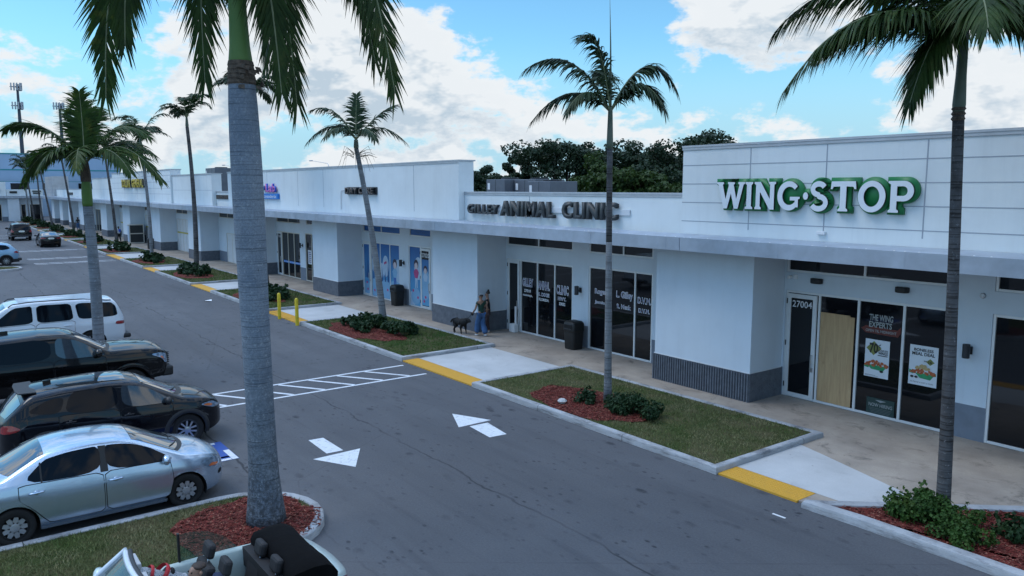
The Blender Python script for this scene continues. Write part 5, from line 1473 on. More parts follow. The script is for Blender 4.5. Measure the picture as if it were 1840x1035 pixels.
def arc(cx, cy, rx, ry, a0, a1, n=20): return [(cx + rx * math.cos(R(a0 + (a1 - a0) * i / n)), cy + ry * math.sin(R(a0 + (a1 - a0) * i / n))) for i in range(n + 1)]
def stroke(P, t):
    l, r_ = [], []
    for i in range(len(P)):
        a = Vector(P[max(0, i - 1)]); b = Vector(P[min(len(P) - 1, i + 1)]); d = (b - a).normalized(); n = Vector((-d.y, d.x))
        tt = t[i] if hasattr(t, '__len__') else t
        l.append(tuple(Vector(P[i]) + n * tt / 2)); r_.append(tuple(Vector(P[i]) - n * tt / 2))
    return l + r_[::-1]
GL = {}
GL['W'] = ([[(-.05, 1), (.30, 1), (.30, .94), (.245, .90), (.40, .36), (.55, .90), (.50, .94), (.50, 1), (.84, 1), (.84, .94), (.785, .90), (.93, .36), (1.07, .90), (1.01, .94), (1.01, 1), (1.33, 1), (1.33, .94), (1.265, .90), (1.01, 0), (.83, 0), (.66, .58), (.48, 0), (.30, 0), (.03, .90), (-.05, .94)]], 1.30)
GL['I'] = ([[(0, 0), (.36, 0), (.36, .06), (.29, .11), (.29, .89), (.36, .94), (.36, 1), (0, 1), (0, .94), (.07, .89), (.07, .11), (0, .06)]], .40)
GL['N'] = ([[(0, 0), (.30, 0), (.30, .06), (.235, .11), (.235, .64), (.68, 0), (.88, 0), (.88, .89), (.95, .94), (.95, 1), (.63, 1), (.63, .94), (.69, .89), (.69, .38), (.26, 1), (-.03, 1), (-.03, .94), (.045, .89), (.045, .11), (0, .06)]], .98)
GL['T'] = ([[(0, 1), (.92, 1), (.95, .74), (.88, .74), (.84, .82), (.58, .83), (.58, .11), (.65, .06), (.65, 0), (.27, 0), (.27, .06), (.34, .11), (.34, .83), (.08, .82), (.04, .74), (-.03, .74)]], .96)
GL['O'] = ([arc(.5, .5, .5, .51, 0, 360, 40)[:-1], arc(.5, .5, .285, .33, 0, 360, 40)[:-1]], 1.04)
GL['P'] = ([[(0, 0), (.36, 0), (.36, .06), (.29, .11), (.29, .36), (.52, .36)] + arc(.52, .68, .34, .32, -90, 90, 18)[1:] + [(-.02, 1), (-.02, .94), (.07, .89), (.07, .11), (0, .06)], [(.29, .53), (.50, .53)] + arc(.50, .68, .15, .15, -90, 90, 12)[1:] + [(.29, .83)]], .92)
gpts = arc(.5, .5, .40, .42, 42, 318, 34)
GL['G'] = ([stroke(gpts, [.17 + .05 * math.sin(PI * i / 34) for i in range(35)])[:35] + [(.78, .12)][:0] + stroke(gpts, [.17 + .05 * math.sin(PI * i / 34) for i in range(35)])[35:]], 1.02)
spts = arc(.40, .735, .245, .185, 25, 265, 18) + arc(.40, .275, .285, .21, 85, -155, 18)
GL['S'] = ([stroke(spts, .185)], .84)
def word(s, gap=.06):
    spl = []; x = 0
    for ch in s:
        if ch == '.':
            spl.append([(x + .12 + .105 * math.cos(2 * PI * i / 20), .5 + .13 * math.sin(2 * PI * i / 20)) for i in range(20)]); x += .26
            continue
        P, w = GL[ch]
        for p in P: spl.append([(x + q[0], q[1]) for q in p])
        if ch == 'G':   # the cross bar of the G, a step clear of the stroke
            spl.append([(x + .56, .46), (x + 1.0, .46), (x + 1.0, .40), (x + .93, .36), (x + .93, .02), (x + .86, .02), (x + .74, .17), (x + .74, .36), (x + .56, .36)])
        x += w + gap
    return spl, x - gap
G_SIGN = 'shop signs on the parapets'
def wing_sign():
    T = thing('shop_sign', 'big white and green raised letters on the panelled parapet', 'sign', (-10.9, 17.2, 5.1))
    spl, wd = word('WING.STOP')
    # one letter at a time, so that no two strokes share a plane
    x0, x1, z0, z1 = -13.5, -8.27, 5.17, 5.86
    sc = (x1 - x0) / wd; x = 0
    bm_white = []
    for ch in 'WING.STOP':
        if ch == '.': P, w = [[(.12 + .105 * math.cos(2 * PI * i / 20), .5 + .13 * math.sin(2 * PI * i / 20)) for i in range(20)]], .20
        else: P, w = GL[ch]
        a = x0 + x * sc
        pl = [P] if ch != 'G' else [P]
        for k, shp in enumerate(pl):
            def lim(me):
                xs = [v.co.x for v in me.vertices]; ys = [v.co.y for v in me.vertices]; return min(xs), max(xs), min(ys), max(ys)
            me = curve_mesh(shp, 0); L_ = lim(me)
            put_flat(me, 'letter', MAT['sign_white'], a + L_[0] * sc, a + L_[1] * sc, z0 + L_[2] * (z1 - z0), z0 + L_[3] * (z1 - z0), 17.03, .06, T, MAT['sign_side'])
        if ch == 'G':
            bar = [[(.55, .47), (.97, .47), (.97, .41), (.90, .38), (.90, .10), (.76, .10), (.76, .34), (.55, .34)]]
            me = curve_mesh(bar, 0); L_ = lim(me)
            put_flat(me, 'letter_bar', MAT['sign_white'], a + L_[0] * sc, a + L_[1] * sc, z0 + L_[2] * (z1 - z0), z0 + L_[3] * (z1 - z0), 17.022, .06, T, MAT['sign_side'])
        # green contour behind each letter, set back and overlapping its neighbours at its own depth
        outer = [P[0]] if ch != 'G' else [arc(.5, .5, .52, .53, 0, 360, 40)[:-1]]
        me = curve_mesh(outer, .10 if ch != 'G' else .065); L_ = lim(me)
        put_flat(me, 'letter_backing', MAT['sign_green'], a + L_[0] * sc + .012, a + L_[1] * sc + .012, z0 + L_[2] * (z1 - z0) + .02, z0 + L_[3] * (z1 - z0) + .02, 17.10 + .004 * ('WING.STOP'.index(ch) % 3), .085, T)
        x += w + .06
wing_sign()
MB().box(-10.62, -10.40, 17.12, 17.19, 4.60, 4.68).build('junction_box', MAT['white_lamp'], bpy.data.objects['strip_mall'], bevel=.01)

def sign_letters(T, s, mat, side, x0, x1, z0, z1, y, depth, off=.02):
    return put_flat(text_mesh(s, off, 3, 1.12), 'lettering', mat, x0, x1, z0, z1, y, depth, T, side)
    return text(s, 'lettering', mat, x0, x1, z0, z1, y, depth, T, side, off)
T = thing('shop_sign', 'dark raised letters reading animal clinic on the low parapet', 'sign', (-21.7, 17.45, 4.7))
sign_letters(T, 'GILLEY', MAT['sign_dark'], MAT['sign_side'], -25.98, -23.9, 4.72, 5.09, 17.30, .12, .03)
sign_letters(T, 'ANIMAL', MAT['sign_dark'], MAT['sign_side'], -23.75, -20.65, 4.68, 5.24, 17.28, .14, .035)
sign_letters(T, 'CLINIC', MAT['sign_dark'], MAT['sign_side'], -20.2, -17.6, 4.69, 5.26, 17.28, .14, .035)
mb = MB(); mb.box(-25.9, -17.15, 17.425, 17.475, 4.86, 5.04); mb.build('raceway', MAT['raceway'], T, bevel=.008)
T = thing('shop_sign', 'brown raised letters reading day care on the long parapet', 'sign', (-35, 17.2, 5.4))
sign_letters(T, 'DAY', MAT['sign_brown'], MAT['sign_side'], -36.55, -35.2, 5.42, 5.74, 16.99, .14, .03)
sign_letters(T, 'CARE', MAT['sign_brown'], MAT['sign_side'], -35.0, -33.5, 5.42, 5.74, 16.99, .14, .03)
mb = MB(); mb.box(-36.65, -33.4, 17.14, 17.19, 5.40, 5.76); mb.build('raceway', MAT['dark_grey'], T, bevel=.006)
mb = MB(); mb.tube([(-36.6, 17.16, 5.6), (-37.3, 17.16, 5.58), (-37.35, 17.16, 5.5), (-37.4, 17.16, 4.62)], .018, 6); mb.build('conduit', MAT['coping'], T)
T = thing('shop_sign', 'blue and pink laundry letters above a red and blue panel', 'sign', (-48.5, 17.2, 5.0))
sign_letters(T, 'Hydro', MAT['sign_blue'], MAT['sign_side'], -51.6, -48.0, 5.46, 5.98, 17.0, .12, .03)
sign_letters(T, 'Lab', MAT['sign_pink'], MAT['sign_blue'], -47.9, -46.3, 5.46, 5.98, 17.0, .12, .03)
mb = MB(); mb.box(-48.72, -46.05, 17.06, 17.19, 5.06, 5.38); mb.build('blue_panel', MAT['sign_bluep'], T, bevel=.006)
mb = MB(); mb.box(-52.0, -48.73, 17.06, 17.19, 5.06, 5.38); mb.build('red_panel', MAT['sign_red'], T, bevel=.006)
text('Lavandería', 'panel_lettering', MAT['sign_white'], -48.5, -46.3, 5.12, 5.31, 17.052, .01, T)
text('Laundromat', 'panel_lettering', MAT['sign_white'], -51.8, -48.9, 5.12, 5.31, 17.052, .01, T)
T = thing('shop_sign', 'small dark red letters on a dark strip in the recess between parapets', 'sign', (-57.8, 17.5, 4.9))
mb = MB(); mb.box(-59.5, -56.1, 17.42, 17.49, 4.92, 5.22); mb.build('sign_board', MAT['sign_side'], T, bevel=.006)
text('UNION DINING', 'lettering', MAT['sign_brown'], -59.4, -56.2, 4.96, 5.18, 17.40, .02, T)
T = thing('shop_sign', 'yellow and black store letters high on the panelled parapet far along the strip', 'sign', (-85, 17.05, 5.7))
sign_letters(T, 'DOLLAR', MAT['sign_yellow'], MAT['sign_side'], -90.3, -86.0, 5.75, 6.6, 16.85, .15, .05)
sign_letters(T, 'GENERAL', MAT['sign_yellow'], MAT['sign_side'], -85.4, -80.4, 5.75, 6.6, 16.85, .15, .05)
for i, (x0, x1, lab) in enumerate(((-131.5, -127.5, 'small dark sign board on the low parapet left of the green crownshaft'), (-119.5, -114.5, 'small dark sign board on the low parapet behind the green crownshaft'))):
    mb = MB(); mb.box(x0, x1, 17.3, 17.39, 4.75, 5.12); single('shop_sign', mb, MAT['sign_side'], lab, 'sign', 'dark sign boards at the far end', bevel=.02)

# ------------------------------------------------------------------ things on the shop windows
GY = WY + .05                                    # just proud of the panes
MAT['poster'] = pbr('poster_paper', (.66, .70, .74), .5, var=.03)
MAT['ink'] = pbr('black_ink', (.012, .012, .013), .6, var=0)
MAT['olive'] = pbr('olive_ink', (.20, .22, .06), .6, var=.1)
MAT['food'] = pbr('printed_food', (.35, .05, .02), .6, var=.5, scale=30, col2=(.50, .16, .05))
MAT['food_pale'] = pbr('printed_fries', (.50, .36, .16), .6, var=.4, scale=40)
MAT['bowl'] = pbr('printed_green', (.03, .30, .12), .6, var=.2, scale=8)
MAT['decal_grey'] = pbr('grey_decal', (.30, .32, .32), .6, var=.1)
MAT['decal_red'] = pbr('faded_red_decal', (.13, .025, .018), .6, var=.15)
MAT['board_green'] = pbr('dark_green_board', (.018, .045, .042), .6, var=.1)
MAT['decal_white'] = pbr('white_decal', (.72, .73, .76), .5, var=.03)
MAT['decal_violet'] = pbr('violet_decal', (.07, .05, .20), .5, var=.1)
def m_ply():
    t = NT('plywood', .75, .3)
    g = t.noise(1.0, 5, .65, t.scaled(9, 9, .7), 1.2)
    c = t.mix(t.rng(g, .35, .65), (.42, .275, .145), (.54, .375, .205))
    c = t.mix(t.mth('MULTIPLY', t.rng(t.voro(1.1, 'F1', t.scaled(1.6, 1, .9)), .09, .04), .7), c, (.20, .105, .045))
    return t.done(c)
def sheet(mb, x0, x1, z0, z1, y): mb.poly([(x0, y, z0), (x1, y, z0), (x1, y, z1), (x0, y, z1)])
mb = MB(); mb.box(-11.335, -10.395, GY - .02, GY - .002, .10, 2.44); mb.box(-11.335, -10.52, GY - .0185, GY - .0035, 2.44, 2.475)
single('plywood_sheet', mb, m_ply(), 'plywood board covering the window beside the numbered shop door', 'board')
def poster(name, lab, x0, x1, z0, z1):
    T = thing(name, lab, 'poster', ((x0 + x1) / 2, GY, z0))
    mb = MB(); mb.box(x0, x1, GY - .008, GY - .003, z0, z1); mb.build('sheet', MAT['poster'], T)
    return T
def heap(mb, x0, x1, z0, h_, y, r, n=26):
    for k in range(n):
        cx = r.uniform(x0, x1); t = (cx - x0) / (x1 - x0); cz = z0 + h_ * r.uniform(0, 1) * (1 - (2 * t - 1) ** 2 * .75); s = r.uniform(.018, .034)
        yy = y - .0002 * k
        mb.poly([(cx + s * 1.3 * math.cos(a), yy, cz + s * math.sin(a)) for a in [2 * PI * j / 7 for j in range(7)]])
T = poster('window_poster', 'poster of saucy wings with an olive diamond in the middle shop pane', -10.08, -9.46, 1.02, 1.97)
r_ = random.Random(2)
mb = MB(); mb.poly([(-10.05, GY - .010, 1.74), (-9.86, GY - .010, 1.57), (-9.66, GY - .010, 1.76), (-9.86, GY - .010, 1.93)]); mb.build('diamond', MAT['olive'], T)
text('70', 'price', MAT['ink'], -9.97, -9.75, 1.62, 1.88, GY - .012, 0, T, None, .03); text('¢', 'price', MAT['ink'], -9.74, -9.68, 1.76, 1.88, GY - .0125, 0, T)
text('BONELESS', 'lettering', MAT['ink'], -9.74, -9.50, 1.69, 1.735, GY - .0125, 0, T, None, .02); text('WINGS', 'lettering', MAT['ink'], -9.74, -9.50, 1.61, 1.68, GY - .0125, 0, T, None, .03)
mb = MB(); sheet(mb, -9.75, -9.50, 1.575, 1.595, GY - .0115); sheet(mb, -10.05, -9.78, 1.065, 1.072, GY - .011); sheet(mb, -10.05, -9.70, 1.045, 1.05, GY - .011); mb.build('small_print', MAT['ink'], T)
mb = MB(); mb.poly([(-10.02, GY - .010, 1.33), (-9.90, GY - .010, 1.22), (-9.60, GY - .010, 1.20), (-9.50, GY - .010, 1.32)]); mb.poly([(-10.075, GY - .0103, 1.34), (-9.93, GY - .0103, 1.30), (-9.98, GY - .0103, 1.24), (-10.075, GY - .0103, 1.26)]); mb.build('bowl', MAT['bowl'], T)
mb = MB(); heap(mb, -10.05, -9.49, 1.31, .13, GY - .0108, r_, 44); mb.build('wings', MAT['food'], T)
mb = MB(); mb.poly([(-9.63 + .05 * math.cos(a), GY - .022, 1.19 + .03 * math.sin(a)) for a in [2 * PI * j / 10 for j in range(10)]]); mb.build('dip_pot', MAT['ink'], T)
T = poster('window_poster', 'poster advertising a boneless meal deal in the right shop pane', -8.97, -8.31, 1.04, 2.0)
text('BONELESS', 'lettering', MAT['ink'], -8.87, -8.42, 1.86, 1.93, GY - .012, 0, T, None, .03); text('MEAL DEAL', 'lettering', MAT['ink'], -8.91, -8.38, 1.76, 1.84, GY - .012, 0, T, None, .03)
mb = MB(); mb.poly([(-8.58, GY - .010, 1.63), (-8.48, GY - .010, 1.55), (-8.38, GY - .010, 1.63), (-8.48, GY - .010, 1.71)]); mb.build('diamond', MAT['olive'], T); text('16', 'price', MAT['ink'], -8.52, -8.44, 1.59, 1.67, GY - .012, 0, T, None, .02)
text('20', 'lettering', MAT['ink'], -8.63, -8.56, 1.62, 1.655, GY - .012, 0, T, None, .02)
mb = MB(); mb.poly([(-8.82, GY - .010, 1.33), (-8.70, GY - .010, 1.22), (-8.46, GY - .010, 1.20), (-8.36, GY - .010, 1.34)]); mb.poly([(-8.96, GY - .0103, 1.40), (-8.82, GY - .0103, 1.36), (-8.86, GY - .0103, 1.30), (-8.96, GY - .0103, 1.32)]); mb.poly([(-8.42, GY - .0103, 1.36), (-8.33, GY - .0103, 1.38), (-8.33, GY - .0103, 1.31), (-8.4, GY - .0103, 1.3)]); mb.build('bowl', MAT['bowl'], T)
mb = MB(); heap(mb, -8.92, -8.36, 1.33, .13, GY - .0108, r_, 40); mb.build('wings', MAT['food'], T)
mb = MB(); heap(mb, -8.80, -8.50, 1.45, .09, GY - .021, r_, 26); mb.build('fries', MAT['food_pale'], T)
mb = MB()
for cx in (-8.88, -8.78): mb.poly([(cx + .04 * math.cos(a), GY - .027, 1.235 + .028 * math.sin(a)) for a in [2 * PI * j / 10 for j in range(10)]])
mb.build('dip_pots', MAT['ink'], T)
text('20 PIECE 4 DIPS 2 FRIES', 'small_print', MAT['ink'], -8.92, -8.38, 1.10, 1.125, GY - .012, 0, T)
T = thing('window_decal', 'grey and red window lettering above the saucy wings poster', 'decal', (-9.75, GY, 2.1))
text('THE WING', 'lettering', MAT['decal_grey'], -10.02, -9.42, 2.44, 2.60, GY - .004, 0, T, None, .03); text('EXPERTS', 'lettering', MAT['decal_grey'], -10.02, -9.44, 2.27, 2.42, GY - .004, 0, T, None, .03)
mb = MB(); mb.poly([(-10.22, GY - .0025, 2.22), (-10.1, GY - .0025, 2.12), (-9.28, GY - .0025, 2.10), (-9.22, GY - .0025, 2.2), (-9.22, GY - .0025, 2.36), (-9.3, GY - .0025, 2.27), (-10.1, GY - .0025, 2.30)]); mb.build('arrow_band', MAT['decal_red'], T)
text('OPEN TIL MIDNIGHT', 'lettering', MAT['decal_grey'], -10.1, -9.32, 2.15, 2.22, GY - .005, 0, T, None, .02)
T = thing('window_notice', 'dark green hiring notice at the bottom of the shop pane', 'notice', (-9.6, GY, .08))
mb = MB(); mb.box(-9.97, -9.26, GY - .006, GY - .002, .08, .50); mb.build('sheet', MAT['board_green'], T)
text('NOW HIRING', 'lettering', MAT['decal_grey'], -9.91, -9.31, .28, .37, GY - .008, 0, T, None, .015)
mb = MB(); mb.poly([(-9.75, GY - .008, .45), (-9.66, GY - .008, .42), (-9.61, GY - .008, .40), (-9.56, GY - .008, .42), (-9.47, GY - .008, .45), (-9.54, GY - .008, .455), (-9.61, GY - .008, .46), (-9.68, GY - .008, .455)]); mb.build('wing_emblem', MAT['decal_grey'], T)
mb = MB()
for k in range(4): sheet(mb, -9.9 + .02 * k, -9.32 - .02 * k, .23 - k * .036, .245 - k * .036, GY - .008)
mb.build('small_print', pbr('faint_print', (.09, .11, .11), .6, var=0), T)
def number(s, x0, x1, z0, z1, lab, plate=False, y=WY - .012 + .03):
    T = thing('door_number', lab, 'door number', ((x0 + x1) / 2, y, z0))
    if plate: m = MB(); m.box(x0 - .04, x1 + .04, y - .01, y - .002, z0 - .04, z1 + .04); m.build('plate', MAT['ink'], T)
    text(s, 'digits', MAT['decal_white'], x0, x1, z0, z1, y - (.013 if plate else .004), 0, T, None, .01)
number('27004', -12.17, -11.59, 2.52, 2.70, 'white number on the door by the plywood')
number('27020', -31.90, -31.24, 2.48, 2.68, 'white number on a black plate on the nursery door', True)
number('27024', -50.56, -50.06, 2.5, 2.65, 'white number on the laundry door')
def window_words(lines, lab):
    xs = [l[1] for l in lines]
    T = thing('window_decal', lab, 'decal', (sum(xs) / len(xs), GY, 1.5))
    for s, x0, x1, z0, z1 in lines:
        w = (z1 - z0) > .13
        text(s, 'lettering', MAT['decal_white'], x0, x1, z0, z1, GY - .004, 0, T, None, .05 if w else .035)
        if w: text(s, 'lettering_inner', MAT['decal_violet'], x0 + .025, x1 - .025, z0 + .02, z1 - .02, GY - .007, 0, T, None, -.008)
window_words([('GILLEY', -24.18, -23.50, 1.88, 2.22), ('27010', -24.07, -23.65, 1.66, 1.78), ('NARANJA,', -24.15, -23.55, 1.48, 1.58),
              ('ANIMAL', -23.20, -22.50, 1.85, 2.19), ('S. DIXIE', -23.18, -22.52, 1.60, 1.74), ('FLORIDA', -23.15, -22.55, 1.42, 1.53),
              ('CLINIC', -22.10, -21.42, 1.78, 2.14), ('HWY.', -22.02, -21.55, 1.56, 1.70), ('33032', -21.95, -21.60, 1.38, 1.50)], 'white clinic name and address on three dark panes by the clinic door')
window_words([('Roger', -20.02, -19.42, 1.98, 2.22), ('Jamie', -20.02, -19.50, 1.66, 1.80), ('L. Gilley', -18.95, -18.17, 1.95, 2.25), ('R. Menk', -18.92, -18.25, 1.64, 1.80), ('D.V.M.', -17.95, -17.35, 1.92, 2.14), ('D.V.M.', -17.9, -17.4, 1.62, 1.77)], 'white names of the vets on the three panes right of the black bin')
T = thing('window_notice', 'white notice with lines of print in the narrow laundry pane', 'notice', (-45.3, GY, 1.1))
mb = MB(); mb.box(-45.65, -45.1, GY - .006, GY - .002, 1.1, 1.95); mb.build('sheet', MAT['poster'], T)
mb = MB()
for k in range(6): sheet(mb, -45.58, -45.18 - .05 * (k % 2), 1.2 + k * .12, 1.26 + k * .12, GY - .008)
mb.build('print', MAT['decal_violet'], T)
T = thing('window_strip', 'blue and white strip across the laundry panes', 'decal', (-48.8, GY, .9))
mb = MB()
for k, (a, b) in enumerate(((-50.6, -50.0), (-49.75, -48.85), (-48.75, -47.85), (-47.75, -46.9))): mb.box(a, b, GY - .005, GY - .002, .92 - .0 * k, 1.06)
mb.build('strip', MAT['sign_bluep'], T)
text('LAVANDERIA COIN LAUNDRY', 'lettering', MAT['decal_white'], -49.7, -46.95, .95, 1.03, GY - .007, 0, T)

# printed window films of the nursery
def m_film():
    t = NT('printed_blue_film', .4, .4)
    s = t.node('ShaderNodeSeparateXYZ'); t.L(t.pos, s.inputs[0])
    c = t.mix(t.rng(s.outputs[2], .3, 2.8), (.11, .36, .60), (.015, .11, .34))
    return t.done(c)
MAT['film'] = m_film()
MAT['film_pale'] = pbr('film_pale_blue', (.22, .42, .62), .4, var=.05)
MAT['film_cloud'] = pbr('film_cloud', (.42, .54, .68), .4, var=.05)
MAT['film_tree'] = pbr('film_tree', (.015, .07, .22), .4, var=.1)
MAT['film_hair'] = pbr('film_hair', (.035, .02, .045), .4, var=.1)
MAT['film_pink'] = pbr('film_pink', (.48, .06, .20), .4, var=.1)
MAT['film_skin'] = pbr('film_skin', (.60, .50, .52), .4, var=.05)
MAT['film_jean'] = pbr('film_jean', (.04, .13, .40), .4, var=.1)
def ell(mb, cx, cz, rx, rz, y, n=16): mb.poly([(cx + rx * math.cos(2 * PI * i / n), y, cz + rz * math.sin(2 * PI * i / n)) for i in range(n)])
def film(x0, x1, z0, z1, lab, items, y=GY):
    T = thing('window_film', lab, 'window film', ((x0 + x1) / 2, y, z0), 'printed films on the nursery windows')
    mb = MB(); mb.box(x0, x1, y - .004, y - .001, z0, z1); mb.build('film', MAT['film'], T)
    w = x1 - x0
    lay = {}
    def L_(m, k): return lay.setdefault(m, MB()), y - .006 - .0015 * k
    m, yy = L_('film_cloud', 0)
    def clip(a): return max(x0 + .01, min(x1 - .01, a))
    def e2(m, cx, cz, rx, rz, yy, n=18): m.poly([(clip(cx + rx * math.cos(2 * PI * i / n)), yy, max(z0 + .01, min(z1 - .01, cz + rz * math.sin(2 * PI * i / n)))) for i in range(n)])
    k = 0
    for it in items:
        k += 1
        if it[0] == 'cloud': m, yy = L_('film_cloud', k); e2(m, x0 + w * it[1], it[2], w * it[3], it[4], yy)
        if it[0] == 'hill': m, yy = L_('film_pale', k); e2(m, x0 + w * it[1], it[2], w * it[3], it[4], yy)
        if it[0] == 'tree':
            m, yy = L_('film_tree', k); cx = x0 + w * it[1]; m.poly([(clip(cx - .07), yy, it[2]), (clip(cx + .07), yy, it[2]), (clip(cx), yy, it[2] + it[3])])
        if it[0] == 'bloom': m, yy = L_('film_pink', k); e2(m, x0 + w * it[1], it[2], .08, .07, yy, 9)
        if it[0] == 'kid':
            cx, zb, s, top, leg = x0 + w * it[1], it[2], it[3], it[4], it[5]
            m, yy = L_(leg, k); m.poly([(clip(cx - .13 * s), yy, zb), (clip(cx - .03 * s), yy, zb), (clip(cx), yy, zb + .42 * s), (clip(cx + .03 * s), yy, zb), (clip(cx + .13 * s), yy, zb), (clip(cx + .12 * s), yy, zb + .55 * s), (clip(cx - .12 * s), yy, zb + .55 * s)])
            m, yy = L_(top, k + 1); m.poly([(clip(cx - .14 * s), yy, zb + .50 * s), (clip(cx + .14 * s), yy, zb + .50 * s), (clip(cx + .26 * s), yy, zb + .80 * s), (clip(cx + .10 * s), yy, zb + .97 * s), (clip(cx - .10 * s), yy, zb + .97 * s), (clip(cx - .26 * s), yy, zb + .80 * s)])
            m, yy = L_('film_hair', k + 2); e2(m, cx, zb + 1.20 * s, .22 * s, .24 * s, yy)
            m, yy = L_('film_skin', k + 3); e2(m, cx, zb + 1.12 * s, .16 * s, .17 * s, yy)
            k += 3
    for m, mb in lay.items():
        if mb.f: mb.build('print', MAT[m], T)
film(-37.92, -37.32, .16, 2.76, 'blue film with dark fir trees on the first nursery pane', [('hill', .5, .3, .9, .45), ('tree', .3, 1.0, .9), ('tree', .6, 1.0, 1.3), ('tree', .85, 1.0, .9), ('bloom', .5, .75), ('bloom', .65, .4)], y=WY + .005)
film(-37.10, -36.20, .10, 2.86, 'blue film with a girl under clouds behind the leaning palm trunk', [('cloud', .3, 1.75, .4, .4), ('hill', .5, .5, .8, .6), ('tree', .2, 1.0, .8), ('kid', .6, .75, .95, 'film_pale', 'film_jean'), ('bloom', .3, .4), ('bloom', .7, .5)])
film(-36.12, -35.16, .10, 2.86, 'blue film with a pink butterfly and white clouds', [('cloud', .55, 1.75, .34, .55), ('cloud', .1, 1.5, .25, .4), ('hill', .5, .45, .8, .6), ('tree', .15, .95, .75), ('tree', .5, .95, .55), ('tree', .82, .95, 1.0), ('bloom', .45, 1.9), ('bloom', .60, 1.95), ('bloom', .75, .55)])
film(-35.08, -34.14, .10, 2.86, 'blue film with a long haired child in jeans above the black bin', [('cloud', .9, 1.6, .5, .6), ('hill', .5, .5, .8, .6), ('kid', .5, .75, 1.0, 'film_pale', 'film_jean'), ('bloom', .2, .35)])
film(-33.08, -32.1, .10, 2.90, 'blue film with a child in a pink shirt left of the nursery door', [('cloud', .8, 1.9, .4, .55), ('cloud', .15, .4, .5, .35), ('kid', .6, .95, .95, 'film_pink', 'film_cloud'), ('hill', .55, .55, .45, .4), ('bloom', .3, .8), ('bloom', .75, .5)])
film(-31.90, -31.24, .2, 2.38, 'pale printed film on the glass of the nursery door', [('hill', .5, 1.2, .6, .75), ('kid', .5, .95, .8, 'film_cloud', 'film_pale'), ('bloom', .5, .6), ('bloom', .3, .4)], y=WY + .012)
for x0, x1, lab in ((-37.9, -36.05, 'blue film in the small pane above the leaning palm'), (-35.9, -34.05, 'blue film in the high pane above the black bin'), (-32.95, -31.15, 'blue film with lettering in the high pane above the nursery door')):
    T = thing('window_film', lab, 'window film', ((x0 + x1) / 2, GY, 3.45), 'printed films on the nursery windows')
    mb = MB(); mb.box(x0, x1, GY - .004, GY - .001, 3.49, 3.77); mb.build('film', MAT['film'], T)
    text('Day Care', 'lettering', MAT['film_tree'], x0 + .45, x1 - .45, 3.56, 3.70, GY - .006, 0, T, None, .01)

# ------------------------------------------------------------------ lamps, cameras, bins, posts
def sconce(x, z, label):
    T = thing('wall_lamp', label, 'wall lamp', (x, WY, z), 'cylinder lamps on the shop wall')
    mb = MB(); mb.lathe([(.07, -.16), (.078, -.155), (.078, .155), (.07, .16), (0, .16)], 18, c=(x, WY - .19, z)); mb.build('lamp_body', MAT['dark_grey'], T, auto=40)
    mb = MB(); mb.box(x - .03, x + .03, WY - .12, WY - .02, z - .03, z + .03); mb.box(x - .065, x + .065, WY - .025, WY - .002, z - .09, z + .09); mb.build('bracket', MAT['dark_grey'], T, bevel=.006)
sconce(-7.62, 2.08, 'dark cylinder lamp on the wall right of the dark palm trunk'); sconce(-20.72, 2.08, 'dark cylinder lamp above the bin at the clinic'); sconce(-33.6, 2.08, 'dark cylinder lamp between the two nursery windows'); sconce(-46.35, 2.2, 'dark cylinder lamp on the laundry wall')
for x, lab in ((-9.2, 'black wall pack light above the wings posters'), (-11.45, 'black wall pack light above the plywood')):
    mb = MB(); mb.prism([(x - .16, WY - .002), (x - .16, WY - .10), (x - .10, WY - .17), (x + .10, WY - .17), (x + .16, WY - .10), (x + .16, WY - .002)], 3.22, 3.36)
    single('flood_light', mb, MAT['black'], lab, 'light', 'black wall lights over the shop', bevel=.025)
T = thing('security_camera', 'small white camera under the canopy above the numbered door', 'camera', (-12.1, WY, 3.34))
mb = MB(); mb.box(-12.16, -12.04, WY - .03, WY - .002, 3.28, 3.40); mb.build('mount', MAT['white_lamp'], T, bevel=.01)
mb = MB(); mb.lathe([(.04, 0), (.045, .02), (.045, .12), (.03, .13), (0, .13)], 14, M=Matrix.Translation((-12.2, WY - .06, 3.33)) @ Matrix.Rotation(R(90), 4, 'X')); mb.build('camera_body', MAT['white_lamp'], T, auto=40)
mb = MB(); mb.lathe([(.06, 0), (.065, .02), (.05, .06), (0, .07)], 16, M=Matrix.Translation((-7.43, WY - .002, 3.34)) @ Matrix.Rotation(R(90), 4, 'X'))
single('alarm_bell', mb, MAT['coping'], 'small round grey fitting high on the wall between two shop windows', 'fitting', auto=40)

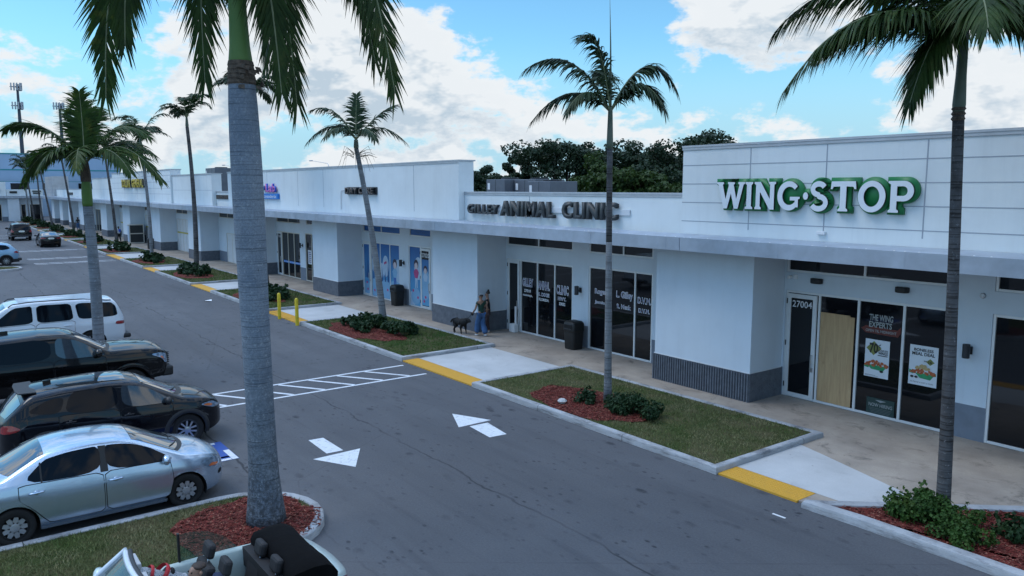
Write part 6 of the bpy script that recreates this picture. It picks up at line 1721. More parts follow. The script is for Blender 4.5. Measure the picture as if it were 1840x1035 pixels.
MAT['bin'] = pbr('black_bin_plastic', (.010, .011, .012), .55, var=.2, bump=.3, bscale=20)
def bin_(loc, label):
    x, y = loc
    T = thing('trash_bin', label, 'bin', (x, y, WALKZ), 'black litter bins by the shop wall')
    M = Matrix.Translation((x, y, WALKZ))
    def rr(a, b, n=5, c=.09):
        o = []
        for cx, cy, a0 in ((a - c, b - c, 0), (-a + c, b - c, 90), (-a + c, -b + c, 180), (a - c, -b + c, 270)):
            for k in range(n + 1): an = R(a0 + 90 * k / n); o.append((cx + c * math.cos(an), cy + c * math.sin(an)))
        return o
    rows = []
    for (s, z) in ((.86, 0), (.88, .02), (.97, .60), (.98, .64), (1.02, .655), (1.03, .70), (1.02, .86), (.96, .95), (.80, 1.0), (.4, 1.02)):
        P = rr(.29 * s, .27 * s); P.append(P[0]); rows.append([M @ Vector((p[0], p[1], z)) for p in P])
    mb = MB(); mb.grid(rows); mb.poly(rows[-1][:-1]); mb.build('bin_body', MAT['bin'], T, auto=50)
    mb = MB(); mb.prism([(-.18, .74), (.18, .74), (.20, .80), (.17, .90), (-.17, .90), (-.20, .80)], .282, .292, M=M @ Matrix.Rotation(R(90), 4, 'X')); mb.build('opening', MAT['seam'], T)
    mb = MB(); pts = [Vector((sx, -.292, z)) for sx, z in ((-.18, .74), (.18, .74), (.20, .80), (.17, .90), (-.17, .90), (-.20, .80), (-.18, .74))]; mb.tube([M @ p for p in pts], .012, 6); mb.build('opening_rim', MAT['dark_grey'], T)
bin_((-20.55, 18.2), 'black bin with hooded opening between the clinic windows'); bin_((-33.55, 18.22), 'black bin with hooded opening by the nursery windows'); bin_((-79.4, 17.0), 'black bin far along the walk beside a pier')
MAT['post_yellow'] = pbr('yellow_post_paint', (.62, .46, .02), .5, var=.15, scale=5)
for loc, lab in (((-33.22, 12.2), 'yellow post in the middle of the nearest group of posts'), ((-31.2, 12.2), 'yellow post at the right end of the nearest group of posts'), ((-35.15, 12.25), 'yellow post beside the stout palm trunk'), ((-85.4, 13.0), 'left post of the far yellow pair'), ((-83.9, 13.0), 'right post of the far yellow pair')):
    T = thing('bollard', lab, 'bollard', (*loc, 0), 'yellow posts along the kerb')
    mb = MB(); mb.lathe([(.075, 0), (.075, 1.08), (.06, 1.13), (.03, 1.155), (0, 1.16)], 18, c=(*loc, 0)); mb.build('post', MAT['post_yellow'], T, auto=45)
T = thing('door_stop_box', 'white box with upright bar standing at the clinic door', 'box', (-24.35, 18.4, WALKZ))
mb = MB(); mb.box(-24.62, -24.28, 18.36, 18.58, WALKZ, .36); mb.build('box', MAT['white_lamp'], T, bevel=.02)
mb = MB(); mb.box(-24.44, -24.36, 18.50, 18.56, .36, 1.05); mb.build('bar', MAT['white_lamp'], T, bevel=.01)
# caged cylinder cabinet far along the walk
T = thing('cylinder_cage', 'beige caged cabinet with two dark shelves standing against a pier', 'cabinet', (-88.3, 17.9, WALKZ))
mb = MB(); x0, x1, y0, y1 = -88.95, -88.1, 16.9, 18.3
for z in (.05, 1.0, 1.9): mb.box(x0, x1, y0, y1, z, z + .09)
for a, b in ((x0, y0), (x1 - .08, y0), (x0, y1 - .08), (x1 - .08, y1 - .08)): mb.box(a, a + .08, b, b + .08, .14, 1.9)
mb.build('frame', MAT['frame_cream'], T)
mb = MB(); mb.box(x0 + .04, x1 - .03, y0 + .05, y1 - .03, .15, .99); mb.box(x0 + .04, x1 - .03, y0 + .05, y1 - .03, 1.1, 1.89); mb.build('mesh_panel', MAT['sign_side'], T)
mb = MB(); mb.box(x0 + .02, x1 - .1, y0 - .02, y0 + .02, .2, 1.85); mb.build('front_panel', MAT['film_cloud'], T)
# litter on the asphalt and the mulch
mb = MB(); mb.box(-7.35, -7.1, 11.83, 11.87, .004, .012, Matrix.Rotation(R(2), 4, 'Z')); single('litter_strip', mb, MAT['white_lamp'], 'thin white strip lying on the asphalt by the rounded kerb end', 'litter')
mb = MB(); mb.lathe([(0, .0), (.10, .02), (.13, .07), (.08, .12), (0, .13)], 7, c=(-15.05, 12.95, .14)); single('white_rock', mb, MAT['ramp'], 'white lump lying on red mulch near the slender palm', 'rock', auto=20)
mb = MB(); mb.poly([(-41.0, 11.2, .01), (-40.6, 11.1, .05), (-40.5, 11.4, .03), (-40.9, 11.5, .06)]); single('litter_scrap', mb, MAT['white_lamp'], 'white scrap on the asphalt left of the stout palm trunk', 'litter')

# ------------------------------------------------------------------ on and beyond the roofs
def cabinet(x0, x1, y0, y1, z1, label, z0=4.62):
    T = thing('rooftop_unit', label, 'air conditioner', ((x0 + x1) / 2, (y0 + y1) / 2, z0), 'cooling cabinets on the roof')
    mb = MB(); mb.box(x0, x1, y0, y1, z0 + .12, z1); mb.build('cabinet', MAT['hvac'], T, bevel=.02)
    mb = MB(); mb.box(x0 + .1, x1 - .1, y0 + .1, y1 - .1, z0, z0 + .118); mb.build('curb', MAT['dark_grey'], T)
    mb = MB(); n = max(2, int((x1 - x0) / .8))
    for k in range(1, n): x = x0 + (x1 - x0) * k / n; mb.box(x - .015, x + .015, y0 - .006, y0 + .004, z0 + .14, z1 - .02)
    mb.build('panel_seam', MAT['sign_side'], T)
    mb = MB(); mb.box(x0 + .14, x0 + .34, y0 - .012, y0 - .001, z1 - .55, z1 - .2); mb.build('label_plate', MAT['white_lamp'], T)
    mb = MB(); mb.lathe([(.5, 0), (.5, .08), (.46, .09), (.1, .06), (0, .06)], 18, c=((x0 + x1) / 2, (y0 + y1) / 2, z1)); mb.build('fan_guard', MAT['dark_grey'], T)
cabinet(-35.6, -33.9, 25, 27, 6.18, 'left grey cabinet of the rooftop group above the clinic'); cabinet(-33.85, -32.0, 25.6, 27.6, 6.16, 'middle grey cabinet of the rooftop group above the clinic'); cabinet(-31.9, -30.1, 25, 26.8, 6.05, 'right grey cabinet of the rooftop group above the clinic')
cabinet(-68.2, -65.6, 19.2, 21, 7.35, 'dark cabinet showing over the parapet near the gap'); cabinet(-70.5, -67.5, 25, 27, 6.5, 'grey cabinet seen through the gap between parapets')
MAT['blue_wall'] = pbr('blue_grey_cladding', (.27, .37, .48), .7, var=.06, scale=.3)
MAT['teal'] = pbr('teal_band', (.03, .22, .24), .6, var=.05)
MAT['block'] = pbr('pale_block', (.45, .46, .47), .85, var=.12, scale=1.2)
T = thing('store_building', 'large blue grey store with teal bands beyond the far end', 'building', (-225, 20, 0))
mb = MB(); mb.box(-260, -205, -60, 38, -.1, 13.3); mb.build('wall', MAT['blue_wall'], T)
mb = MB()
for z in (13.25, 9.75, 7.1): mb.box(-205.2, -204.95, -60, 37.9, z - .14, z + .14)
mb.build('teal_band', MAT['teal'], T)
T = thing('block_tower', 'pale block tower rising above the canopy at the far corner', 'tower', (-150, 17.2, 0))
mb = MB(); mb.box(-154.6, -144.5, 17.0, 19.2, 4.45, 7.6); mb.build('wall', MAT['block'], T)
mb = MB()
for k in range(1, 6): mb.box(-154.62, -144.48, 16.985, 17.01, 4.45 + k * .53, 4.48 + k * .53)
for k in range(1, 7): mb.box(-154.6 + k * 1.44, -154.56 + k * 1.44, 16.985, 17.01, 4.45, 7.6)
mb.build('block_joint', MAT['groove'], T)
T = thing('far_wing', 'white shop wing closing the far end of the parking lane', 'building', (-165, 5, 0))
mb = MB(); mb.box(-185, -161.6, -40, 17.2, -.1, 4.4); mb.build('wall', MAT['stucco_wall'], T)
mb = MB(); mb.box(-161.66, -161.55, -40, 17.19, 0, .8); mb.build('base_band', MAT['band_flat'], T)
mb = MB(); mb.box(-161.7, -160.3, -40, 17.1, 4.0, 4.36); mb.build('canopy', MAT['fascia'], T)
mb = MB(); mb.box(-161.9, -160.9, 11.85, 17.3, 4.38, 5.5); mb.build('low_parapet', MAT['stucco'], T)
mb = MB(); mb.box(-162.1, -160.8, -40, 11.8, 4.38, 6.8); mb.build('high_parapet', MAT['stucco'], T)
for y0, y1 in ((7.2, 11.0), (13.9, 14.6), (15.2, 16.8), (-6, 2)):
    mb = MB(); mb.box(-161.57, -161.5, y0, y1, .03, 2.95); w = mb.build('shop_window', MAT['frame_cream'], T)
    n = max(1, round((y1 - y0) / 1.2)); 
    for k in range(n):
        a = y0 + (y1 - y0) * k / n + .07; b = y0 + (y1 - y0) * (k + 1) / n - .07
        mb = MB(); mb.box(-161.5, -161.48, a, b, .1, 2.86); mb.build('pane', MAT['film'] if (k % 3 == 1) else MAT['glass'], w)
for y0, y1, z0, z1 in ((12.3, 13.4, 4.85, 5.2), (15.7, 17.0, 5.1, 5.3), (15.8, 16.9, 4.75, 4.95), (9.0, 10.9, 5.2, 5.5)):
    mb = MB(); mb.box(-160.9 if y0 > 11.8 else -160.8, -160.75 if y0 > 11.8 else -160.65, y0, y1, z0, z1)
    mb.build('sign_board', MAT['sign_side'], T)
mb = MB(); mb.box(-161.7, -160.6, 11.9, 13.6, .03, 4.0); mb.build('pier', MAT['stucco_wall'], T)
T = thing('upper_shop', 'blue grey upper storey with dark windows behind the far low parapet', 'building', (-190, 15, 0))
mb = MB(); mb.box(-204, -186, 6, 40, -.1, 7.0); mb.build('wall', MAT['blue_wall'], T)
for k, (y0, y1) in enumerate(((14.5, 17.5), (20, 22), (26.5, 29), (32, 33.5))):
    mb = MB(); mb.box(-186.02, -185.95, y0, y1, 5.4, 6.7); mb.build('window', MAT['glass'], T)
T = thing('warehouse', 'long pale grey roof of a building far behind the strip', 'building', (-160, 70, 0))
mb = MB(); mb.box(-215, -140, 60, 84, -.1, 8.3); mb.build('wall', MAT['hvac_light'], T)
mb = MB(); mb.box(-215.4, -139.6, 59.6, 84.4, 8.3, 8.7); mb.build('roof', MAT['hvac_light'], T)
MAT['mast'] = pbr('mast_steel', (.06, .075, .10), .6, metal=.3, var=.1)
def mast(x, y, top, tiers, label):
    T = thing('cell_tower', label, 'antenna mast', (x, y, 0), 'antenna masts on the horizon')
    mb = MB(); mb.tube([(x, y, 0), (x, y, top * .6), (x, y, top)], [.75, .6, .35], 10); mb.build('mast', MAT['mast'], T)
    for z in tiers:
        fr = MB(); pn = MB()
        for k in range(3):
            a = 2 * PI * k / 3 + .5; b = 2 * PI * (k + 1) / 3 + .5
            p, q = Vector((x + 2.3 * math.cos(a), y + 2.3 * math.sin(a), z)), Vector((x + 2.3 * math.cos(b), y + 2.3 * math.sin(b), z))
            fr.tube([p, q], .10, 5); fr.tube([(x, y, z), p], .10, 5)
            for t in (.12, .38, .62, .88):
                c = p.lerp(q, t); pn.box(c.x - .2, c.x + .2, c.y - .2, c.y + .2, z - 1.2, z + 1.3)
        fr.build('antenna_frame', MAT['mast'], T); pn.build('antenna_panels', MAT['hvac_light'], T)
mast(-329, 30, 42, (41, 34.5), 'tall antenna mast with two tiers of panels at the far left'); mast(-328, 42.5, 36, (35,), 'lower antenna mast with one tier of panels')
for x, y, z, lab in ((-91.5, 40.5, 8.75, 'street lamp arm showing above the long white parapet'), (-112, 36, 8.6, 'street lamp arm left of the stout palm trunk')):
    T = thing('street_lamp', lab, 'street lamp', (x, y, 0), 'street lamps behind the shops')
    mb = MB(); mb.tube([(x, y, 0), (x, y, z - .3), (x - .3, y, z), (x - 2.2, y - 1.2, z + .35)], [.07, .055, .04, .03], 6); mb.build('pole', MAT['coping'], T)
    mb = MB(); mb.box(x - 2.75, x - 2.15, y - 1.4, y - 1.1, z + .3, z + .42); mb.build('lamp_head', MAT['coping'], T, bevel=.03)
# the convertible in the foreground
P = dict(W=1.72, axles=(1.22, -1.25), rw=.31, Ra=.36, tum=.5, Rf=.8, Rr=.7, nf=2.2, nr=2.3, crown=.03, sig=.08,
         top=[(-2.05, .55), (-2.0, .80), (-1.8, .93), (-1.0, .97), (.3, .955), (1.0, .97), (1.4, .92), (1.75, .80), (1.92, .62), (1.96, .5)],
         belt=[(-2.05, .53), (-1.9, .80), (-1.5, .89), (-.8, .915), (.9, .905), (1.4, .85), (1.8, .68), (1.96, .48)],
         sill=[(-2.05, .36), (-1.7, .24), (1.7, .22), (1.96, .3)])
CV = Car('convertible_car', 'pale green convertible with black folded roof below the royal palm', 'car', (-9.40, 2.10, 0), -90, P, MAT['mint_paint'])
CV.build_body(openx=(-1.55, .80))
MAT['trim_in'] = pbr('dark_interior', (.012, .012, .014), .7, var=.15, world_pos=False)
MAT['seat_blue'] = pbr('blue_seat_cover', (.012, .025, .07), .8, var=.2, world_pos=False)
MAT['door_green'] = pbr('pale_green_door_card', (.40, .49, .47), .55, var=.06, world_pos=False)
MAT['soft_top'] = pbr('black_canvas', (.004, .004, .0045), .95, spec=.12, var=.2, bump=.4, bscale=12, bdist=.02, world_pos=False)
for sg in (1, -1):
    G = []
    for k in range(25):
        x = -1.55 + 2.35 * k / 24; yo = CV.side(x, CV.belt(x)); G.append([(x, sg * (yo - .004), CV.belt(x)), (x, sg * (yo - .03), CV.belt(x) + .018), (x, sg * (yo - .10), CV.belt(x) + .016), (x, sg * (yo - .125), CV.belt(x) - .01), (x, sg * (yo - .14), .70), (x, sg * (yo - .15), .35)])
    mb = MB(); mb.grid(G if sg < 0 else [g[::-1] for g in G]); mb.build('inner_door_panel', MAT['door_green'], CV.root, smooth=True, local=True)
    mb = MB(); mb.box(-.6, .55, sg * .66 - .03, sg * .66 + .03, .55, .66); mb.build('armrest', MAT['trim_in'], CV.root, local=True, bevel=.02)
CV.doors([[(-.52, .30), (.66, .30), (.80, .60), (.78, .90), (-.50, .905)]], [(-.36, .78)])
mb = MB(); mb.box(-1.6, .85, -.70, .70, .26, .32); mb.box(-1.62, -1.5, -.66, .66, .3, .93); mb.build('floor', MAT['trim_in'], CV.root, local=True)
mb = MB(); mb.prism([(.52, .60), (.62, .90), (.85, .96), (1.05, .955), (1.05, .5), (.6, .5)], -.70, .70, M=Matrix(((1, 0, 0, 0), (0, 0, 1, 0), (0, 1, 0, 0), (0, 0, 0, 1)))); mb.build('dashboard', MAT['trim_in'], CV.root, local=True, bevel=.02)
def seat(x, y, mat, zc=.48, back=.55, head=True):
    mb = MB(); mb.box(x - .22, x + .28, y - .24, y + .24, zc - .12, zc + .04); s = mb.build('seat', mat, CV.root, local=True, bevel=.05)
    M = Matrix.Translation((x - .24, y, zc)) @ Matrix.Rotation(R(-14), 4, 'Y')
    mb = MB(); mb.box(-.07, .06, -.235, .235, 0, back, M); mb.build('backrest', mat, s, local=True, bevel=.05)
    if head:
        mb = MB(); mb.box(-.055, .05, -.13, .13, back + .055, back + .245, M); hr = mb.build('headrest', MAT['trim_in'], s, local=True, bevel=.042); mb = MB(); mb.tube([M @ Vector((0, .05, back - .02)), M @ Vector((0, .05, back + .06))], .012, 6); mb.build('headrest_post', MAT['steel'], hr, local=True, smooth=True)
seat(-.05, -.36, MAT['trim_in'], .50, .56); seat(-.05, .28, MAT['seat_blue'], .50, .60); seat(-.72, -.30, MAT['trim_in'], .52, .40); seat(-.72, .26, MAT['trim_in'], .52, .40)
# windscreen: frame and glass
WB, WT = 1.02, .50
def wpt(t, v, o=0.0): # t 0 base..1 header, v -1..1
    return (WB + (WT - WB) * t - .10 * v * v * (1 - .4 * t) + o, v * (.72 - .10 * t), .955 + .40 * t - .015 * v * v)
mb = MB(); mb.grid([[wpt(t / 6, -1 + 2 * j / 14) for j in range(15)] for t in range(7)]); mb.build('windscreen', pbr('clear_windscreen', (.05, .09, .12), .02, spec=.8, var=0, alpha=.55, coat=1), CV.root, smooth=True, local=True)
mb = MB(); path = [wpt(t / 6, -1) for t in range(7)] + [wpt(1, -1 + 2 * j / 14) for j in range(1, 14)] + [wpt(1 - t / 6, 1) for t in range(7)]
mb.tube(path, .035, 8); mb.build('windscreen_frame', MAT['white_car'], CV.root, smooth=True, local=True)
mb = MB(); mb.tube([wpt(1, -.9 + 1.8 * j / 14, -.05) for j in range(15)], .03, 8); mb.build('header_trim', MAT['dark_grey'], CV.root, smooth=True, local=True)
for v in (-.45, .45):
    q = wpt(.93, v, -.10); mb = MB(); mb.box(q[0] - .06, q[0] + .02, q[1] - .17, q[1] + .17, q[2] - .05, q[2] + .03); mb.build('sun_visor', MAT['hvac_light'], CV.root, local=True, bevel=.015)
# raised rear quarter glass on the far side, folded roof
mb = MB(); y_ = -.80
mb.poly([(-.20, y_, .90), (-.20, y_ + .03, 1.30), (-.34, y_ + .03, 1.305), (-.55, y_ + .025, 1.26), (-.78, y_ + .015, 1.12), (-.95, y_, .91)]); mb.build('quarter_glass', pbr('green_tinted_glass', (.04, .12, .09), .03, spec=.6, var=0, alpha=.5), CV.root, local=True)
mb = MB(); mb.box(-.215, -.19, y_ - .012, y_ + .035, .90, 1.31); mb.build('glass_edge', MAT['black'], CV.root, local=True)
rows = []
for t, zc, hw in ((-1.14, .93, .68), (-1.15, 1.08, .72), (-1.20, 1.15, .74), (-1.34, 1.18, .75), (-1.50, 1.165, .75), (-1.60, 1.11, .74), (-1.66, 1.02, .72), (-1.66, .93, .70)):
    r_ = []
    for j in range(17):
        v = -1 + 2 * j / 16; e = abs(v) ** 5
        r_.append((t - .05 * v * v * (1 if t < -1.3 else -1), v * hw, zc - .06 * e - .004 * math.sin(j * 1.9 + t * 9)))
    rows.append(r_)
mb = MB(); mb.grid(rows); mb.poly([r[0] for r in rows]); mb.poly([r[-1] for r in rows][::-1]); mb.build('folded_roof', MAT['soft_top'], CV.root, smooth=False, local=True, auto=55)
mb = MB(); mb.box(-1.68, -.98, -.70, .70, .70, .95); mb.build('roof_well', MAT['trim_in'], CV.root, local=True)
CV.mirrors(.70, .93, MAT['mint_paint']); CV.wheels(.31, .19, .21, 7, 'cap', MAT['hubcap'])
CV.side_patch('tail_light', [(-1.75, .70), (-1.98, .68), (-1.98, .82), (-1.78, .84)], MAT['lamp_red'], .007)
# ------------------------------------------------------------------ people and dogs
MAT['skin'] = pbr('skin', (.28, .16, .11), .55, var=.08, world_pos=False)
MAT['hair'] = pbr('dark_hair', (.012, .009, .008), .6, var=.3, scale=40, world_pos=False)
MAT['hair_brown'] = pbr('brown_hair', (.030, .016, .010), .6, var=.5, scale=60, bump=.5, bscale=120, world_pos=False)
MAT['tee_green'] = pbr('dark_green_cloth', (.012, .045, .032), .9, var=.2, world_pos=False)
MAT['jean'] = pbr('blue_denim', (.045, .11, .24), .9, var=.25, scale=6, world_pos=False)
MAT['cloth_black'] = pbr('black_cloth', (.010, .010, .012), .9, var=.2, world_pos=False)
MAT['cloth_white'] = pbr('white_cloth', (.55, .58, .62), .9, var=.1, world_pos=False)
MAT['camo'] = pbr('patterned_cloth', (.012, .011, .013), .9, scale=16, col2=(.11, .07, .075), world_pos=False)
MAT['shoe_white'] = pbr('white_shoe', (.68, .70, .73), .6, var=.05, world_pos=False)
MAT['shoe_dark'] = pbr('dark_shoe', (.02, .018, .018), .6, var=.1, world_pos=False)
MAT['bag'] = pbr('white_bag', (.45, .50, .52), .6, var=.1, world_pos=False)
MAT['eye'] = pbr('dark_eye', (.01, .008, .007), .2, var=0)
def skinned(name, nodes, edges, mat, parent, rootn, M=None, sub=2):
    """one smooth surface grown over a skeleton: nodes {key: (x, y, z, r)}"""
    keys = list(nodes); idx = {k: i for i, k in enumerate(keys)}
    me = bpy.data.meshes.new(name)
    me.from_pydata([nodes[k][:3] for k in keys], [(idx[a], idx[b]) for a, b in edges], [])
    o = bpy.data.objects.new(name, me); C.objects.link(o)
    sk = o.modifiers.new('skin', 'SKIN'); sk.use_smooth_shade = True; sk.branch_smoothing = .3
    for i, k in enumerate(keys):
        v = me.skin_vertices[0].data[i]; r = nodes[k][3]
        v.radius = (r, r) if not isinstance(r, tuple) else r
        v.use_root = (k == rootn)
    sb = o.modifiers.new('sub', 'SUBSURF'); sb.levels = sub; sb.render_levels = sub
    bpy.context.view_layer.update()
    out = bpy.data.meshes.new_from_object(o.evaluated_get(bpy.context.evaluated_depsgraph_get()))
    bpy.data.objects.remove(o); bpy.data.meshes.remove(me)
    out.name = name; out.materials.clear(); out.materials.append(mat)
    out.polygons.foreach_set('use_smooth', [True] * len(out.polygons))
    if M is not None: out.transform(M)
    ob = bpy.data.objects.new(name, out); C.objects.link(ob); ob.parent = parent
    ORG[ob.name] = Vector((0, 0, 0))
    return ob
def lerp3(a, b, t): return tuple(a[i] + (b[i] - a[i]) * t for i in range(3))
def person(loc, heading, h, label, pose, skin='skin', top='tee_green', bottom='jean', shoe='shoe_white', hair='hair', bun=False, wide=1.0, sleeve=.55, group=None, longhair=False, rest=True, female=True):
    """pose: wrist and elbow for each arm, knee and ankle for each leg, in units of the height; x forward, y left"""
    T = thing('person', label, 'person', loc, group, R(heading)); ORG[T.name] = Vector((0, 0, 0))
    S = lambda p: tuple(v * h for v in p)
    lean = pose.get('lean', 0); tw = pose.get('head', 0)
    hips = (0, 0, .53) if 'hips' not in pose else pose['hips']
    def up(z, x=0, y=0): return (hips[0] + x + lean * (z - .53), hips[1] + y, hips[2] + z - .53)
    sw = .098 if female else .112
    nd = {}
    def add(k, p, r): nd[k] = (*S(p), r * h)
    add('pelvis', up(.53), .062); add('waist', up(.60), .056); add('chest', up(.70), .064); add('top', up(.775), .058); add('neck', up(.835), .031)
    add('jaw', up(.872, .012), .036); add('head', up(.918, .004), .054); add('crown', up(.962, -.002), .044)
    add('nose', up(.905, .058 * math.cos(tw) + .004, .058 * math.sin(tw)), .009)
    E = [('pelvis', 'waist'), ('waist', 'chest'), ('chest', 'top'), ('top', 'neck'), ('neck', 'jaw'), ('jaw', 'head'), ('head', 'crown'), ('head', 'nose')]
    for s, k in ((1, 'L'), (-1, 'R')):
        sh = up(.795, 0, s * sw); el, wr = pose['arm' + k]
        add('sh' + k, sh, .034); add('ua' + k, lerp3(sh, el, .45), .028); add('el' + k, el, .023); add('fa' + k, lerp3(el, wr, .4), .022); add('wr' + k, wr, .0145)
        d = Vector(wr) - Vector(el); d.normalize(); sd = d.cross(Vector((0, 0, 1)) if abs(d.z) < .8 else Vector((1, 0, 0))).normalized()
        palm = tuple(Vector(wr) + d * .032); add('pa' + k, palm, .019)
        E += [('top', 'sh' + k), ('sh' + k, 'ua' + k), ('ua' + k, 'el' + k), ('el' + k, 'fa' + k), ('fa' + k, 'wr' + k), ('wr' + k, 'pa' + k)]
        curl = Vector((.0, 0, -1)) * .5
        for f, (o, ln) in enumerate(((-.0135, .036), (-.0045, .042), (.0045, .040), (.0135, .031))):
            a = Vector(palm) + sd * o + d * .012; b_ = a + d * ln * .55; c_ = b_ + (d + curl).normalized() * ln * .5
            add(f'f{f}a{k}', tuple(a), .0056); add(f'f{f}b{k}', tuple(b_), .0052); add(f'f{f}c{k}', tuple(c_), .0042)
            E += [('pa' + k, f'f{f}a{k}'), (f'f{f}a{k}', f'f{f}b{k}'), (f'f{f}b{k}', f'f{f}c{k}')]
        a = Vector(wr) + d * .016 + sd * .019; b_ = a + (d + sd).normalized() * .022
        add('tha' + k, tuple(a), .0066); add('thb' + k, tuple(b_), .005); E += [('wr' + k, 'tha' + k), ('tha' + k, 'thb' + k)]
        hp = (hips[0], hips[1] + s * .052, hips[2] - .03); kn, an = pose['leg' + k]
        add('hp' + k, hp, .052); add('th' + k, lerp3(hp, kn, .5), .045); add('kn' + k, kn, .033); add('ca' + k, lerp3(kn, an, .35), .032); add('an' + k, an, .020)
        add('to' + k, (an[0] + .075, an[1], max(.012, an[2] - .028)), .017)
        E += [('pelvis', 'hp' + k), ('hp' + k, 'th' + k), ('th' + k, 'kn' + k), ('kn' + k, 'ca' + k), ('ca' + k, 'an' + k), ('an' + k, 'to' + k)]
    body = skinned('body', nd, E, MAT[skin], T, 'pelvis')
    def grow(keys, edges, d, extra=None):
        q = {k: (nd[k][0], nd[k][1], nd[k][2], nd[k][3] + d * h) for k in keys}
        if extra: q.update(extra)
        return q, edges
    # top
    ks = ['pelvis', 'waist', 'chest', 'top', 'shL', 'uaL', 'shR', 'uaR']
    es = [('pelvis', 'waist'), ('waist', 'chest'), ('chest', 'top'), ('top', 'shL'), ('shL', 'uaL'), ('top', 'shR'), ('shR', 'uaR')]
    if sleeve > .9:
        ks += ['elL', 'faL', 'elR', 'faR']; es += [('uaL', 'elL'), ('elL', 'faL'), ('uaR', 'elR'), ('elR', 'faR')]
    q, e = grow(ks, es, .010); skinned('shirt', q, e, MAT[top], T, 'pelvis')
    # trousers
    q = {}; e = []
    q['pelvis'] = (nd['pelvis'][0], nd['pelvis'][1], nd['pelvis'][2], nd['pelvis'][3] + .008 * h); 
    for k in 'LR':
        for j, g_ in (('hp', .008), ('th', .010 + .010 * (wide - 1)), ('kn', .012 + .022 * (wide - 1)), ('ca', .010 + .034 * (wide - 1)), ('an', .012 + .044 * (wide - 1))):
            p = nd[j + k]; q[j + k] = (p[0], p[1], p[2] + (.012 * h if j == 'an' else 0), p[3] + g_ * h)
        e += [('pelvis', 'hp' + k), ('hp' + k, 'th' + k), ('th' + k, 'kn' + k), ('kn' + k, 'ca' + k), ('ca' + k, 'an' + k)]
    skinned('trousers', q, e, MAT[bottom], T, 'pelvis')
    for k in 'LR':
        a, t = nd['an' + k], nd['to' + k]
        q = {'h': (a[0] - .018 * h, a[1], a[2] - .012 * h, .022 * h), 'a': (a[0] + .02 * h, a[1], a[2] - .016 * h, .024 * h), 't': (t[0] + .005, t[1], t[2], .020 * h)}
        skinned('shoe', q, [('h', 'a'), ('a', 't')], MAT[shoe], T, 'a')
    # hair
    hd = nd['head']; cn = nd['crown']; dx, dy = -.018 * h * math.cos(tw), -.018 * h * math.sin(tw)
    q = {'a': (hd[0] + dx, hd[1] + dy, hd[2] + .006 * h, .062 * h), 'b': (cn[0] + dx * .5, cn[1] + dy * .5, cn[2] + .008 * h, .053 * h)}; e = [('a', 'b')]
    if bun: q['c'] = (cn[0] + dx, cn[1] + dy, cn[2] + .045 * h, .022 * h); q['d'] = (cn[0] + dx * 1.2, cn[1] + dy, cn[2] + .078 * h, .027 * h); e += [('b', 'c'), ('c', 'd')]
    if longhair: q['e'] = (hd[0] + dx * 2.2, hd[1] + dy * 2.2, hd[2] - .06 * h, .045 * h); q['f'] = (hd[0] + dx * 3, hd[1] + dy * 3, hd[2] - .14 * h, .035 * h); e += [('a', 'e'), ('e', 'f')]
    skinned('hair', q, e, MAT[hair], T, 'a')
    for s in (1, -1):
        a = tw + s * .42; mb = MB()
        mb.lathe([(0, -.008 * h), (.006 * h, 0), (0, .008 * h)], 8, c=(hd[0] + .052 * h * math.cos(a), hd[1] + .052 * h * math.sin(a), hd[2] + .006 * h)); mb.build('eye', MAT['eye'], T, local=True, smooth=True)
        a = tw + s * 1.6; mb = MB(); mb.lathe([(0, -.018 * h), (.010 * h, -.006 * h), (.011 * h, .008 * h), (0, .016 * h)], 8, c=(hd[0] + .054 * h * math.cos(a), hd[1] + .054 * h * math.sin(a), hd[2] - .004 * h)); mb.build('ear', MAT[skin], T, local=True, smooth=True)
    mb = MB(); a = tw; mb.box(hd[0] + .046 * h, hd[0] + .052 * h, hd[1] + .05 * h * math.sin(a) - .012 * h, hd[1] + .05 * h * math.sin(a) + .012 * h, hd[2] - .032 * h, hd[2] - .026 * h); mb.build('mouth', pbr('lips', (.22, .07, .06), .5, var=0), T, local=True)
    return T, nd
WALKER = person((-24.45, 16.90, WALKZ), 180, 1.68, 'person in dark green tee and wide blue jeans walking a black dog',
    dict(lean=.02, head=.1, armL=((.02, .15, .64), (.16, .13, .53)), armR=((-.03, -.15, .64), (.05, -.17, .49)), legL=((.09, .05, .28), (.10, .05, .045)), legR=((.02, -.05, .28), (-.11, -.05, .055))), wide=1.9)
P2_, n2_ = person((-24.95, 17.55, WALKZ), 235, 1.66, 'person with hair bun, black top and patterned leggings standing beside the dog walker',
    dict(lean=0, head=.3, armL=((.03, .15, .66), (.14, .02, .70)), armR=((.03, -.15, .64), (.12, -.08, .55)), legL=((.03, .05, .28), (.06, .05, .04)), legR=((.01, -.05, .28), (-.03, -.05, .04))), top='cloth_black', bottom='camo', bun=True)
mb = MB(); w_ = Vector(n2_['paR'][:3]); mb.box(w_.x - .03, w_.x + .03, w_.y - .17, w_.y + .13, w_.z - .26, w_.z + .01); hb = mb.build('shoulder_bag', MAT['bag'], None, bevel=.03)
hb.matrix_world = P2_.matrix_world if False else Matrix.Translation(Vector((-24.95, 17.55, WALKZ))) @ Matrix.Rotation(R(235), 4, 'Z')
tag(hb, 'pale grey bag held by the person with the hair bun', 'bag')
person((-90.0, 16.25, WALKZ), 200, 1.78, 'person in white shirt and dark trousers walking away along the strip',
    dict(lean=.02, armL=((-.02, .16, .64), (.05, .20, .52)), armR=((-.02, -.16, .64), (.02, -.19, .50)), legL=((.05, .06, .28), (.03, .06, .045)), legR=((.0, -.06, .28), (-.08, -.06, .05))), top='cloth_white', bottom='cloth_black', shoe='shoe_dark', female=False, skin='hair_brown')
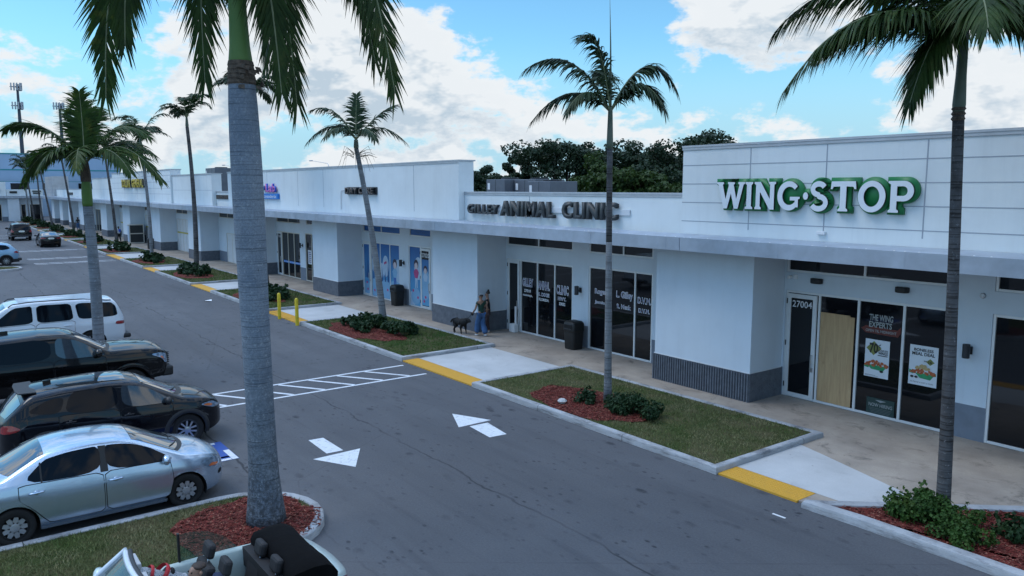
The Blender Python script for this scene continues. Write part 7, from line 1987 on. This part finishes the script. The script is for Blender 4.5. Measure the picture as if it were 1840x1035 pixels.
bk = skinned('backpack', {'a': (-.17, 0, 1.15, .10), 'b': (-.18, 0, 1.32, .11), 'c': (-.16, 0, 1.42, .08)}, [('a', 'b'), ('b', 'c')], MAT['sign_blue'], None, 'b')
bk.matrix_world = Matrix.Translation(Vector((-90.0, 16.25, WALKZ))) @ Matrix.Rotation(R(200), 4, 'Z')
tag(bk, 'blue backpack worn by the person in the white shirt', 'backpack')
person((-122.0, 17.0, WALKZ), 190, 1.74, 'person with black hooded top and blue jeans by the far piers',
    dict(lean=.03, armL=((-.02, .14, .65), (.06, .10, .55)), armR=((-.02, -.14, .65), (.06, -.10, .55)), legL=((.04, .05, .28), (.03, .05, .045)), legR=((.01, -.05, .28), (-.05, -.05, .05))), top='cloth_black', bottom='jean', shoe='shoe_dark', longhair=True, sleeve=1)

MAT['fur_black'] = pbr('black_fur', (.008, .008, .009), .8, var=.4, scale=20, bump=.6, bscale=60, bdist=.02, world_pos=False)
def m_speckle():
    t = NT('speckled_fur', .85, .2)
    tc = t.node('ShaderNodeTexCoord').outputs['Object']
    c = t.mix(t.rng(t.noise(70, 4, .8, tc), .44, .56), (.10, .115, .14), (.50, .54, .58))
    return t.done(c)
MAT['fur_speckle'] = m_speckle()
def dog(loc, heading, label, fur, sc=1.0):
    T = thing('dog', label, 'dog', loc, None, R(heading)); ORG[T.name] = Vector((0, 0, 0))
    n = {'hip': (-.30, 0, .50, .115), 'loin': (-.12, 0, .50, .105), 'chest': (.12, 0, .48, .145), 'shoulder': (.25, 0, .52, .12), 'neck': (.36, 0, .58, .085), 'skull': (.46, 0, .60, .075), 'stop': (.53, 0, .575, .05), 'muzzle': (.61, 0, .55, .036),
         't1': (-.40, 0, .54, .035), 't2': (-.50, 0, .50, .032), 't3': (-.56, 0, .40, .02)}
    e = [('loin', 'hip'), ('loin', 'chest'), ('chest', 'shoulder'), ('shoulder', 'neck'), ('neck', 'skull'), ('skull', 'stop'), ('stop', 'muzzle'), ('hip', 't1'), ('t1', 't2'), ('t2', 't3')]
    for s, k in ((1, 'L'), (-1, 'R')):
        o = .06 * s
        n.update({'fs' + k: (.20, s * .08, .40, .062), 'fe' + k: (.17 + o, s * .085, .27, .040), 'fw' + k: (.20 + o, s * .085, .13, .028), 'fp' + k: (.20 + o, s * .085, .03, .026), 'ft' + k: (.245 + o, s * .085, .022, .022),
                  'hs' + k: (-.28, s * .08, .40, .075), 'hk' + k: (-.22 - o, s * .09, .29, .050), 'hh' + k: (-.36 - o, s * .085, .17, .028), 'hf' + k: (-.335 - o, s * .085, .03, .025), 'ht' + k: (-.29 - o, s * .085, .022, .022),
                  'ea' + k: (.43, s * .062, .645, .026), 'eb' + k: (.44, s * .095, .61, .022), 'ec' + k: (.455, s * .098, .565, .012)})
        e += [('shoulder', 'fs' + k), ('fs' + k, 'fe' + k), ('fe' + k, 'fw' + k), ('fw' + k, 'fp' + k), ('fp' + k, 'ft' + k), ('hip', 'hs' + k), ('hs' + k, 'hk' + k), ('hk' + k, 'hh' + k), ('hh' + k, 'hf' + k), ('hf' + k, 'ht' + k), ('skull', 'ea' + k), ('ea' + k, 'eb' + k), ('eb' + k, 'ec' + k)]
    n = {k: tuple(v * sc * (1.42 if i == 3 and k[:2] not in ('fw', 'fp', 'ft', 'hh', 'hf', 'ht') else 1) for i, v in enumerate(p)) for k, p in n.items()}
    skinned('body', n, e, MAT[fur], T, 'loin')
    for s in (1, -1):
        mb = MB(); mb.lathe([(0, -.01), (.011, 0), (0, .01)], 8, c=(.515 * sc, s * .042 * sc, .605 * sc)); mb.build('eye', MAT['eye'], T, local=True, smooth=True)
    mb = MB(); mb.lathe([(0, -.016), (.018, 0), (0, .016)], 8, c=(.645 * sc, 0, .56 * sc)); mb.build('nose', MAT['eye'], T, local=True, smooth=True)
    return T
D = dog((-25.45, 16.58, WALKZ), 12, 'black dog on a lead on the walk beside the walker', 'fur_black', .94)
mb = MB(); mb.lathe([(.092, -.02), (.098, 0), (.092, .02)], 16, M=Matrix.Translation((.345, 0, .565)) @ Matrix.Rotation(R(62), 4, 'Y'), cap=False); mb.build('collar', MAT['dark_grey'], D, local=True)
wt, wn = WALKER
Mw = Matrix.Translation(Vector((-24.45, 16.90, WALKZ))) @ Matrix.Rotation(R(180), 4, 'Z'); Md = Matrix.Translation(Vector((-25.45, 16.58, WALKZ))) @ Matrix.Rotation(R(12), 4, 'Z') @ Matrix.Diagonal((.94, .94, .94, 1))
hand = Mw @ Vector(wn['paL'][:3]); neck = Md @ Vector((.35, 0, .66))
mb = MB(); mb.tube([hand, hand.lerp(neck, .5) - UP * .04, neck], .011, 6)
mb.box(hand.x - .05, hand.x + .05, hand.y - .035, hand.y + .035, hand.z - .06, hand.z + .04)
single('dog_lead', mb, MAT['black'], 'black lead running from the hand of the walker to the dog', 'lead')

# in the convertible: the driver and a speckled dog on the front seat, in the frame of the car's own heading
person((-9.16, 2.16, .08), -90, 1.70, 'driver with brown hair sitting in the pale green convertible',
    dict(hips=(-.02, 0, .30), lean=-.10, head=.25, armL=((.10, .16, .48), (.24, .10, .50)), armR=((.10, -.16, .48), (.24, -.08, .50)), legL=((.24, .07, .34), (.36, .07, .17)), legR=((.24, -.07, .34), (.36, -.07, .17))), top='seat_blue_cloth' if False else 'cloth_white', bottom='jean', hair='hair_brown', female=False)
def seated_dog():
    T = thing('dog', 'speckled blue grey dog with black patch and red harness in the convertible', 'dog', (-9.74, 2.0, .64), None, R(-90)); ORG[T.name] = Vector((0, 0, 0))
    n = {'hip': (-.24, 0, .16, .13), 'loin': (-.12, 0, .30, .13), 'chest': (.04, 0, .40, .14), 'neck': (.16, 0, .46, .085), 'skull': (.27, .0, .46, .078), 'stop': (.34, 0, .43, .05), 'muzzle': (.42, 0, .40, .036), 't1': (-.36, 0, .10, .03), 't2': (-.44, .1, .08, .02)}
    e = [('loin', 'hip'), ('loin', 'chest'), ('chest', 'neck'), ('neck', 'skull'), ('skull', 'stop'), ('stop', 'muzzle'), ('hip', 't1'), ('t1', 't2')]
    for s, k in ((1, 'L'), (-1, 'R')):
        n.update({'a' + k: (.10, s * .08, .24, .05), 'b' + k: (.11, s * .085, .10, .032), 'c' + k: (.11, s * .085, .025, .028), 'd' + k: (.16, s * .085, .02, .024), 'h' + k: (-.20, s * .11, .12, .07), 'i' + k: (-.04, s * .13, .12, .05), 'j' + k: (-.16, s * .12, .025, .03), 'k' + k: (-.07, s * .12, .02, .025), 'ea' + k: (.24, s * .066, .51, .026), 'eb' + k: (.25, s * .098, .47, .024), 'ec' + k: (.27, s * .10, .41, .013)})
        e += [('chest', 'a' + k), ('a' + k, 'b' + k), ('b' + k, 'c' + k), ('c' + k, 'd' + k), ('hip', 'h' + k), ('h' + k, 'i' + k), ('i' + k, 'j' + k), ('j' + k, 'k' + k), ('skull', 'ea' + k), ('ea' + k, 'eb' + k), ('eb' + k, 'ec' + k)]
    skinned('body', n, e, MAT['fur_speckle'], T, 'loin')
    q = {'a': (-.13, .02, .375, .075), 'b': (-.05, .02, .43, .078)}
    skinned('fur_patch', q, [('a', 'b')], MAT['fur_black'], T, 'a')
    mb = MB(); mb.lathe([(.147, -.03), (.155, 0), (.147, .03)], 18, M=Matrix.Translation((.03, 0, .395)) @ Matrix.Rotation(R(48), 4, 'Y'), cap=False); mb.lathe([(.10, -.02), (.105, 0), (.10, .02)], 16, M=Matrix.Translation((.14, 0, .45)) @ Matrix.Rotation(R(70), 4, 'Y'), cap=False)
    mb.build('harness', pbr('red_harness', (.45, .02, .03), .6, var=.1), T, local=True)
    mb = MB(); mb.lathe([(0, -.014), (.016, 0), (0, .014)], 8, c=(.45, 0, .405)); mb.build('nose', MAT['eye'], T, local=True, smooth=True)
    for s in (1, -1):
        mb = MB(); mb.lathe([(0, -.01), (.011, 0), (0, .01)], 8, c=(.325, s * .044, .47)); mb.build('eye', MAT['eye'], T, local=True, smooth=True)
seated_dog()
